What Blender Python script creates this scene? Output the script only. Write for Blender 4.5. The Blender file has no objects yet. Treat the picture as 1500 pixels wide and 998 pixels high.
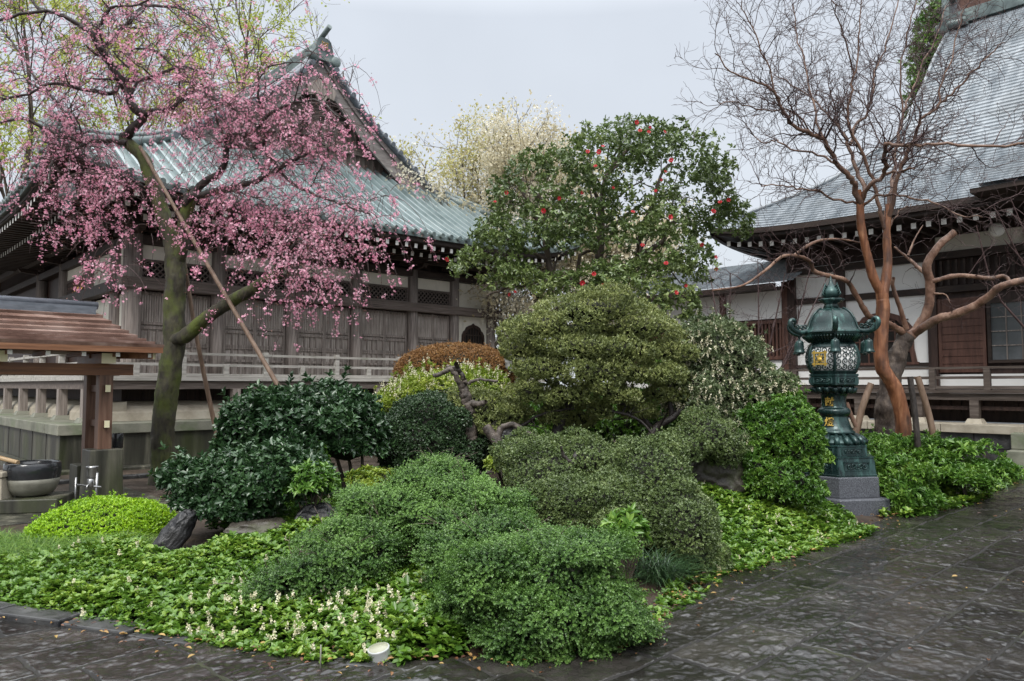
import bpy, math, random
import numpy as np
from mathutils import Vector, Matrix

random.seed(7)
rng = np.random.default_rng(7)
PI = math.pi
R = math.radians
scene = bpy.context.scene
COL = scene.collection

# ------------------------------------------------------------------ camera, sky, sun, exposure
FOC, HCAM = 1100.0, 1.6
PITCH = math.atan(66.0 / FOC)
cam_d = bpy.data.cameras.new("camera")
cam = bpy.data.objects.new("camera", cam_d)
COL.objects.link(cam)
cam.location = (0, 0, HCAM)
cam.rotation_euler = (PI / 2 + PITCH, 0, 0)
cam_d.sensor_width = 36.0
cam_d.lens = 36.0 * FOC / 1500.0
cam_d.clip_start = 0.05
cam_d.clip_end = 3000
scene.camera = cam

SUN_EL, SUN_AZ = R(50), R(192)          # high sun behind the cloud, behind the viewer
world = bpy.data.worlds.new("World")
scene.world = world
world.use_nodes = True
wn, wl = world.node_tree.nodes, world.node_tree.links
wn.clear()
w_out = wn.new("ShaderNodeOutputWorld")
w_bg = wn.new("ShaderNodeBackground")
w_bg.inputs["Strength"].default_value = 0.1
w_sky = wn.new("ShaderNodeTexSky")
w_sky.sky_type = 'NISHITA'
w_sky.sun_disc = False
w_sky.sun_elevation = SUN_EL
w_sky.sun_rotation = SUN_AZ
w_sky.air_density = 1.0
w_sky.dust_density = 4.0
w_tc = wn.new("ShaderNodeTexCoord")
w_sep = wn.new("ShaderNodeSeparateXYZ")
w_ramp = wn.new("ShaderNodeValToRGB")   # overcast dome: three times brighter overhead than at the horizon
e = w_ramp.color_ramp.elements
e[0].position = 0.0
e[0].color = (0.136, 0.144, 0.152, 1)
e[1].position = 1.0
e[1].color = (0.70, 0.72, 0.74, 1)
ee = w_ramp.color_ramp.elements.new(0.45)
ee.color = (0.125, 0.134, 0.147, 1)
w_mul = wn.new("ShaderNodeVectorMath")
w_mul.operation = 'SCALE'
w_mul.inputs["Scale"].default_value = 37.0
w_noise = wn.new("ShaderNodeTexNoise")
w_noise.inputs["Scale"].default_value = 2.4
w_noise.inputs["Detail"].default_value = 4
w_nm = wn.new("ShaderNodeMapRange")
w_nm.inputs["To Min"].default_value = 0.8
w_nm.inputs["To Max"].default_value = 1.19
w_mul2 = wn.new("ShaderNodeVectorMath")
w_mul2.operation = 'SCALE'
w_mix = wn.new("ShaderNodeMix")
w_mix.data_type = 'RGBA'
w_mix.inputs["Factor"].default_value = 0.9
wl.new(w_tc.outputs["Generated"], w_sep.inputs[0])
wl.new(w_sep.outputs["Z"], w_ramp.inputs[0])
wl.new(w_ramp.outputs["Color"], w_mul.inputs[0])
wl.new(w_tc.outputs["Generated"], w_noise.inputs["Vector"])
wl.new(w_noise.outputs["Fac"], w_nm.inputs["Value"])
wl.new(w_mul.outputs["Vector"], w_mul2.inputs[0])
wl.new(w_nm.outputs["Result"], w_mul2.inputs["Scale"])
wl.new(w_sky.outputs["Color"], w_mix.inputs["A"])
wl.new(w_mul2.outputs["Vector"], w_mix.inputs["B"])
wl.new(w_mix.outputs["Result"], w_bg.inputs["Color"])
wl.new(w_bg.outputs["Background"], w_out.inputs["Surface"])

sun_d = bpy.data.lights.new("sun", 'SUN')
sun_d.energy = 1.5
sun_d.angle = R(22)
sun_d.color = (1.0, 0.97, 0.92)
sun = bpy.data.objects.new("sun", sun_d)
COL.objects.link(sun)
sd = Vector((math.sin(SUN_AZ) * math.cos(SUN_EL), math.cos(SUN_AZ) * math.cos(SUN_EL), math.sin(SUN_EL)))
sun.rotation_euler = sd.to_track_quat('Z', 'Y').to_euler()

vs = scene.view_settings
vs.view_transform = 'Standard'
vs.look = 'None'
vs.exposure = 0.7
vs.gamma = 1.0
vs.use_curve_mapping = False
scene.cycles.max_bounces = 6
scene.cycles.diffuse_bounces = 3
scene.cycles.glossy_bounces = 3
scene.cycles.transmission_bounces = 4
scene.cycles.transparent_max_bounces = 4
scene.cycles.use_denoising = True
scene.cycles.denoising_prefilter = 'ACCURATE'
scene.cycles.sample_clamp_indirect = 4.0

# ------------------------------------------------------------------ projection helpers (pixel of the 1500x998 photograph -> world)
def ray(px, py):
    a = (px - 750.0) / FOC
    b = (499.0 - py) / FOC
    Y = math.cos(PITCH) - b * math.sin(PITCH)
    Z = math.sin(PITCH) + b * math.cos(PITCH)
    return a / Y, Z / Y

def P(px, py, D):
    k, z = ray(px, py)
    return np.array([k * D, D, HCAM + z * D])

def G(px, py, z=0.0):
    k, kz = ray(px, py)
    D = (z - HCAM) / kz
    return np.array([k * D, D])

# ------------------------------------------------------------------ numpy noise
def _hash(ix, iy, iz, seed):
    h = (ix.astype(np.int64) * 374761393 + iy.astype(np.int64) * 668265263 + iz.astype(np.int64) * 2147483647 + seed * 1274126177) & 0xFFFFFFFF
    h = ((h ^ (h >> 13)) * 1274126177) & 0xFFFFFFFF
    h = (h ^ (h >> 16)) & 0xFFFFFF
    return h / float(0xFFFFFF)

def vn3(p, seed=0):
    p = np.asarray(p, float)
    i = np.floor(p).astype(np.int64)
    f = p - i
    f = f * f * (3 - 2 * f)
    r = 0
    for dx in (0, 1):
        for dy in (0, 1):
            for dz in (0, 1):
                w = (f[:, 0] if dx else 1 - f[:, 0]) * (f[:, 1] if dy else 1 - f[:, 1]) * (f[:, 2] if dz else 1 - f[:, 2])
                r = r + w * _hash(i[:, 0] + dx, i[:, 1] + dy, i[:, 2] + dz, seed)
    return r

def fbm(p, seed=0, oct=3):
    a, s, t = 1.0, 0, 0
    p = np.asarray(p, float)
    for o in range(oct):
        s = s + a * vn3(p * (2 ** o) + 17.3 * o, seed + o)
        t += a
        a *= 0.5
    return s / t

def unit(v):
    return v / np.maximum(np.linalg.norm(v, axis=-1, keepdims=True), 1e-9)

# ------------------------------------------------------------------ materials
def new_mat(name):
    m = bpy.data.materials.new(name)
    m.use_nodes = True
    nt = m.node_tree
    nt.nodes.clear()
    out = nt.nodes.new("ShaderNodeOutputMaterial")
    return m, nt, out

def ramp(nt, stops):
    n = nt.nodes.new("ShaderNodeValToRGB")
    el = n.color_ramp.elements
    while len(el) < len(stops):
        el.new(0.5)
    for q, (p_, c) in enumerate(stops):
        el[q].position = p_
        el[q].color = (c[0], c[1], c[2], 1)
    return n

def surf(name, cols, rough=0.6, scale=(4, 4, 4), detail=6, bump=0.0, bscale=None, spec=0.4, metal=0.0, coat=0.0, rough_var=0.0, stops=(0.3, 0.7), dist=0.0, stain=None, stain_scale=(1, 1, 1), stain_lo=0.5, stain_hi=0.7):
    """Noise-coloured principled surface; cols = two or three linear colours."""
    m, nt, out = new_mat(name)
    N, L = nt.nodes, nt.links
    b = N.new("ShaderNodeBsdfPrincipled")
    tc = N.new("ShaderNodeTexCoord")
    mp = N.new("ShaderNodeMapping")
    mp.inputs["Scale"].default_value = scale
    no = N.new("ShaderNodeTexNoise")
    no.inputs["Scale"].default_value = 1.0
    no.inputs["Detail"].default_value = detail
    no.inputs["Roughness"].default_value = 0.62
    no.inputs["Distortion"].default_value = dist
    L.new(tc.outputs["Object"], mp.inputs["Vector"])
    L.new(mp.outputs["Vector"], no.inputs["Vector"])
    if len(cols) == 1:
        cols = [tuple(c * 0.8 for c in cols[0]), tuple(c * 1.2 for c in cols[0])]
    lo, hi = stops
    st = [(lo + (hi - lo) * q / (len(cols) - 1), c) for q, c in enumerate(cols)]
    rp = ramp(nt, st)
    L.new(no.outputs["Fac"], rp.inputs["Fac"])
    col = rp.outputs["Color"]
    if stain is not None:
        mp2 = N.new("ShaderNodeMapping")
        mp2.inputs["Scale"].default_value = stain_scale
        n2 = N.new("ShaderNodeTexNoise")
        n2.inputs["Scale"].default_value = 1.0
        n2.inputs["Detail"].default_value = 7
        n2.inputs["Roughness"].default_value = 0.65
        L.new(tc.outputs["Object"], mp2.inputs["Vector"])
        L.new(mp2.outputs["Vector"], n2.inputs["Vector"])
        mr = N.new("ShaderNodeMapRange")
        mr.inputs["From Min"].default_value = stain_lo
        mr.inputs["From Max"].default_value = stain_hi
        L.new(n2.outputs["Fac"], mr.inputs["Value"])
        mx = N.new("ShaderNodeMix")
        mx.data_type = 'RGBA'
        L.new(mr.outputs["Result"], mx.inputs["Factor"])
        L.new(col, mx.inputs["A"])
        mx.inputs["B"].default_value = (*stain, 1)
        col = mx.outputs["Result"]
    L.new(col, b.inputs["Base Color"])
    b.inputs["Roughness"].default_value = rough
    if rough_var:
        mr = N.new("ShaderNodeMapRange")
        mr.inputs["To Min"].default_value = max(0.03, rough - rough_var)
        mr.inputs["To Max"].default_value = rough + rough_var
        mr.inputs["From Min"].default_value = 0.3
        mr.inputs["From Max"].default_value = 0.7
        L.new(no.outputs["Fac"], mr.inputs["Value"])
        L.new(mr.outputs["Result"], b.inputs["Roughness"])
    b.inputs["Specular IOR Level"].default_value = spec
    b.inputs["Metallic"].default_value = metal
    b.inputs["Coat Weight"].default_value = coat
    b.inputs["Coat Roughness"].default_value = 0.15
    if bump:
        bp = N.new("ShaderNodeBump")
        bp.inputs["Strength"].default_value = bump
        bp.inputs["Distance"].default_value = 0.02
        src = no
        if bscale is not None:
            mp3 = N.new("ShaderNodeMapping")
            mp3.inputs["Scale"].default_value = bscale
            src = N.new("ShaderNodeTexNoise")
            src.inputs["Scale"].default_value = 1.0
            src.inputs["Detail"].default_value = 5
            L.new(tc.outputs["Object"], mp3.inputs["Vector"])
            L.new(mp3.outputs["Vector"], src.inputs["Vector"])
        L.new(src.outputs["Fac"], bp.inputs["Height"])
        L.new(bp.outputs["Normal"], b.inputs["Normal"])
    L.new(b.outputs["BSDF"], out.inputs["Surface"])
    return m

def leaf_mat(name, dark, mid, light, rough=0.4, transl=0.25, spec=0.5, stops=(0.1, 0.5, 0.95)):
    """Leaf: each leaf's own tint from the mesh attribute rnd."""
    m, nt, out = new_mat(name)
    N, L = nt.nodes, nt.links
    at = N.new("ShaderNodeAttribute")
    at.attribute_name = "rnd"
    rp = ramp(nt, list(zip(stops, (dark, mid, light))))
    L.new(at.outputs["Fac"], rp.inputs["Fac"])
    b = N.new("ShaderNodeBsdfPrincipled")
    b.inputs["Roughness"].default_value = rough
    b.inputs["Specular IOR Level"].default_value = spec
    L.new(rp.outputs["Color"], b.inputs["Base Color"])
    if transl > 0:
        t = N.new("ShaderNodeBsdfTranslucent")
        L.new(rp.outputs["Color"], t.inputs["Color"])
        mx = N.new("ShaderNodeMixShader")
        mx.inputs["Fac"].default_value = transl
        L.new(b.outputs["BSDF"], mx.inputs[1])
        L.new(t.outputs["BSDF"], mx.inputs[2])
        L.new(mx.outputs["Shader"], out.inputs["Surface"])
    else:
        L.new(b.outputs["BSDF"], out.inputs["Surface"])
    return m

# ------------------------------------------------------------------ object helpers
def tag(o, label=None, cat=None, group=None, kind=None):
    if label: o["label"] = label
    if cat: o["category"] = cat
    if group: o["group"] = group
    if kind: o["kind"] = kind
    return o

def empty(name, loc=(0, 0, 0), rz=0.0, parent=None):
    o = bpy.data.objects.new(name, None)
    COL.objects.link(o)
    o.location = loc
    o.rotation_euler = (0, 0, rz)
    o.empty_display_size = 0.2
    if parent: o.parent = parent
    return o

def mesh_np(name, V, Fs, mats, parent=None, smooth=False, rnd=None, midx=None):
    """V (n,3); Fs list of (m,k) index arrays."""
    me = bpy.data.meshes.new(name)
    V = np.ascontiguousarray(V, dtype=np.float32)
    me.vertices.add(len(V))
    me.vertices.foreach_set("co", V.ravel())
    Fs = [np.asarray(f_, dtype=np.int32) for f_ in Fs if len(f_)]
    loops = np.concatenate([f_.ravel() for f_ in Fs])
    sizes = np.concatenate([np.full(len(f_), f_.shape[1], dtype=np.int32) for f_ in Fs])
    starts = np.concatenate([[0], np.cumsum(sizes)[:-1]]).astype(np.int32)
    me.loops.add(len(loops))
    me.loops.foreach_set("vertex_index", loops)
    me.polygons.add(len(sizes))
    me.polygons.foreach_set("loop_start", starts)
    me.polygons.foreach_set("loop_total", sizes)
    if smooth:
        me.polygons.foreach_set("use_smooth", np.ones(len(sizes), dtype=bool))
    if midx is not None:
        me.polygons.foreach_set("material_index", np.asarray(midx, dtype=np.int32))
    if rnd is not None:
        a = me.attributes.new("rnd", 'FLOAT', 'POINT')
        a.data.foreach_set("value", np.ascontiguousarray(rnd, dtype=np.float32))
    me.update(calc_edges=True)
    me.validate()
    for m_ in (mats if isinstance(mats, (list, tuple)) else [mats]):
        me.materials.append(m_)
    o = bpy.data.objects.new(name, me)
    COL.objects.link(o)
    if parent: o.parent = parent
    return o

class MB:
    def __init__(s):
        s.v, s.f, s.m, s.sm = [], [], [], []
    def add(s, verts, faces, mi=0, smooth=False):
        b = len(s.v)
        s.v += [tuple(map(float, q)) for q in verts]
        for f_ in faces:
            s.f.append(tuple(b + i for i in f_))
            s.m.append(mi)
            s.sm.append(smooth)
        return s
    def box(s, x0, x1, y0, y1, z0, z1, mi=0, bv=0.0):
        v = [(x0, y0, z0), (x1, y0, z0), (x1, y1, z0), (x0, y1, z0), (x0, y0, z1), (x1, y0, z1), (x1, y1, z1), (x0, y1, z1)]
        return s.add(v, [(0, 3, 2, 1), (4, 5, 6, 7), (0, 1, 5, 4), (1, 2, 6, 5), (2, 3, 7, 6), (3, 0, 4, 7)], mi)
    def hexa(s, v, mi=0):
        return s.add(v, [(0, 3, 2, 1), (4, 5, 6, 7), (0, 1, 5, 4), (1, 2, 6, 5), (2, 3, 7, 6), (3, 0, 4, 7)], mi)
    def bar(s, a, b, w, h=None, mi=0, up=(0, 0, 1)):
        """rectangular bar from a to b"""
        h = h or w
        a, b = np.array(a, float), np.array(b, float)
        t = unit(b - a)
        u_ = np.array(up, float)
        if abs(t @ u_) > 0.98: u_ = np.array([1.0, 0, 0])
        sx = unit(np.cross(t, u_)) * w / 2
        sz = unit(np.cross(sx, t)) * h / 2
        v = [a - sx - sz, a + sx - sz, b + sx - sz, b - sx - sz, a - sx + sz, a + sx + sz, b + sx + sz, b - sx + sz]
        return s.hexa(v, mi)
    def tube(s, pts, rad, sides=6, mi=0, smooth=True, cap=True):
        pts = np.asarray(pts, float)
        n = len(pts)
        rad = np.full(n, rad) if np.isscalar(rad) else np.asarray(rad, float)
        V, F = tube_np(pts, rad, sides)
        s.add(V, F, mi, smooth)
        if cap:
            b = len(s.v)
            s.f.append(tuple(range(b - n * sides, b - n * sides + sides))[::-1]); s.m.append(mi); s.sm.append(False)
            s.f.append(tuple(range(b - sides, b))); s.m.append(mi); s.sm.append(False)
        return s
    def lathe(s, prof, sides=32, c=(0, 0, 0), mi=0, smooth=True, rot=0.0, lobes=None, cap=True, crease=None):
        """prof list of (r, z)"""
        V = []
        for r_, z_ in prof:
            for k in range(sides):
                a = rot + 2 * PI * k / sides
                rr = r_ * (lobes(a, z_) if lobes else 1.0)
                V.append((c[0] + rr * math.cos(a), c[1] + rr * math.sin(a), c[2] + z_))
        F = []
        for i in range(len(prof) - 1):
            for k in range(sides):
                k2 = (k + 1) % sides
                F.append((i * sides + k, i * sides + k2, (i + 1) * sides + k2, (i + 1) * sides + k))
        if cap:
            F.append(tuple(range(sides))[::-1])
            F.append(tuple((len(prof) - 1) * sides + k for k in range(sides)))
        s.add(V, F, mi, smooth)
        if cap:
            s.sm[-1] = s.sm[-2] = False
        return s
    def prism(s, poly, axis, a, b, mi=0):
        """poly: list of 2D points; extruded along axis ('x','y','z') from a to b"""
        def put(p, t):
            return {'x': (t, p[0], p[1]), 'y': (p[0], t, p[1]), 'z': (p[0], p[1], t)}[axis]
        n = len(poly)
        V = [put(p, a) for p in poly] + [put(p, b) for p in poly]
        F = [tuple(range(n))[::-1], tuple(range(n, 2 * n))] + [(i, (i + 1) % n, n + (i + 1) % n, n + i) for i in range(n)]
        return s.add(V, F, mi)
    def build(s, name, mats, parent=None, bevel=0.0):
        me = bpy.data.meshes.new(name)
        me.from_pydata(s.v, [], s.f)
        for m_ in (mats if isinstance(mats, (list, tuple)) else [mats]):
            me.materials.append(m_)
        me.polygons.foreach_set("material_index", np.array(s.m, dtype=np.int32))
        me.polygons.foreach_set("use_smooth", np.array(s.sm, dtype=bool))
        me.validate()
        me.update()
        o = bpy.data.objects.new(name, me)
        COL.objects.link(o)
        if parent: o.parent = parent
        if bevel:
            b = o.modifiers.new("bevel", 'BEVEL')
            b.width = bevel
            b.segments = 2
            b.limit_method = 'ANGLE'
            b.angle_limit = R(40)
        return o

def tube_np(pts, rad, sides):
    n = len(pts)
    t = np.empty_like(pts)
    t[1:-1] = pts[2:] - pts[:-2]
    t[0] = pts[1] - pts[0]
    t[-1] = pts[-1] - pts[-2]
    t = unit(t)
    m = np.abs(t).mean(axis=0)
    ref = np.zeros(3)
    ref[np.argmin(m)] = 1.0
    a = unit(np.cross(t, ref))
    b = np.cross(t, a)
    ang = np.arange(sides) * 2 * PI / sides
    V = pts[:, None, :] + rad[:, None, None] * (np.cos(ang)[None, :, None] * a[:, None, :] + np.sin(ang)[None, :, None] * b[:, None, :])
    i = np.arange(n - 1)[:, None] * sides
    k = np.arange(sides)[None, :]
    k2 = (k + 1) % sides
    F = np.stack([i + k, i + k2, i + sides + k2, i + sides + k], axis=-1).reshape(-1, 4)
    return V.reshape(-1, 3), F

def smooth_line(pts, n=4):
    """Catmull-Rom resample"""
    pts = np.asarray(pts, float)
    q = np.vstack([2 * pts[0] - pts[1], pts, 2 * pts[-1] - pts[-2]])
    out = []
    for i in range(len(pts) - 1):
        p0, p1, p2, p3 = q[i], q[i + 1], q[i + 2], q[i + 3]
        for k in range(n):
            t = k / n
            out.append(0.5 * ((2 * p1) + (-p0 + p2) * t + (2 * p0 - 5 * p1 + 4 * p2 - p3) * t * t + (-p0 + 3 * p1 - 3 * p2 + p3) * t ** 3))
    out.append(pts[-1])
    return np.array(out)

def lines_mesh(name, lines, mat, parent, sides=5, bumpy=0.0):
    """All polylines (pts, radii) of one tree part as one mesh"""
    Vs, Fs, b = [], [], 0
    for pts, rad in lines:
        V, F = tube_np(pts, rad, sides)
        if bumpy:
            cen = np.repeat(pts, sides, axis=0)
            nn = fbm(V * np.array([11.0, 11.0, 4.0]), 3, 4)[:, None] - 0.5
            V = cen + (V - cen) * (1 + bumpy * 2 * nn)
        Vs.append(V)
        Fs.append(F + b)
        b += len(V)
    return mesh_np(name, np.concatenate(Vs), [np.concatenate(Fs)], mat, parent, smooth=True)

def limb(pix, D0, D1, r0, r1, n=4, wob=0.0):
    """limb from pixel track, depth running D0 -> D1"""
    k = len(pix)
    pts = np.array([P(x, y, D0 + (D1 - D0) * i / max(1, k - 1)) for i, (x, y) in enumerate(pix)])
    pts = smooth_line(pts, n)
    if wob:
        pts[1:] += (rng.random((len(pts) - 1, 3)) - 0.5) * wob
    t = np.linspace(0, 1, len(pts))
    return pts, r0 + (r1 - r0) * t ** 0.8

def grow(lines, n, L, ang, bias=(0, 0, 0), wig=0.25, rr=0.6, seg=5, tmin=0.25, tmax=1.0, bend=(0, 0, 0), rmin=0.0015, per_len=False, taper=0.35):
    out = []
    bias, bend = np.array(bias, float), np.array(bend, float)
    for pts, rad in lines:
        ln = np.linalg.norm(np.diff(pts, axis=0), axis=1).sum()
        cnt = n * ln if per_len else n
        cnt = int(cnt) + (rng.random() < cnt - int(cnt))
        m = len(pts)
        for _ in range(cnt):
            t = (tmin + (tmax - tmin) * rng.random()) * (m - 1)
            i = min(int(t), m - 2)
            f_ = t - i
            p = pts[i] * (1 - f_) + pts[i + 1] * f_
            tan = unit(pts[i + 1] - pts[i])
            rv = rng.normal(size=3)
            rv = unit(rv - tan * (rv @ tan))
            a = ang * (0.7 + 0.6 * rng.random())
            d = unit(tan * math.cos(a) + rv * math.sin(a) + bias)
            ll = L * (0.55 + 0.8 * rng.random()) * (1.15 - 0.5 * t / (m - 1))
            q = [p]
            for s_ in range(seg):
                d = unit(d + rng.normal(size=3) * wig + bend)
                q.append(q[-1] + d * ll / seg)
            r0 = max(rmin, (rad[i] * (1 - f_) + rad[i + 1] * f_) * rr)
            out.append((np.array(q), np.linspace(r0, max(rmin * 0.7, r0 * taper), seg + 1)))
    return out

# leaf templates: (across, along, up), faces
T_DIAMOND = (np.array([(0, 0, 0), (0.5, 0.45, 0.06), (0, 1, 0), (-0.5, 0.45, 0.06)]), np.array([(0, 1, 2, 3)]))
T_FOLD = (np.array([(0, 0, 0), (0.5, 0.5, 0.16), (0, 1, -0.12), (-0.5, 0.5, 0.16)]), np.array([(0, 1, 2), (0, 2, 3)]))
T_BROAD = (np.array([(0, 0, 0), (0.4, 0.3, 0.1), (0.42, 0.66, 0.08), (0, 1, -0.14), (-0.42, 0.66, 0.08), (-0.4, 0.3, 0.1)]), np.array([(0, 1, 2, 3), (0, 3, 4, 5)]))
_pt = []
_pf = []
for _k in range(5):
    _a = 2 * PI * _k / 5
    _b = len(_pt)
    for _r, _o, _z in ((0.02, 0, 0), (0.36, -0.5, 0.12), (0.5, 0, 0.16), (0.36, 0.5, 0.12)):
        _pt.append((_r * math.sin(_a + _o), _r * math.cos(_a + _o), _z))
    _pf.append((_b, _b + 1, _b + 2, _b + 3))
T_FLOWER = (np.array(_pt), np.array(_pf))

def leaves(name, pos, axis, nrm, size, width, mat, parent=None, tmpl=T_DIAMOND, rnd=None, smooth=False):
    pos = np.asarray(pos)
    N = len(pos)
    T, F = tmpl
    axis = unit(axis)
    nrm = unit(nrm - axis * (nrm * axis).sum(-1, keepdims=True))
    side = np.cross(axis, nrm)
    size = np.broadcast_to(np.asarray(size, float), (N,))[:, None, None]
    V = pos[:, None, :] + size * (T[None, :, 0:1] * width * side[:, None, :] + T[None, :, 1:2] * axis[:, None, :] + T[None, :, 2:3] * nrm[:, None, :])
    k = len(T)
    FF = (np.arange(N)[:, None, None] * k + F[None]).reshape(-1, F.shape[1])
    if rnd is None: rnd = rng.random(N)
    return mesh_np(name, V.reshape(-1, 3), [FF], mat, parent, smooth=smooth, rnd=np.repeat(rnd, k))

def rosettes(tips, dirs, k, ln, spread=(0.5, 1.2), along=0.6, jit=0.25):
    """k leaves round each tip; returns pos, axis, nrm, size, tip index"""
    n = len(tips)
    d = unit(dirs)
    ref = np.where(np.abs(d[:, 2:3]) < 0.9, np.array([[0, 0, 1.0]]), np.array([[1.0, 0, 0]]))
    e1 = unit(np.cross(d, ref))
    e2 = np.cross(d, e1)
    idx = np.repeat(np.arange(n), k)
    ph = np.tile(np.arange(k) * 2.4, n) + np.repeat(rng.random(n) * 6.28, k) + rng.normal(size=n * k) * jit
    th = spread[0] + (spread[1] - spread[0]) * rng.random(n * k)
    ax = d[idx] * np.cos(th)[:, None] + (e1[idx] * np.cos(ph)[:, None] + e2[idx] * np.sin(ph)[:, None]) * np.sin(th)[:, None]
    pos = tips[idx] - d[idx] * (rng.random(n * k) * along * ln)[:, None]
    nr = d[idx] + rng.normal(size=(n * k, 3)) * 0.2
    return pos, ax, nr, ln * (0.75 + 0.5 * rng.random(n * k)), idx

def B(px, py, D, rxpx, rzpx, rd):
    """ellipsoid blob from its pixel centre / half sizes, distance and half depth in metres"""
    c = P(px, py, D)
    return (c, np.array([rxpx * D / FOC, rd, rzpx * D / FOC]))

def blob_points(blobs, n, depth=0.12, lump=0.12, lumpf=3.0, zmin=-0.55, gap=0.0, gapf=4.0, seed=1, front=True, kf=0.25):
    """points near the surface of the union of ellipsoids, with outward normals"""
    w = np.array([(b[1][0] * b[1][1] * b[1][2]) ** (2 / 3) for b in blobs])
    w = w / w.sum()
    Ps, Ns = [], []
    for bi, (c, r) in enumerate(blobs):
        m = int(n * w[bi] * 4.5) + 8
        d = unit(rng.normal(size=(m, 3)))
        d = d[d[:, 2] > zmin]
        if front:      # fewer on the far side
            d = d[(d[:, 1] < 0.35) | (rng.random(len(d)) < 0.35)]
        p0 = c + d * r
        nz = fbm(p0 * lumpf, seed, 3) - 0.5
        rad = 1 + lump * 2 * nz - np.abs(rng.normal(size=len(d))) * depth
        if gap > 0:
            g = fbm(p0 * gapf + 31, seed + 5, 2)
            keep = g > (0.5 - 0.5 * (1 - gap)) * 0.95
            keep = keep | (rng.random(len(d)) < kf)
        else:
            keep = np.ones(len(d), bool)
        p = c + d * r * rad[:, None]
        nn = unit(d / r)
        for bj, (c2, r2) in enumerate(blobs):
            if bj == bi: continue
            q = (((p - c2) / r2) ** 2).sum(1)
            keep &= q > 0.72
        Ps.append(p[keep])
        Ns.append(nn[keep])
    Pn, Nn = np.concatenate(Ps), np.concatenate(Ns)
    if len(Pn) > n:
        s_ = rng.permutation(len(Pn))[:n]
        Pn, Nn = Pn[s_], Nn[s_]
    return Pn, Nn

_ico = {}
def ico(sub=3):
    if sub not in _ico:
        import bmesh
        bm = bmesh.new()
        bmesh.ops.create_icosphere(bm, subdivisions=sub, radius=1.0)
        bm.verts.ensure_lookup_table()
        _ico[sub] = (np.array([v.co[:] for v in bm.verts]), np.array([[v.index for v in f_.verts] for f_ in bm.faces]))
        bm.free()
    return _ico[sub]

def core(blobs, mat, parent, k=0.78, name="shade_core", seed=4):  # solid dark body added inside foliage so gaps between leaves look shaded
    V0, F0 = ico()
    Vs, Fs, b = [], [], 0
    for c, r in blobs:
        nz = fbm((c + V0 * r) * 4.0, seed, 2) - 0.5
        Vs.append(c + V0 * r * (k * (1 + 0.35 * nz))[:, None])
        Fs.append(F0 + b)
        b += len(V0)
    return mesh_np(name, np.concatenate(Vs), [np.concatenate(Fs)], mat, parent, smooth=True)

def rock(name, c, r, mat, label=None, cat="rock", rot=0.0, seed=1, amp=0.3, parent=None, group=None, up=None):
    V0, F0 = ico(5)
    # angular: quantised noise facets
    n1 = fbm(V0 * 1.6 + seed * 7.1, seed, 3) - 0.5
    V = V0 * (1 + amp * 2.2 * n1)[:, None]
    for q in range(9):
        d = unit(np.random.default_rng(seed * 31 + q).normal(size=3))
        h = 0.62 + 0.22 * ((seed * 13 + q * 7) % 10) / 10
        t = V @ d
        V = V - np.maximum(t - h, 0)[:, None] * d * 0.9
    V = V + (fbm(V0 * 5 + seed, seed + 9, 5)[:, None] - 0.5) * V0 * 0.26
    V = V * np.array(r)
    if up is not None:       # lean the long axis
        q = Vector((0, 0, 1)).rotation_difference(Vector(up).normalized()).to_matrix()
        V = V @ np.array(q).T
    ca, sa = math.cos(rot), math.sin(rot)
    V = np.stack([V[:, 0] * ca - V[:, 1] * sa, V[:, 0] * sa + V[:, 1] * ca, V[:, 2]], axis=1)
    o = mesh_np(name, V, [F0], mat, parent, smooth=False)
    o.location = c
    if label: tag(o, label, cat, group)
    return o
# ------------------------------------------------------------------ material library
M = {}
M['soil'] = surf('wet_soil', [(0.018, 0.012, 0.008), (0.045, 0.032, 0.022), (0.075, 0.055, 0.04)], 0.55, (3, 3, 3), 8, 0.6, (18, 18, 18), rough_var=0.2)
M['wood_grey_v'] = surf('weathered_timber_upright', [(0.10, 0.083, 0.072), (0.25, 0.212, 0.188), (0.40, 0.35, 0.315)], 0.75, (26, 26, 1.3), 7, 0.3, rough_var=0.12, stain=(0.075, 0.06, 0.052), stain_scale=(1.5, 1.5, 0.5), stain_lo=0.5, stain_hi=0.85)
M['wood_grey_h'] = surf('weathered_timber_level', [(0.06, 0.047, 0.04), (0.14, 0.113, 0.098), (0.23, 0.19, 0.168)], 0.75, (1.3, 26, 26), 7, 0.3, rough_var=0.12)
M['wood_panel'] = surf('pale_door_panel', [(0.19, 0.16, 0.14), (0.36, 0.315, 0.28), (0.50, 0.45, 0.41)], 0.75, (20, 20, 1.6), 7, 0.2, stain=(0.12, 0.10, 0.09), stain_scale=(2.2, 2.2, 0.7), stain_lo=0.48, stain_hi=0.75)
M['wood_silver'] = surf('silvered_rail_timber', [(0.26, 0.245, 0.22), (0.40, 0.38, 0.345), (0.52, 0.50, 0.46)], 0.6, (1.2, 20, 20), 7, 0.2, rough_var=0.15, stain=(0.16, 0.17, 0.12), stain_scale=(2, 2, 2), stain_lo=0.55, stain_hi=0.8)
M['wood_dark'] = surf('dark_eave_timber', [(0.012, 0.007, 0.005), (0.028, 0.017, 0.012), (0.05, 0.032, 0.024)], 0.6, (2, 12, 12), 6, 0.2)
M['wood_dark_v'] = surf('dark_wall_timber', [(0.016, 0.008, 0.006), (0.036, 0.019, 0.014), (0.06, 0.034, 0.026)], 0.55, (14, 14, 1.5), 6, 0.2)
M['wood_brown'] = surf('brown_lattice_timber', [(0.05, 0.022, 0.015), (0.095, 0.044, 0.031), (0.14, 0.07, 0.05)], 0.55, (12, 12, 1.5), 6, 0.2)
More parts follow.
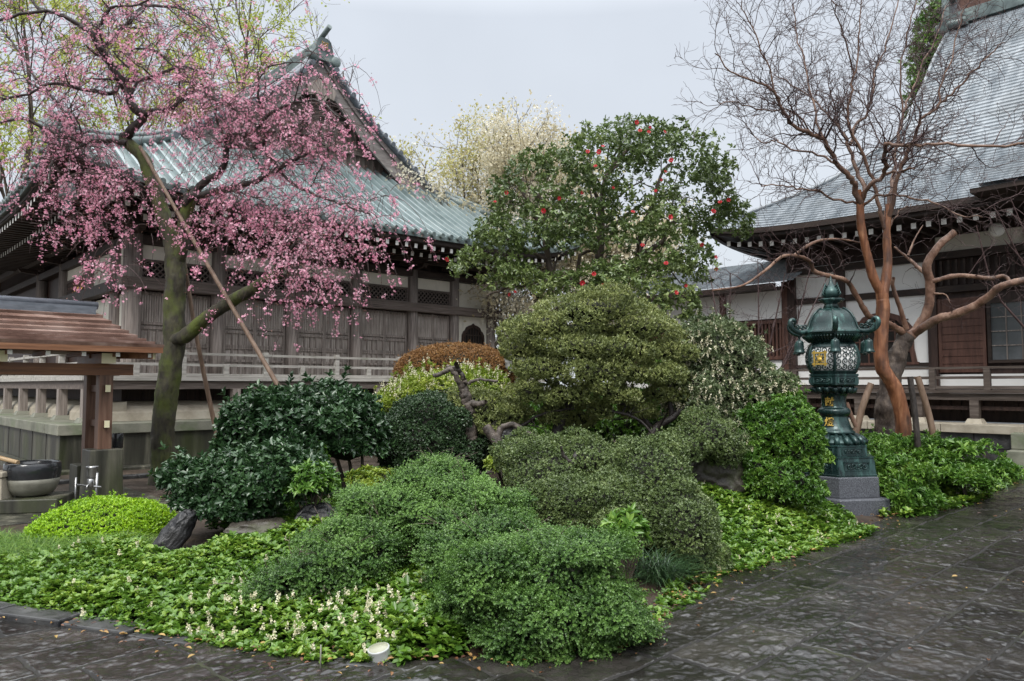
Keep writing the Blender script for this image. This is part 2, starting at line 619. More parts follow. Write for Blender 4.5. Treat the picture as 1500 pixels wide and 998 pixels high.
M['wood_rail_dark'] = surf('dark_weathered_rail', [(0.035, 0.025, 0.02), (0.075, 0.058, 0.048), (0.14, 0.115, 0.1)], 0.55, (1.2, 18, 18), 7, 0.2, rough_var=0.15)
M['plaster'] = surf('cream_plaster', [(0.64, 0.61, 0.52), (0.75, 0.72, 0.63)], 0.85, (1.2, 1.2, 2.0), 6, 0.05, stain=(0.4, 0.37, 0.31), stain_scale=(3, 3, 0.7), stain_lo=0.58, stain_hi=0.9)
M['plaster_white'] = surf('white_plaster', [(0.76, 0.755, 0.73), (0.84, 0.835, 0.81)], 0.85, (1.5, 1.5, 1.5), 5, 0.05, stain=(0.5, 0.49, 0.45), stain_scale=(2, 2, 0.6), stain_lo=0.6, stain_hi=0.95)
M['white_paint'] = surf('white_painted_end', [(0.72, 0.71, 0.66), (0.8, 0.79, 0.75)], 0.6, (5, 5, 5))
M['cream_paint'] = surf('cream_painted_end', [(0.72, 0.66, 0.42), (0.8, 0.74, 0.52)], 0.55, (5, 5, 5))
M['patina'] = surf('green_copper_roof', [(0.045, 0.07, 0.07), (0.09, 0.125, 0.125), (0.16, 0.21, 0.21)], 0.36, (1.1, 1.1, 1.1), 7, 0.08, (14, 14, 14), spec=0.5, rough_var=0.12, stain=(0.10, 0.105, 0.09), stain_scale=(0.8, 2.5, 2.5), stain_lo=0.56, stain_hi=0.8)
M['patina_light'] = surf('pale_copper_batten', [(0.12, 0.16, 0.165), (0.20, 0.25, 0.255), (0.30, 0.35, 0.355)], 0.3, (1.1, 1.1, 1.1), 7, 0.05, spec=0.5)
M['wood_pale'] = surf('pale_grey_bargeboard', [(0.12, 0.105, 0.10), (0.2, 0.18, 0.172), (0.28, 0.255, 0.245)], 0.6, (2, 18, 18), 6, 0.15)
M['dull_gold'] = surf('dull_gilding', [(0.20, 0.13, 0.04), (0.36, 0.24, 0.08)], 0.5, (20, 20, 20), metal=0.3)
M['patina_dark'] = surf('dark_copper_trim', [(0.045, 0.06, 0.06), (0.10, 0.13, 0.128), (0.19, 0.24, 0.23)], 0.4, (2.2, 2.2, 2.2), 7, 0.1, spec=0.5, rough_var=0.12)
M['slate'] = surf('wet_copper_shingles', [(0.11, 0.128, 0.145), (0.185, 0.208, 0.228), (0.29, 0.315, 0.335)], 0.3, (5, 1.0, 1.0), 8, 0.1, (20, 20, 20), spec=0.55, rough_var=0.12, stain=(0.13, 0.14, 0.145), stain_scale=(0.7, 0.7, 0.5), stain_lo=0.5, stain_hi=0.75)
M['gold'] = surf('gilded_metal', [(0.46, 0.30, 0.055), (0.70, 0.48, 0.11)], 0.5, (20, 20, 20), metal=0.6, spec=0.6)
M['mossy_stone'] = surf('mossy_cap_stone', [(0.10, 0.105, 0.075), (0.19, 0.19, 0.15), (0.27, 0.265, 0.21)], 0.6, (2, 2, 2), 8, 0.3, (14, 14, 14), stain=(0.10, 0.14, 0.06), stain_scale=(1.2, 1.2, 1.2), stain_lo=0.5, stain_hi=0.75)
M['stained_stone'] = surf('water_stained_stone', [(0.018, 0.018, 0.015), (0.05, 0.049, 0.037), (0.15, 0.142, 0.105)], 0.45, (4.5, 4.5, 0.45), 8, 0.3, (12, 12, 5), rough_var=0.15, stain=(0.045, 0.055, 0.02), stain_scale=(1.6, 1.6, 0.6), stain_lo=0.5, stain_hi=0.75)
M['dark_stone'] = surf('dark_block_stone', [(0.02, 0.02, 0.022), (0.045, 0.045, 0.045), (0.08, 0.08, 0.078)], 0.4, (5, 5, 5), 8, 0.4, (25, 25, 25), rough_var=0.15)
M['pale_stone'] = surf('pale_sandstone', [(0.24, 0.21, 0.16), (0.36, 0.32, 0.25), (0.44, 0.40, 0.33)], 0.6, (3, 3, 3), 8, 0.2)
M['pane'] = surf('dull_window_glass', [(0.05, 0.055, 0.06), (0.12, 0.13, 0.135)], 0.12, (1.5, 1.5, 1.5), spec=0.6)
M['void'] = surf('dark_interior', [(0.008, 0.007, 0.006), (0.015, 0.013, 0.011)], 0.9, (3, 3, 3))
M['tile_grey'] = surf('grey_ridge_tile', [(0.075, 0.085, 0.10), (0.15, 0.165, 0.19)], 0.3, (6, 20, 20), 6, 0.1, spec=0.5)

# ------------------------------------------------------------------ ground, path, bed
BED_PIX = [(-60, 893), (0, 905), (100, 918), (300, 945), (470, 968), (560, 976), (700, 968), (830, 968), (940, 935), (1000, 885), (1050, 848), (1190, 805), (1300, 760), (1420, 735), (1500, 690), (1560, 672)]
BED = np.array([G(*q) for q in BED_PIX])
BED_POLY = np.vstack([BED, [(16, 21), (-16, 21), (-16, 8.2), (-5.4, 7.7), (-5.4, 5.8)]])

def seg_dist(p, A_, B_):
    d = B_ - A_
    t = np.clip(((p - A_) @ d) / (d @ d), 0, 1)
    return np.linalg.norm(p - (A_ + t[:, None] * d), axis=1)

def inside(p, poly):
    x, y = p[:, 0], p[:, 1]
    r_ = np.zeros(len(p), bool)
    n = len(poly)
    for i in range(n):
        x1, y1 = poly[i]
        x2, y2 = poly[(i + 1) % n]
        c = ((y1 > y) != (y2 > y))
        with np.errstate(divide='ignore', invalid='ignore'):
            xi = (x2 - x1) * (y - y1) / (y2 - y1 + 1e-12) + x1
        r_ ^= c & (x < xi)
    return r_

def edge_dist(p):
    d = np.full(len(p), 1e9)
    for i in range(len(BED) - 1):
        d = np.minimum(d, seg_dist(p, BED[i], BED[i + 1]))
    return d

def gh(p):
    """ground height of the planted mound"""
    p = np.atleast_2d(np.asarray(p, float))[:, :2]
    ins = inside(p, BED_POLY)
    e_ = np.clip(edge_dist(p) / 1.2, 0, 1)
    e_ = e_ * e_ * (3 - 2 * e_)
    m = 0.55 * np.exp(-((p[:, 0] - 0.4) / 2.4) ** 2 - ((p[:, 1] - 8.9) / 2.2) ** 2)
    m += 0.25 * np.exp(-((p[:, 0] - 6.3) / 2.0) ** 2 - ((p[:, 1] - 12.0) / 1.6) ** 2)
    m += 0.10 * np.exp(-((p[:, 0] + 2.6) / 1.2) ** 2 - ((p[:, 1] - 7.2) / 1.0) ** 2)
    return np.where(ins, e_ * (0.05 + m), 0.0)

g = MB()
g.add([(-400, -60, -0.03), (400, -60, -0.03), (400, 900, -0.03), (-400, 900, -0.03)], [(0, 1, 2, 3)])
tag(g.build('ground', M['soil']), kind='structure')

gx, gy = np.meshgrid(np.arange(-9, 12.01, 0.12), np.arange(3.9, 20.01, 0.12))
gp = np.stack([gx.ravel(), gy.ravel()], 1)
gz = gh(gp) + (fbm(np.c_[gp * 2.5, gp[:, 0] * 0], 5, 4) - 0.5) * 0.06 - 0.012
nx, ny = gx.shape[1], gx.shape[0]
ii = (np.arange(ny - 1)[:, None] * nx + np.arange(nx - 1)[None]).ravel()
quad = np.stack([ii, ii + 1, ii + nx + 1, ii + nx], 1)
keep = inside(gp[quad].mean(1), np.vstack([BED - [0, 0.02], [(16, 21), (-16, 21), (-16, 5.8)]]))
tag(mesh_np('soil_terrain', np.c_[gp, gz], [quad[keep]], M['soil'], smooth=True), kind='structure')

def path_material():
    m, nt, out = new_mat('wet_dark_paving')
    N, L = nt.nodes, nt.links
    b = N.new("ShaderNodeBsdfPrincipled")
    tc = N.new("ShaderNodeTexCoord")
    def noise(scale, detail=6, rgh=0.6, mscale=(1, 1, 1)):
        mp = N.new("ShaderNodeMapping")
        mp.inputs["Scale"].default_value = mscale
        mp.inputs["Rotation"].default_value = (0, 0, 0)
        n_ = N.new("ShaderNodeTexNoise")
        n_.inputs["Scale"].default_value = scale
        n_.inputs["Detail"].default_value = detail
        n_.inputs["Roughness"].default_value = rgh
        L.new(tc.outputs["Object"], mp.inputs["Vector"])
        L.new(mp.outputs["Vector"], n_.inputs["Vector"])
        return n_
    at = N.new("ShaderNodeAttribute")
    at.attribute_name = "rnd"           # tint of each slab; below zero: joint
    n1 = noise(2.2)
    r1 = ramp(nt, [(0.3, (0.011, 0.010, 0.009)), (0.55, (0.026, 0.0235, 0.021)), (0.75, (0.052, 0.047, 0.042))])
    L.new(n1.outputs["Fac"], r1.inputs["Fac"])
    tint = N.new("ShaderNodeMapRange")
    tint.inputs["To Min"].default_value = 0.6
    tint.inputs["To Max"].default_value = 1.45
    L.new(at.outputs["Fac"], tint.inputs["Value"])
    sc_ = N.new("ShaderNodeVectorMath")
    sc_.operation = 'SCALE'
    L.new(r1.outputs["Color"], sc_.inputs[0])
    L.new(tint.outputs["Result"], sc_.inputs["Scale"])
    n2 = noise(0.9, 4)
    moss = N.new("ShaderNodeMapRange")
    moss.inputs["From Min"].default_value = 0.55
    moss.inputs["From Max"].default_value = 0.72
    L.new(n2.outputs["Fac"], moss.inputs["Value"])
    jn = N.new("ShaderNodeMath")
    jn.operation = 'LESS_THAN'
    jn.inputs[1].default_value = -0.3
    L.new(at.outputs["Fac"], jn.inputs[0])
    mm = N.new("ShaderNodeMath")
    mm.operation = 'MULTIPLY'
    L.new(jn.outputs[0], mm.inputs[0])
    L.new(moss.outputs["Result"], mm.inputs[1])
    mx = N.new("ShaderNodeMix")
    mx.data_type = 'RGBA'
    L.new(mm.outputs[0], mx.inputs["Factor"])
    L.new(sc_.outputs["Vector"], mx.inputs["A"])
    mx.inputs["B"].default_value = (0.05, 0.06, 0.016, 1)
    L.new(mx.outputs["Result"], b.inputs["Base Color"])
    n3 = noise(5.0, 7)
    rr = N.new("ShaderNodeMapRange")
    rr.inputs["From Min"].default_value = 0.35
    rr.inputs["From Max"].default_value = 0.65
    rr.inputs["To Min"].default_value = 0.12
    rr.inputs["To Max"].default_value = 0.3
    L.new(n3.outputs["Fac"], rr.inputs["Value"])
    L.new(rr.outputs["Result"], b.inputs["Roughness"])
    b.inputs["Specular IOR Level"].default_value = 0.42
    n4 = noise(70.0, 5, 0.65)
    bp = N.new("ShaderNodeBump")
    bp.inputs["Strength"].default_value = 0.3
    bp.inputs["Distance"].default_value = 0.004
    L.new(n4.outputs["Fac"], bp.inputs["Height"])
    n5 = noise(90.0, 4, 0.6)
    bp2 = N.new("ShaderNodeBump")
    bp2.inputs["Strength"].default_value = 0.0
    bp2.inputs["Distance"].default_value = 0.004
    L.new(n5.outputs["Fac"], bp2.inputs["Height"])
    L.new(bp.outputs["Normal"], bp2.inputs["Normal"])
    L.new(bp2.outputs["Normal"], b.inputs["Normal"])
    n6 = noise(1.6, 5)                                # film of rain water, patchy
    cw = N.new("ShaderNodeMapRange")
    cw.inputs["From Min"].default_value = 0.40
    cw.inputs["From Max"].default_value = 0.62
    cw.inputs["To Min"].default_value = 0.05
    L.new(n6.outputs["Fac"], cw.inputs["Value"])
    inv = N.new("ShaderNodeMath")                      # no film and a rough grain in the open joints
    inv.operation = 'SUBTRACT'
    inv.inputs[0].default_value = 1.0
    L.new(jn.outputs[0], inv.inputs[1])
    cm = N.new("ShaderNodeMath")
    cm.operation = 'MULTIPLY'
    L.new(cw.outputs["Result"], cm.inputs[0])
    L.new(inv.outputs[0], cm.inputs[1])
    L.new(cm.outputs[0], b.inputs["Coat Weight"])
    rj = N.new("ShaderNodeMath")
    rj.operation = 'MAXIMUM'
    sj = N.new("ShaderNodeMath")
    sj.operation = 'MULTIPLY'
    sj.inputs[1].default_value = 0.85
    L.new(jn.outputs[0], sj.inputs[0])
    L.new(rr.outputs["Result"], rj.inputs[0])
    L.new(sj.outputs[0], rj.inputs[1])
    L.new(rj.outputs[0], b.inputs["Roughness"])
    b.inputs["Coat Roughness"].default_value = 0.07
    b.inputs["Coat IOR"].default_value = 1.4
    L.new(bp.outputs["Normal"], b.inputs["Coat Normal"])
    L.new(b.outputs["BSDF"], out.inputs["Surface"])
    return m
M['path'] = path_material()

AU = R(43.5)                         # both halls stand square to this bearing
U2 = np.array([math.cos(AU), math.sin(AU)])
N2 = np.array([-U2[1], U2[0]])

def paving(x0, x1, y0, y1, st, zoff):
    gx_n = np.arange(x0, x1, st)
    gy_n = np.arange(y0, y1, st)
    px, py = np.meshgrid(gx_n, gy_n)
    p = np.stack([px.ravel(), py.ravel()], 1)
    nx, ny = px.shape[1], px.shape[0]
    ii = (np.arange(ny - 1)[:, None] * nx + np.arange(nx - 1)[None]).ravel()
    c = p[ii] + st / 2
    a = np.arctan2(c[:, 0], c[:, 1])
    keep = (np.abs(a) < R(49)) & (c[:, 1] > 3.5)          # what the photo could plausibly see
    ii, c = ii[keep], c[keep]
    keep = ~inside(c, BED_POLY)
    ii = ii[keep]
    quad = np.stack([ii, ii + 1, ii + nx + 1, ii + nx], 1)
    used = np.unique(quad)
    remap = np.full(len(p), -1)
    remap[used] = np.arange(len(used))
    p, quad = p[used], remap[quad]
    o0 = np.zeros(len(p))
    q = p @ U2 + (fbm(np.c_[p * 1.7, o0], 41, 2) - 0.5) * 0.10
    w = p @ N2 + (fbm(np.c_[p * 1.7, o0], 43, 2) - 0.5) * 0.08
    rw = 0.44
    row = np.floor(w / rw).astype(int)
    fw = w / rw - row
    jd = np.minimum(fw, 1 - fw) * rw
    tint, hz = np.zeros(len(p)), np.zeros(len(p))
    for r_ in np.unique(row):
        g_ = np.random.default_rng(1000 + r_)
        cuts = np.cumsum(0.45 + 0.6 * g_.random(80)) - 26
        s_ = np.where(row == r_)[0]
        k = np.clip(np.searchsorted(cuts, q[s_]), 1, 79)
        jd[s_] = np.minimum(jd[s_], np.minimum(np.abs(q[s_] - cuts[k - 1]), np.abs(cuts[k] - q[s_])))
        tv = g_.random(81)
        tl = (g_.random((81, 3)) - 0.5)
        tint[s_] = tv[k]
        mid = (cuts[k] + cuts[k - 1]) / 2
        hz[s_] = tl[k, 0] * 0.003 + tl[k, 1] * 0.007 * (q[s_] - mid) / 0.4 + tl[k, 2] * 0.007 * (fw[s_] - 0.5)
    jt = np.clip(1 - jd / 0.015, 0, 1)
    f1 = fbm(np.c_[p * 3.2, o0], 51, 3) - 0.5
    # riven stone: thin flaked terraces, each flake a little tilted
    h = fbm(np.c_[p @ N2 * 21, p @ U2 * 15, o0], 57, 3) * 14
    fr = h - np.floor(h)
    terr = np.floor(h) + np.clip((fr - 0.62) / 0.38, 0, 1)
    f3 = fbm(np.c_[p * 34, o0], 59, 2) - 0.5
    f4 = fbm(np.c_[p * 9, o0], 63, 2) - 0.5
    z = zoff + hz * 0.45 - jt * 0.010 + f1 * 0.015 + (terr - 7) * 0.00135 * (1 - jt) + f3 * 0.0055 + f4 * 0.010
    tint = np.where(jt > 0.2, -1.0, tint)
    return p, z, tint, quad

Vs, Fs, Ts, b0 = [], [], [], 0
for args in ((-4.8, 6.2, 3.5, 5.8, 0.0068, 0.02), (0.6, 9.2, 5.8, 8.4, 0.010, 0.02), (2.6, 16.0, 8.4, 17.0, 0.021, 0.02)):
    p, z, t_, qd = paving(*args)
    Vs.append(np.c_[p, z])
    Ts.append(t_)
    Fs.append(qd + b0)
    b0 += len(p)
tag(mesh_np('path', np.concatenate(Vs), [np.concatenate(Fs)], M['path'], smooth=True, rnd=np.concatenate(Ts)), kind='structure')
out_poly = list(map(tuple, BED)) + [(16, 17.5), (40, 17.5), (40, -8), (-12, -8), (-12, 6.3)]
pb = MB().add([(x, y, -0.012) for x, y in out_poly], [tuple(range(len(out_poly)))[::-1]])
o = pb.build('pavement', M['path'])
a_ = o.data.attributes.new("rnd", 'FLOAT', 'POINT')
a_.data.foreach_set("value", np.full(len(o.data.vertices), 0.4, dtype=np.float32))
if o.data.polygons[0].normal.z < 0: o.data.flip_normals()
tag(o, kind='structure')

# low kerb stones round the near left of the bed
kb = MB()
kp = [BED[0], BED[1], BED[2], BED[3] * 0.5 + BED[2] * 0.5, BED[3], BED[4], BED[5]]
for i in range(len(kp) - 1):
    A_, B_ = kp[i], kp[i + 1]
    d = unit(B_ - A_)
    nn = np.array([-d[1], d[0]])
    L_ = np.linalg.norm(B_ - A_)
    A2, B2 = A_ + d * 0.008, B_ - d * 0.008
    h = (0.058, 0.052, 0.036, 0.022, 0.016, 0.012)[i]
    dz = rng.random() * 0.008
    v = []
    for zz in (-0.05, h + dz):
        for q in (A2 - nn * 0.07, B2 - nn * 0.07, B2 + nn * 0.12, A2 + nn * 0.12):
            v.append((q[0], q[1], zz))
    kb.hexa(v)
tag(kb.build('kerb', M['dark_stone'], bevel=0.012), kind='structure')

# ------------------------------------------------------------------ roof machinery
def interp(prof, b):
    b = np.asarray(b, float)
    return np.interp(b, [q[0] for q in prof], [q[1] for q in prof])

def smooth_prof(prof):
    p = smooth_line(np.array([(a, 0, z) for a, z in prof]), 5)
    return [(q[0], q[2]) for q in p]
def eave_up(e, e0, e1, b, up, lim=3.0):
    d = np.minimum(np.abs(e - e0), np.abs(e1 - e))
    return up * np.exp(-(d / 1.15)) * np.clip(1 - b / lim, 0, 1) ** 1.5

def roof_side(mb, prof, e0, e1, bmax, hl, hr, put, up=0.55, ribs=0.0, courses=0.0, mi=0, rib_mi=0, ne=44, uplim=3.0):
    """one slope: e along the eave, b inward from it; hl / hr = how far the hips run in at either end"""
    lo = lambda b: e0 + np.minimum(b, hl)
    hi = lambda b: e1 - np.minimum(b, hr)
    zf = lambda e, b: interp(prof, b) + eave_up(e, lo(b), hi(b), b, up, uplim)
    s = np.linspace(0, 1, ne)
    s = 0.5 - 0.5 * np.cos(s * PI) * 0.35 - 0.5 * (1 - 2 * s) * 0.65
    V, F = [], []
    def row(b, dz):
        e = lo(b) + (hi(b) - lo(b)) * s
        bb = np.full(ne, b)
        z = zf(e, bb) + dz
        base = len(V)
        V.extend(put(e[i], b, z[i]) for i in range(ne))
        return base
    def link(a, c):
        F.extend((a + i, a + i + 1, c + i + 1, c + i) for i in range(ne - 1))
    if courses:
        bs = np.arange(0, bmax + 1e-6, courses)
        prev = None
        for i in range(len(bs) - 1):
            a = row(bs[i], 0.034)
            c = row(bs[i + 1], 0.0)
            link(a, c)
            if prev is not None: link(prev, a)
            prev = c
    else:
        prev = None
        for b in np.linspace(0, bmax, 26):
            c = row(b, 0.0)
            if prev is not None: link(prev, c)
            prev = c
    mb.add(V, F, mi, smooth=not courses)
    if ribs:
        for e in np.arange(e0 + ribs * 0.6, e1 - ribs * 0.3, ribs):
            bl = bmax
            if e - e0 < hl: bl = min(bl, e - e0)
            if e1 - e < hr: bl = min(bl, e1 - e)
            if bl < 0.25: continue
            bs = np.linspace(-0.03, bl, 14)
            V, F = [], []
            for b in bs:
                z = float(interp(prof, max(b, 0)) + eave_up(np.array(e), lo(max(b, 0)), hi(max(b, 0)), max(b, 0), up, uplim))
                V += [put(e - 0.048, b, z), put(e - 0.03, b, z + 0.075), put(e + 0.03, b, z + 0.075), put(e + 0.048, b, z)]
            for i in range(len(bs) - 1):
                for k in range(3):
                    F.append((i * 4 + k, i * 4 + k + 1, i * 4 + 5 + k, i * 4 + 4 + k))
            F.append((0, 1, 2, 3))
            mb.add(V, F, rib_mi)
    return zf

def eave_strip(mb, zf, e0, e1, put, top, bot, b0, mi=0, ne=60):
    """vertical board hanging at the eave, top/bottom offsets from the roof surface at its edge"""
    e = np.linspace(e0 + b0, e1 - b0, ne)
    V, F = [], []
    for q in e:
        z = float(zf(np.array(q), np.array(b0)))
        V += [put(q, b0, z + top), put(q, b0, z + bot), put(q, b0 + 0.12, z + bot), put(q, b0 + 0.12, z + top)]
    for i in range(ne - 1):
        a = i * 4
        F += [(a, a + 1, a + 5, a + 4), (a + 1, a + 2, a + 6, a + 5), (a + 2, a + 3, a + 7, a + 6)]
    mb.add(V, F, mi)

def soffit(mb, zf, e0, e1, put, bot, wallb, rise, mi=0, ne=40):
    V, F = [], []
    for b in (0.06, wallb * 0.5, wallb):
        e = np.linspace(e0 + b * 0.98, e1 - b * 0.98, ne)
        for q in e:
            z = float(zf(np.array(np.clip(q, e0 + 0.06, e1 - 0.06)), np.array(0.05)))
            V.append(put(q, b, z + bot + rise * b))
    for r_ in range(2):
        for i in range(ne - 1):
            F.append((r_ * ne + i, r_ * ne + i + 1, (r_ + 1) * ne + i + 1, (r_ + 1) * ne + i))
    mb.add(V, F, mi)

# =================================================================== LEFT HALL
hall = empty('temple_hall', (-8.02, 15.76, 0), AU)
tag(hall, 'grey timber temple hall with ribbed green copper roof and gable behind the pink cherry', 'temple')
LX, LD = 10.15, 21.0
PX = [0, 1.82, 3.65, 5.45, 7.25, 8.73, 10.15]
CX = np.array([-8.02, 15.76])

plat = MB()
plat.box(-1.6, LX + 1.6, -1.6, LD, -0.05, 0.70)
jn = plat
for x in np.arange(-0.9, LX + 1.5, 1.15):
    jn.box(x - 0.012, x + 0.012, -1.606, -1.59, 0, 0.70, 1)
for y in np.arange(-0.6, LD, 1.15):
    jn.box(-1.606, -1.59, y - 0.012, y + 0.012, 0, 0.70, 1)
sp = plat.build('stone_platform', [M['stained_stone'], M['void']], hall)
cs = MB()
for i, x in enumerate(np.arange(-1.66, LX + 1.6, 1.6)):
    cs.box(x + 0.006, min(x + 1.6, LX + 1.66) - 0.006, -1.66, -0.7, 0.703, 0.895)
cs.box(-1.66, -0.7, -0.69, LD, 0.703, 0.895)
cs.build('cap_stone', M['mossy_stone'], sp, bevel=0.012)
ft = MB()
ft.box(-1.95, LX + 1.9, -1.95, -1.61, -0.05, 0.10)
ft.box(-1.95, -1.61, -1.6, LD, -0.05, 0.10)
ft.build('foot_stone', M['stained_stone'], sp, bevel=0.015)
pbse = MB()
pr = [(-0.95, 0.9), (-0.93, 1.06), (-0.82, 1.19), (-0.62, 1.26), (-0.3, 1.28), (-0.3, 0.9)]
pbse.prism(pr, 'x', -0.6, LX + 1.0)
pbse.prism([(y, z) for y, z in pr], 'y', -0.9, LD)   # same rounded bank along the other face
pbse.build('plaster_bank', M['pale_stone'], hall)
vd = MB().box(-0.2, LX + 0.2, -0.2, 0.0, 0.9, 1.6).box(-0.2, 0, 0, LD, 0.9, 1.6)
for x in np.arange(-0.1, LX, 0.3):
    vd.box(x, x + 0.05, -0.23, -0.2, 1.25, 1.6)
vd.build('underfloor_wall', M['wood_dark_v'], hall)

vr = MB()
vr.box(-1.18, LX + 1.18, -1.18, 0.1, 1.70, 1.775)
vr.box(-1.18, 0.1, 0.1, LD, 1.70, 1.775)
veranda = vr.build('veranda_floor', M['wood_silver'], hall)
vb = MB()
vb.box(-1.12, LX + 1.12, -1.12, -1.0, 1.53, 1.695)
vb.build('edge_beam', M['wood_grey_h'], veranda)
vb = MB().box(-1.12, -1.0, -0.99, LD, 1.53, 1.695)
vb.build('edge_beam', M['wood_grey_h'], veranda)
def stub(x, y):
    q = MB().box(-0.085, 0.085, -0.085, 0.085, 0.99, 1.53)
    q.add([(-0.17, -0.17, 0.897), (0.17, -0.17, 0.897), (0.17, 0.17, 0.897), (-0.17, 0.17, 0.897), (-0.12, -0.12, 0.99), (0.12, -0.12, 0.99), (0.12, 0.12, 0.99), (-0.12, 0.12, 0.99)],
          [(0, 3, 2, 1), (4, 5, 6, 7), (0, 1, 5, 4), (1, 2, 6, 5), (2, 3, 7, 6), (3, 0, 4, 7)], 1)
    o = q.build('floor_post', [M['wood_grey_v'], M['mossy_stone']], hall)
    o.location = (x, y, 0)
    return o
st0 = stub(-1.06, -1.06)
for x, y in [(q, -1.06) for q in PX[1:]] + [(LX + 1.06, -1.06)] + [(-1.06, q) for q in (0.75, 2.6, 4.45, 6.3, 8.1, 10)]:
    c = st0.copy(); COL.objects.link(c); c.parent = hall; c.location = (x, y, 0)
# balustrade: low, three rails, tall and short posts in turn
rl = empty('balustrade', (0, 0, 0), 0, hall)
q = MB().bar((-1.12, -1.08, 2.26), (LX + 1.1, -1.08, 2.26), 0.075, 0.05)
q.build('top_rail', M['wood_silver'], rl)
q = MB().bar((-1.1, -1.08, 2.03), (LX + 1.1, -1.08, 2.03), 0.06, 0.055)
q.build('middle_rail', M['wood_silver'], rl)
q = MB().bar((-1.1, -1.08, 1.815), (LX + 1.1, -1.08, 1.815), 0.09, 0.07)
q.build('bottom_rail', M['wood_silver'], rl)
for zz, w, h, nm in ((2.26, 0.075, 0.05, 'top_rail'), (2.03, 0.06, 0.055, 'middle_rail'), (1.815, 0.09, 0.07, 'bottom_rail')):
    MB().bar((-1.08, -1.02, zz), (-1.08, LD, zz), w, h).build(nm, M['wood_silver'], rl)
q = MB().box(-0.05, 0.05, -0.05, 0.05, 1.78, 2.33)
q.box(-0.065, 0.065, -0.065, 0.065, 2.23, 2.29)
bp0 = q.build('rail_post', M['wood_silver'], rl); bp0.location = (-1.08, -1.08, 0)
q = MB().box(-0.05, 0.05, -0.048, 0.048, 1.78, 2.045)
bs0 = q.build('short_post', M['wood_silver'], rl); bs0.location = (-0.2, -1.08, 0)
xs = np.arange(0.7, LX + 1.1, 1.78)
for x in xs:
    c = bp0.copy(); COL.objects.link(c); c.location = (x, -1.08, 0)
    c = bs0.copy(); COL.objects.link(c); c.location = (x + 0.89, -1.08, 0)
for y in (0.8, 2.5, 4.2, 5.9):
    c = bp0.copy(); COL.objects.link(c); c.location = (-1.08, y, 0)
    c = bs0.copy(); COL.objects.link(c); c.location = (-1.08, y + 0.85, 0)

def column(x, y, r_=0.15, z1=5.0):
    q = MB().lathe([(r_ * 1.02, 1.775), (r_, 2.2), (r_, z1)], 14)
    o = q.build('column', M['wood_grey_v'], hall)
    o.location = (x, y, 0)
    return o
c0 = column(0, 0, 0.19)
c1 = column(PX[1], 0)
for x in PX[2:]:
    c = c1.copy(); COL.objects.link(c); c.location = (x, 0, 0)
for y in (1.05, 3.1, 5.6, 8.2):
    c = c1.copy(); COL.objects.link(c); c.location = (0, y, 0)

# sliding doors, two leaves in each of five bays
def door_leaf(w, parent, loc, rz=0):
    """x 0..w, face at y=0, z 1.78..3.62"""
    q = MB()
    z0, z1 = 0.0, 1.83
    q.box(0, w, 0.03, 0.06, z0, 1.1, 1)
    q.box(0, w, 0.03, 0.06, 1.1, z1, 0)
    fr = 0.055
    q.box(0, fr, -0.01, 0.03, z0, z1)
    q.box(w - fr, w, -0.01, 0.03, z0, z1)
    for z in (z0, 0.36, 0.66, 0.70, 1.02, 1.12, z1 - 0.08):
        q.box(fr, w - fr, -0.008, 0.03, z, z + 0.055)
    n = 4
    for i in range(1, n):
        x = fr + (w - 2 * fr) * i / n
        q.box(x - 0.022, x + 0.022, 0.0, 0.03, 0.055, 1.02)
    m = 13
    for i in range(m):
        x = fr + (w - 2 * fr) * (i + 0.5) / m
        q.box(x - 0.019, x + 0.019, 0.002, 0.03, 1.175, z1 - 0.08, 1)
    o = q.build('door', [M['wood_grey_v'], M['wood_panel']], parent)
    o.location = loc
    o.rotation_euler = (0, 0, rz)
    return o
for i in range(5):
    a, b = PX[i] + 0.15, PX[i + 1] - 0.15
    w = (b - a) / 2
    door_leaf(w - 0.002, hall, (a, 0.02, 1.785))
    door_leaf(w - 0.002, hall, (a + w + 0.001, 0.055, 1.785))
wl_ = MB()
wl_.box(0.0, LX, 0.125, 0.2, 1.78, 5.4)
wl_.build('back_wall', M['wood_dark_v'], hall)
bm_ = MB()
bm_.box(-0.3, LX + 0.28, -0.23, 0.02, 3.64, 3.87)
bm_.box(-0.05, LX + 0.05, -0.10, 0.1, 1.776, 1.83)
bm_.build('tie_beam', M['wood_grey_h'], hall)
bm_ = MB().box(-0.23, 0.02, 0.06, LD, 3.64, 3.87)
bm_.build('tie_beam', M['wood_dark'], hall)

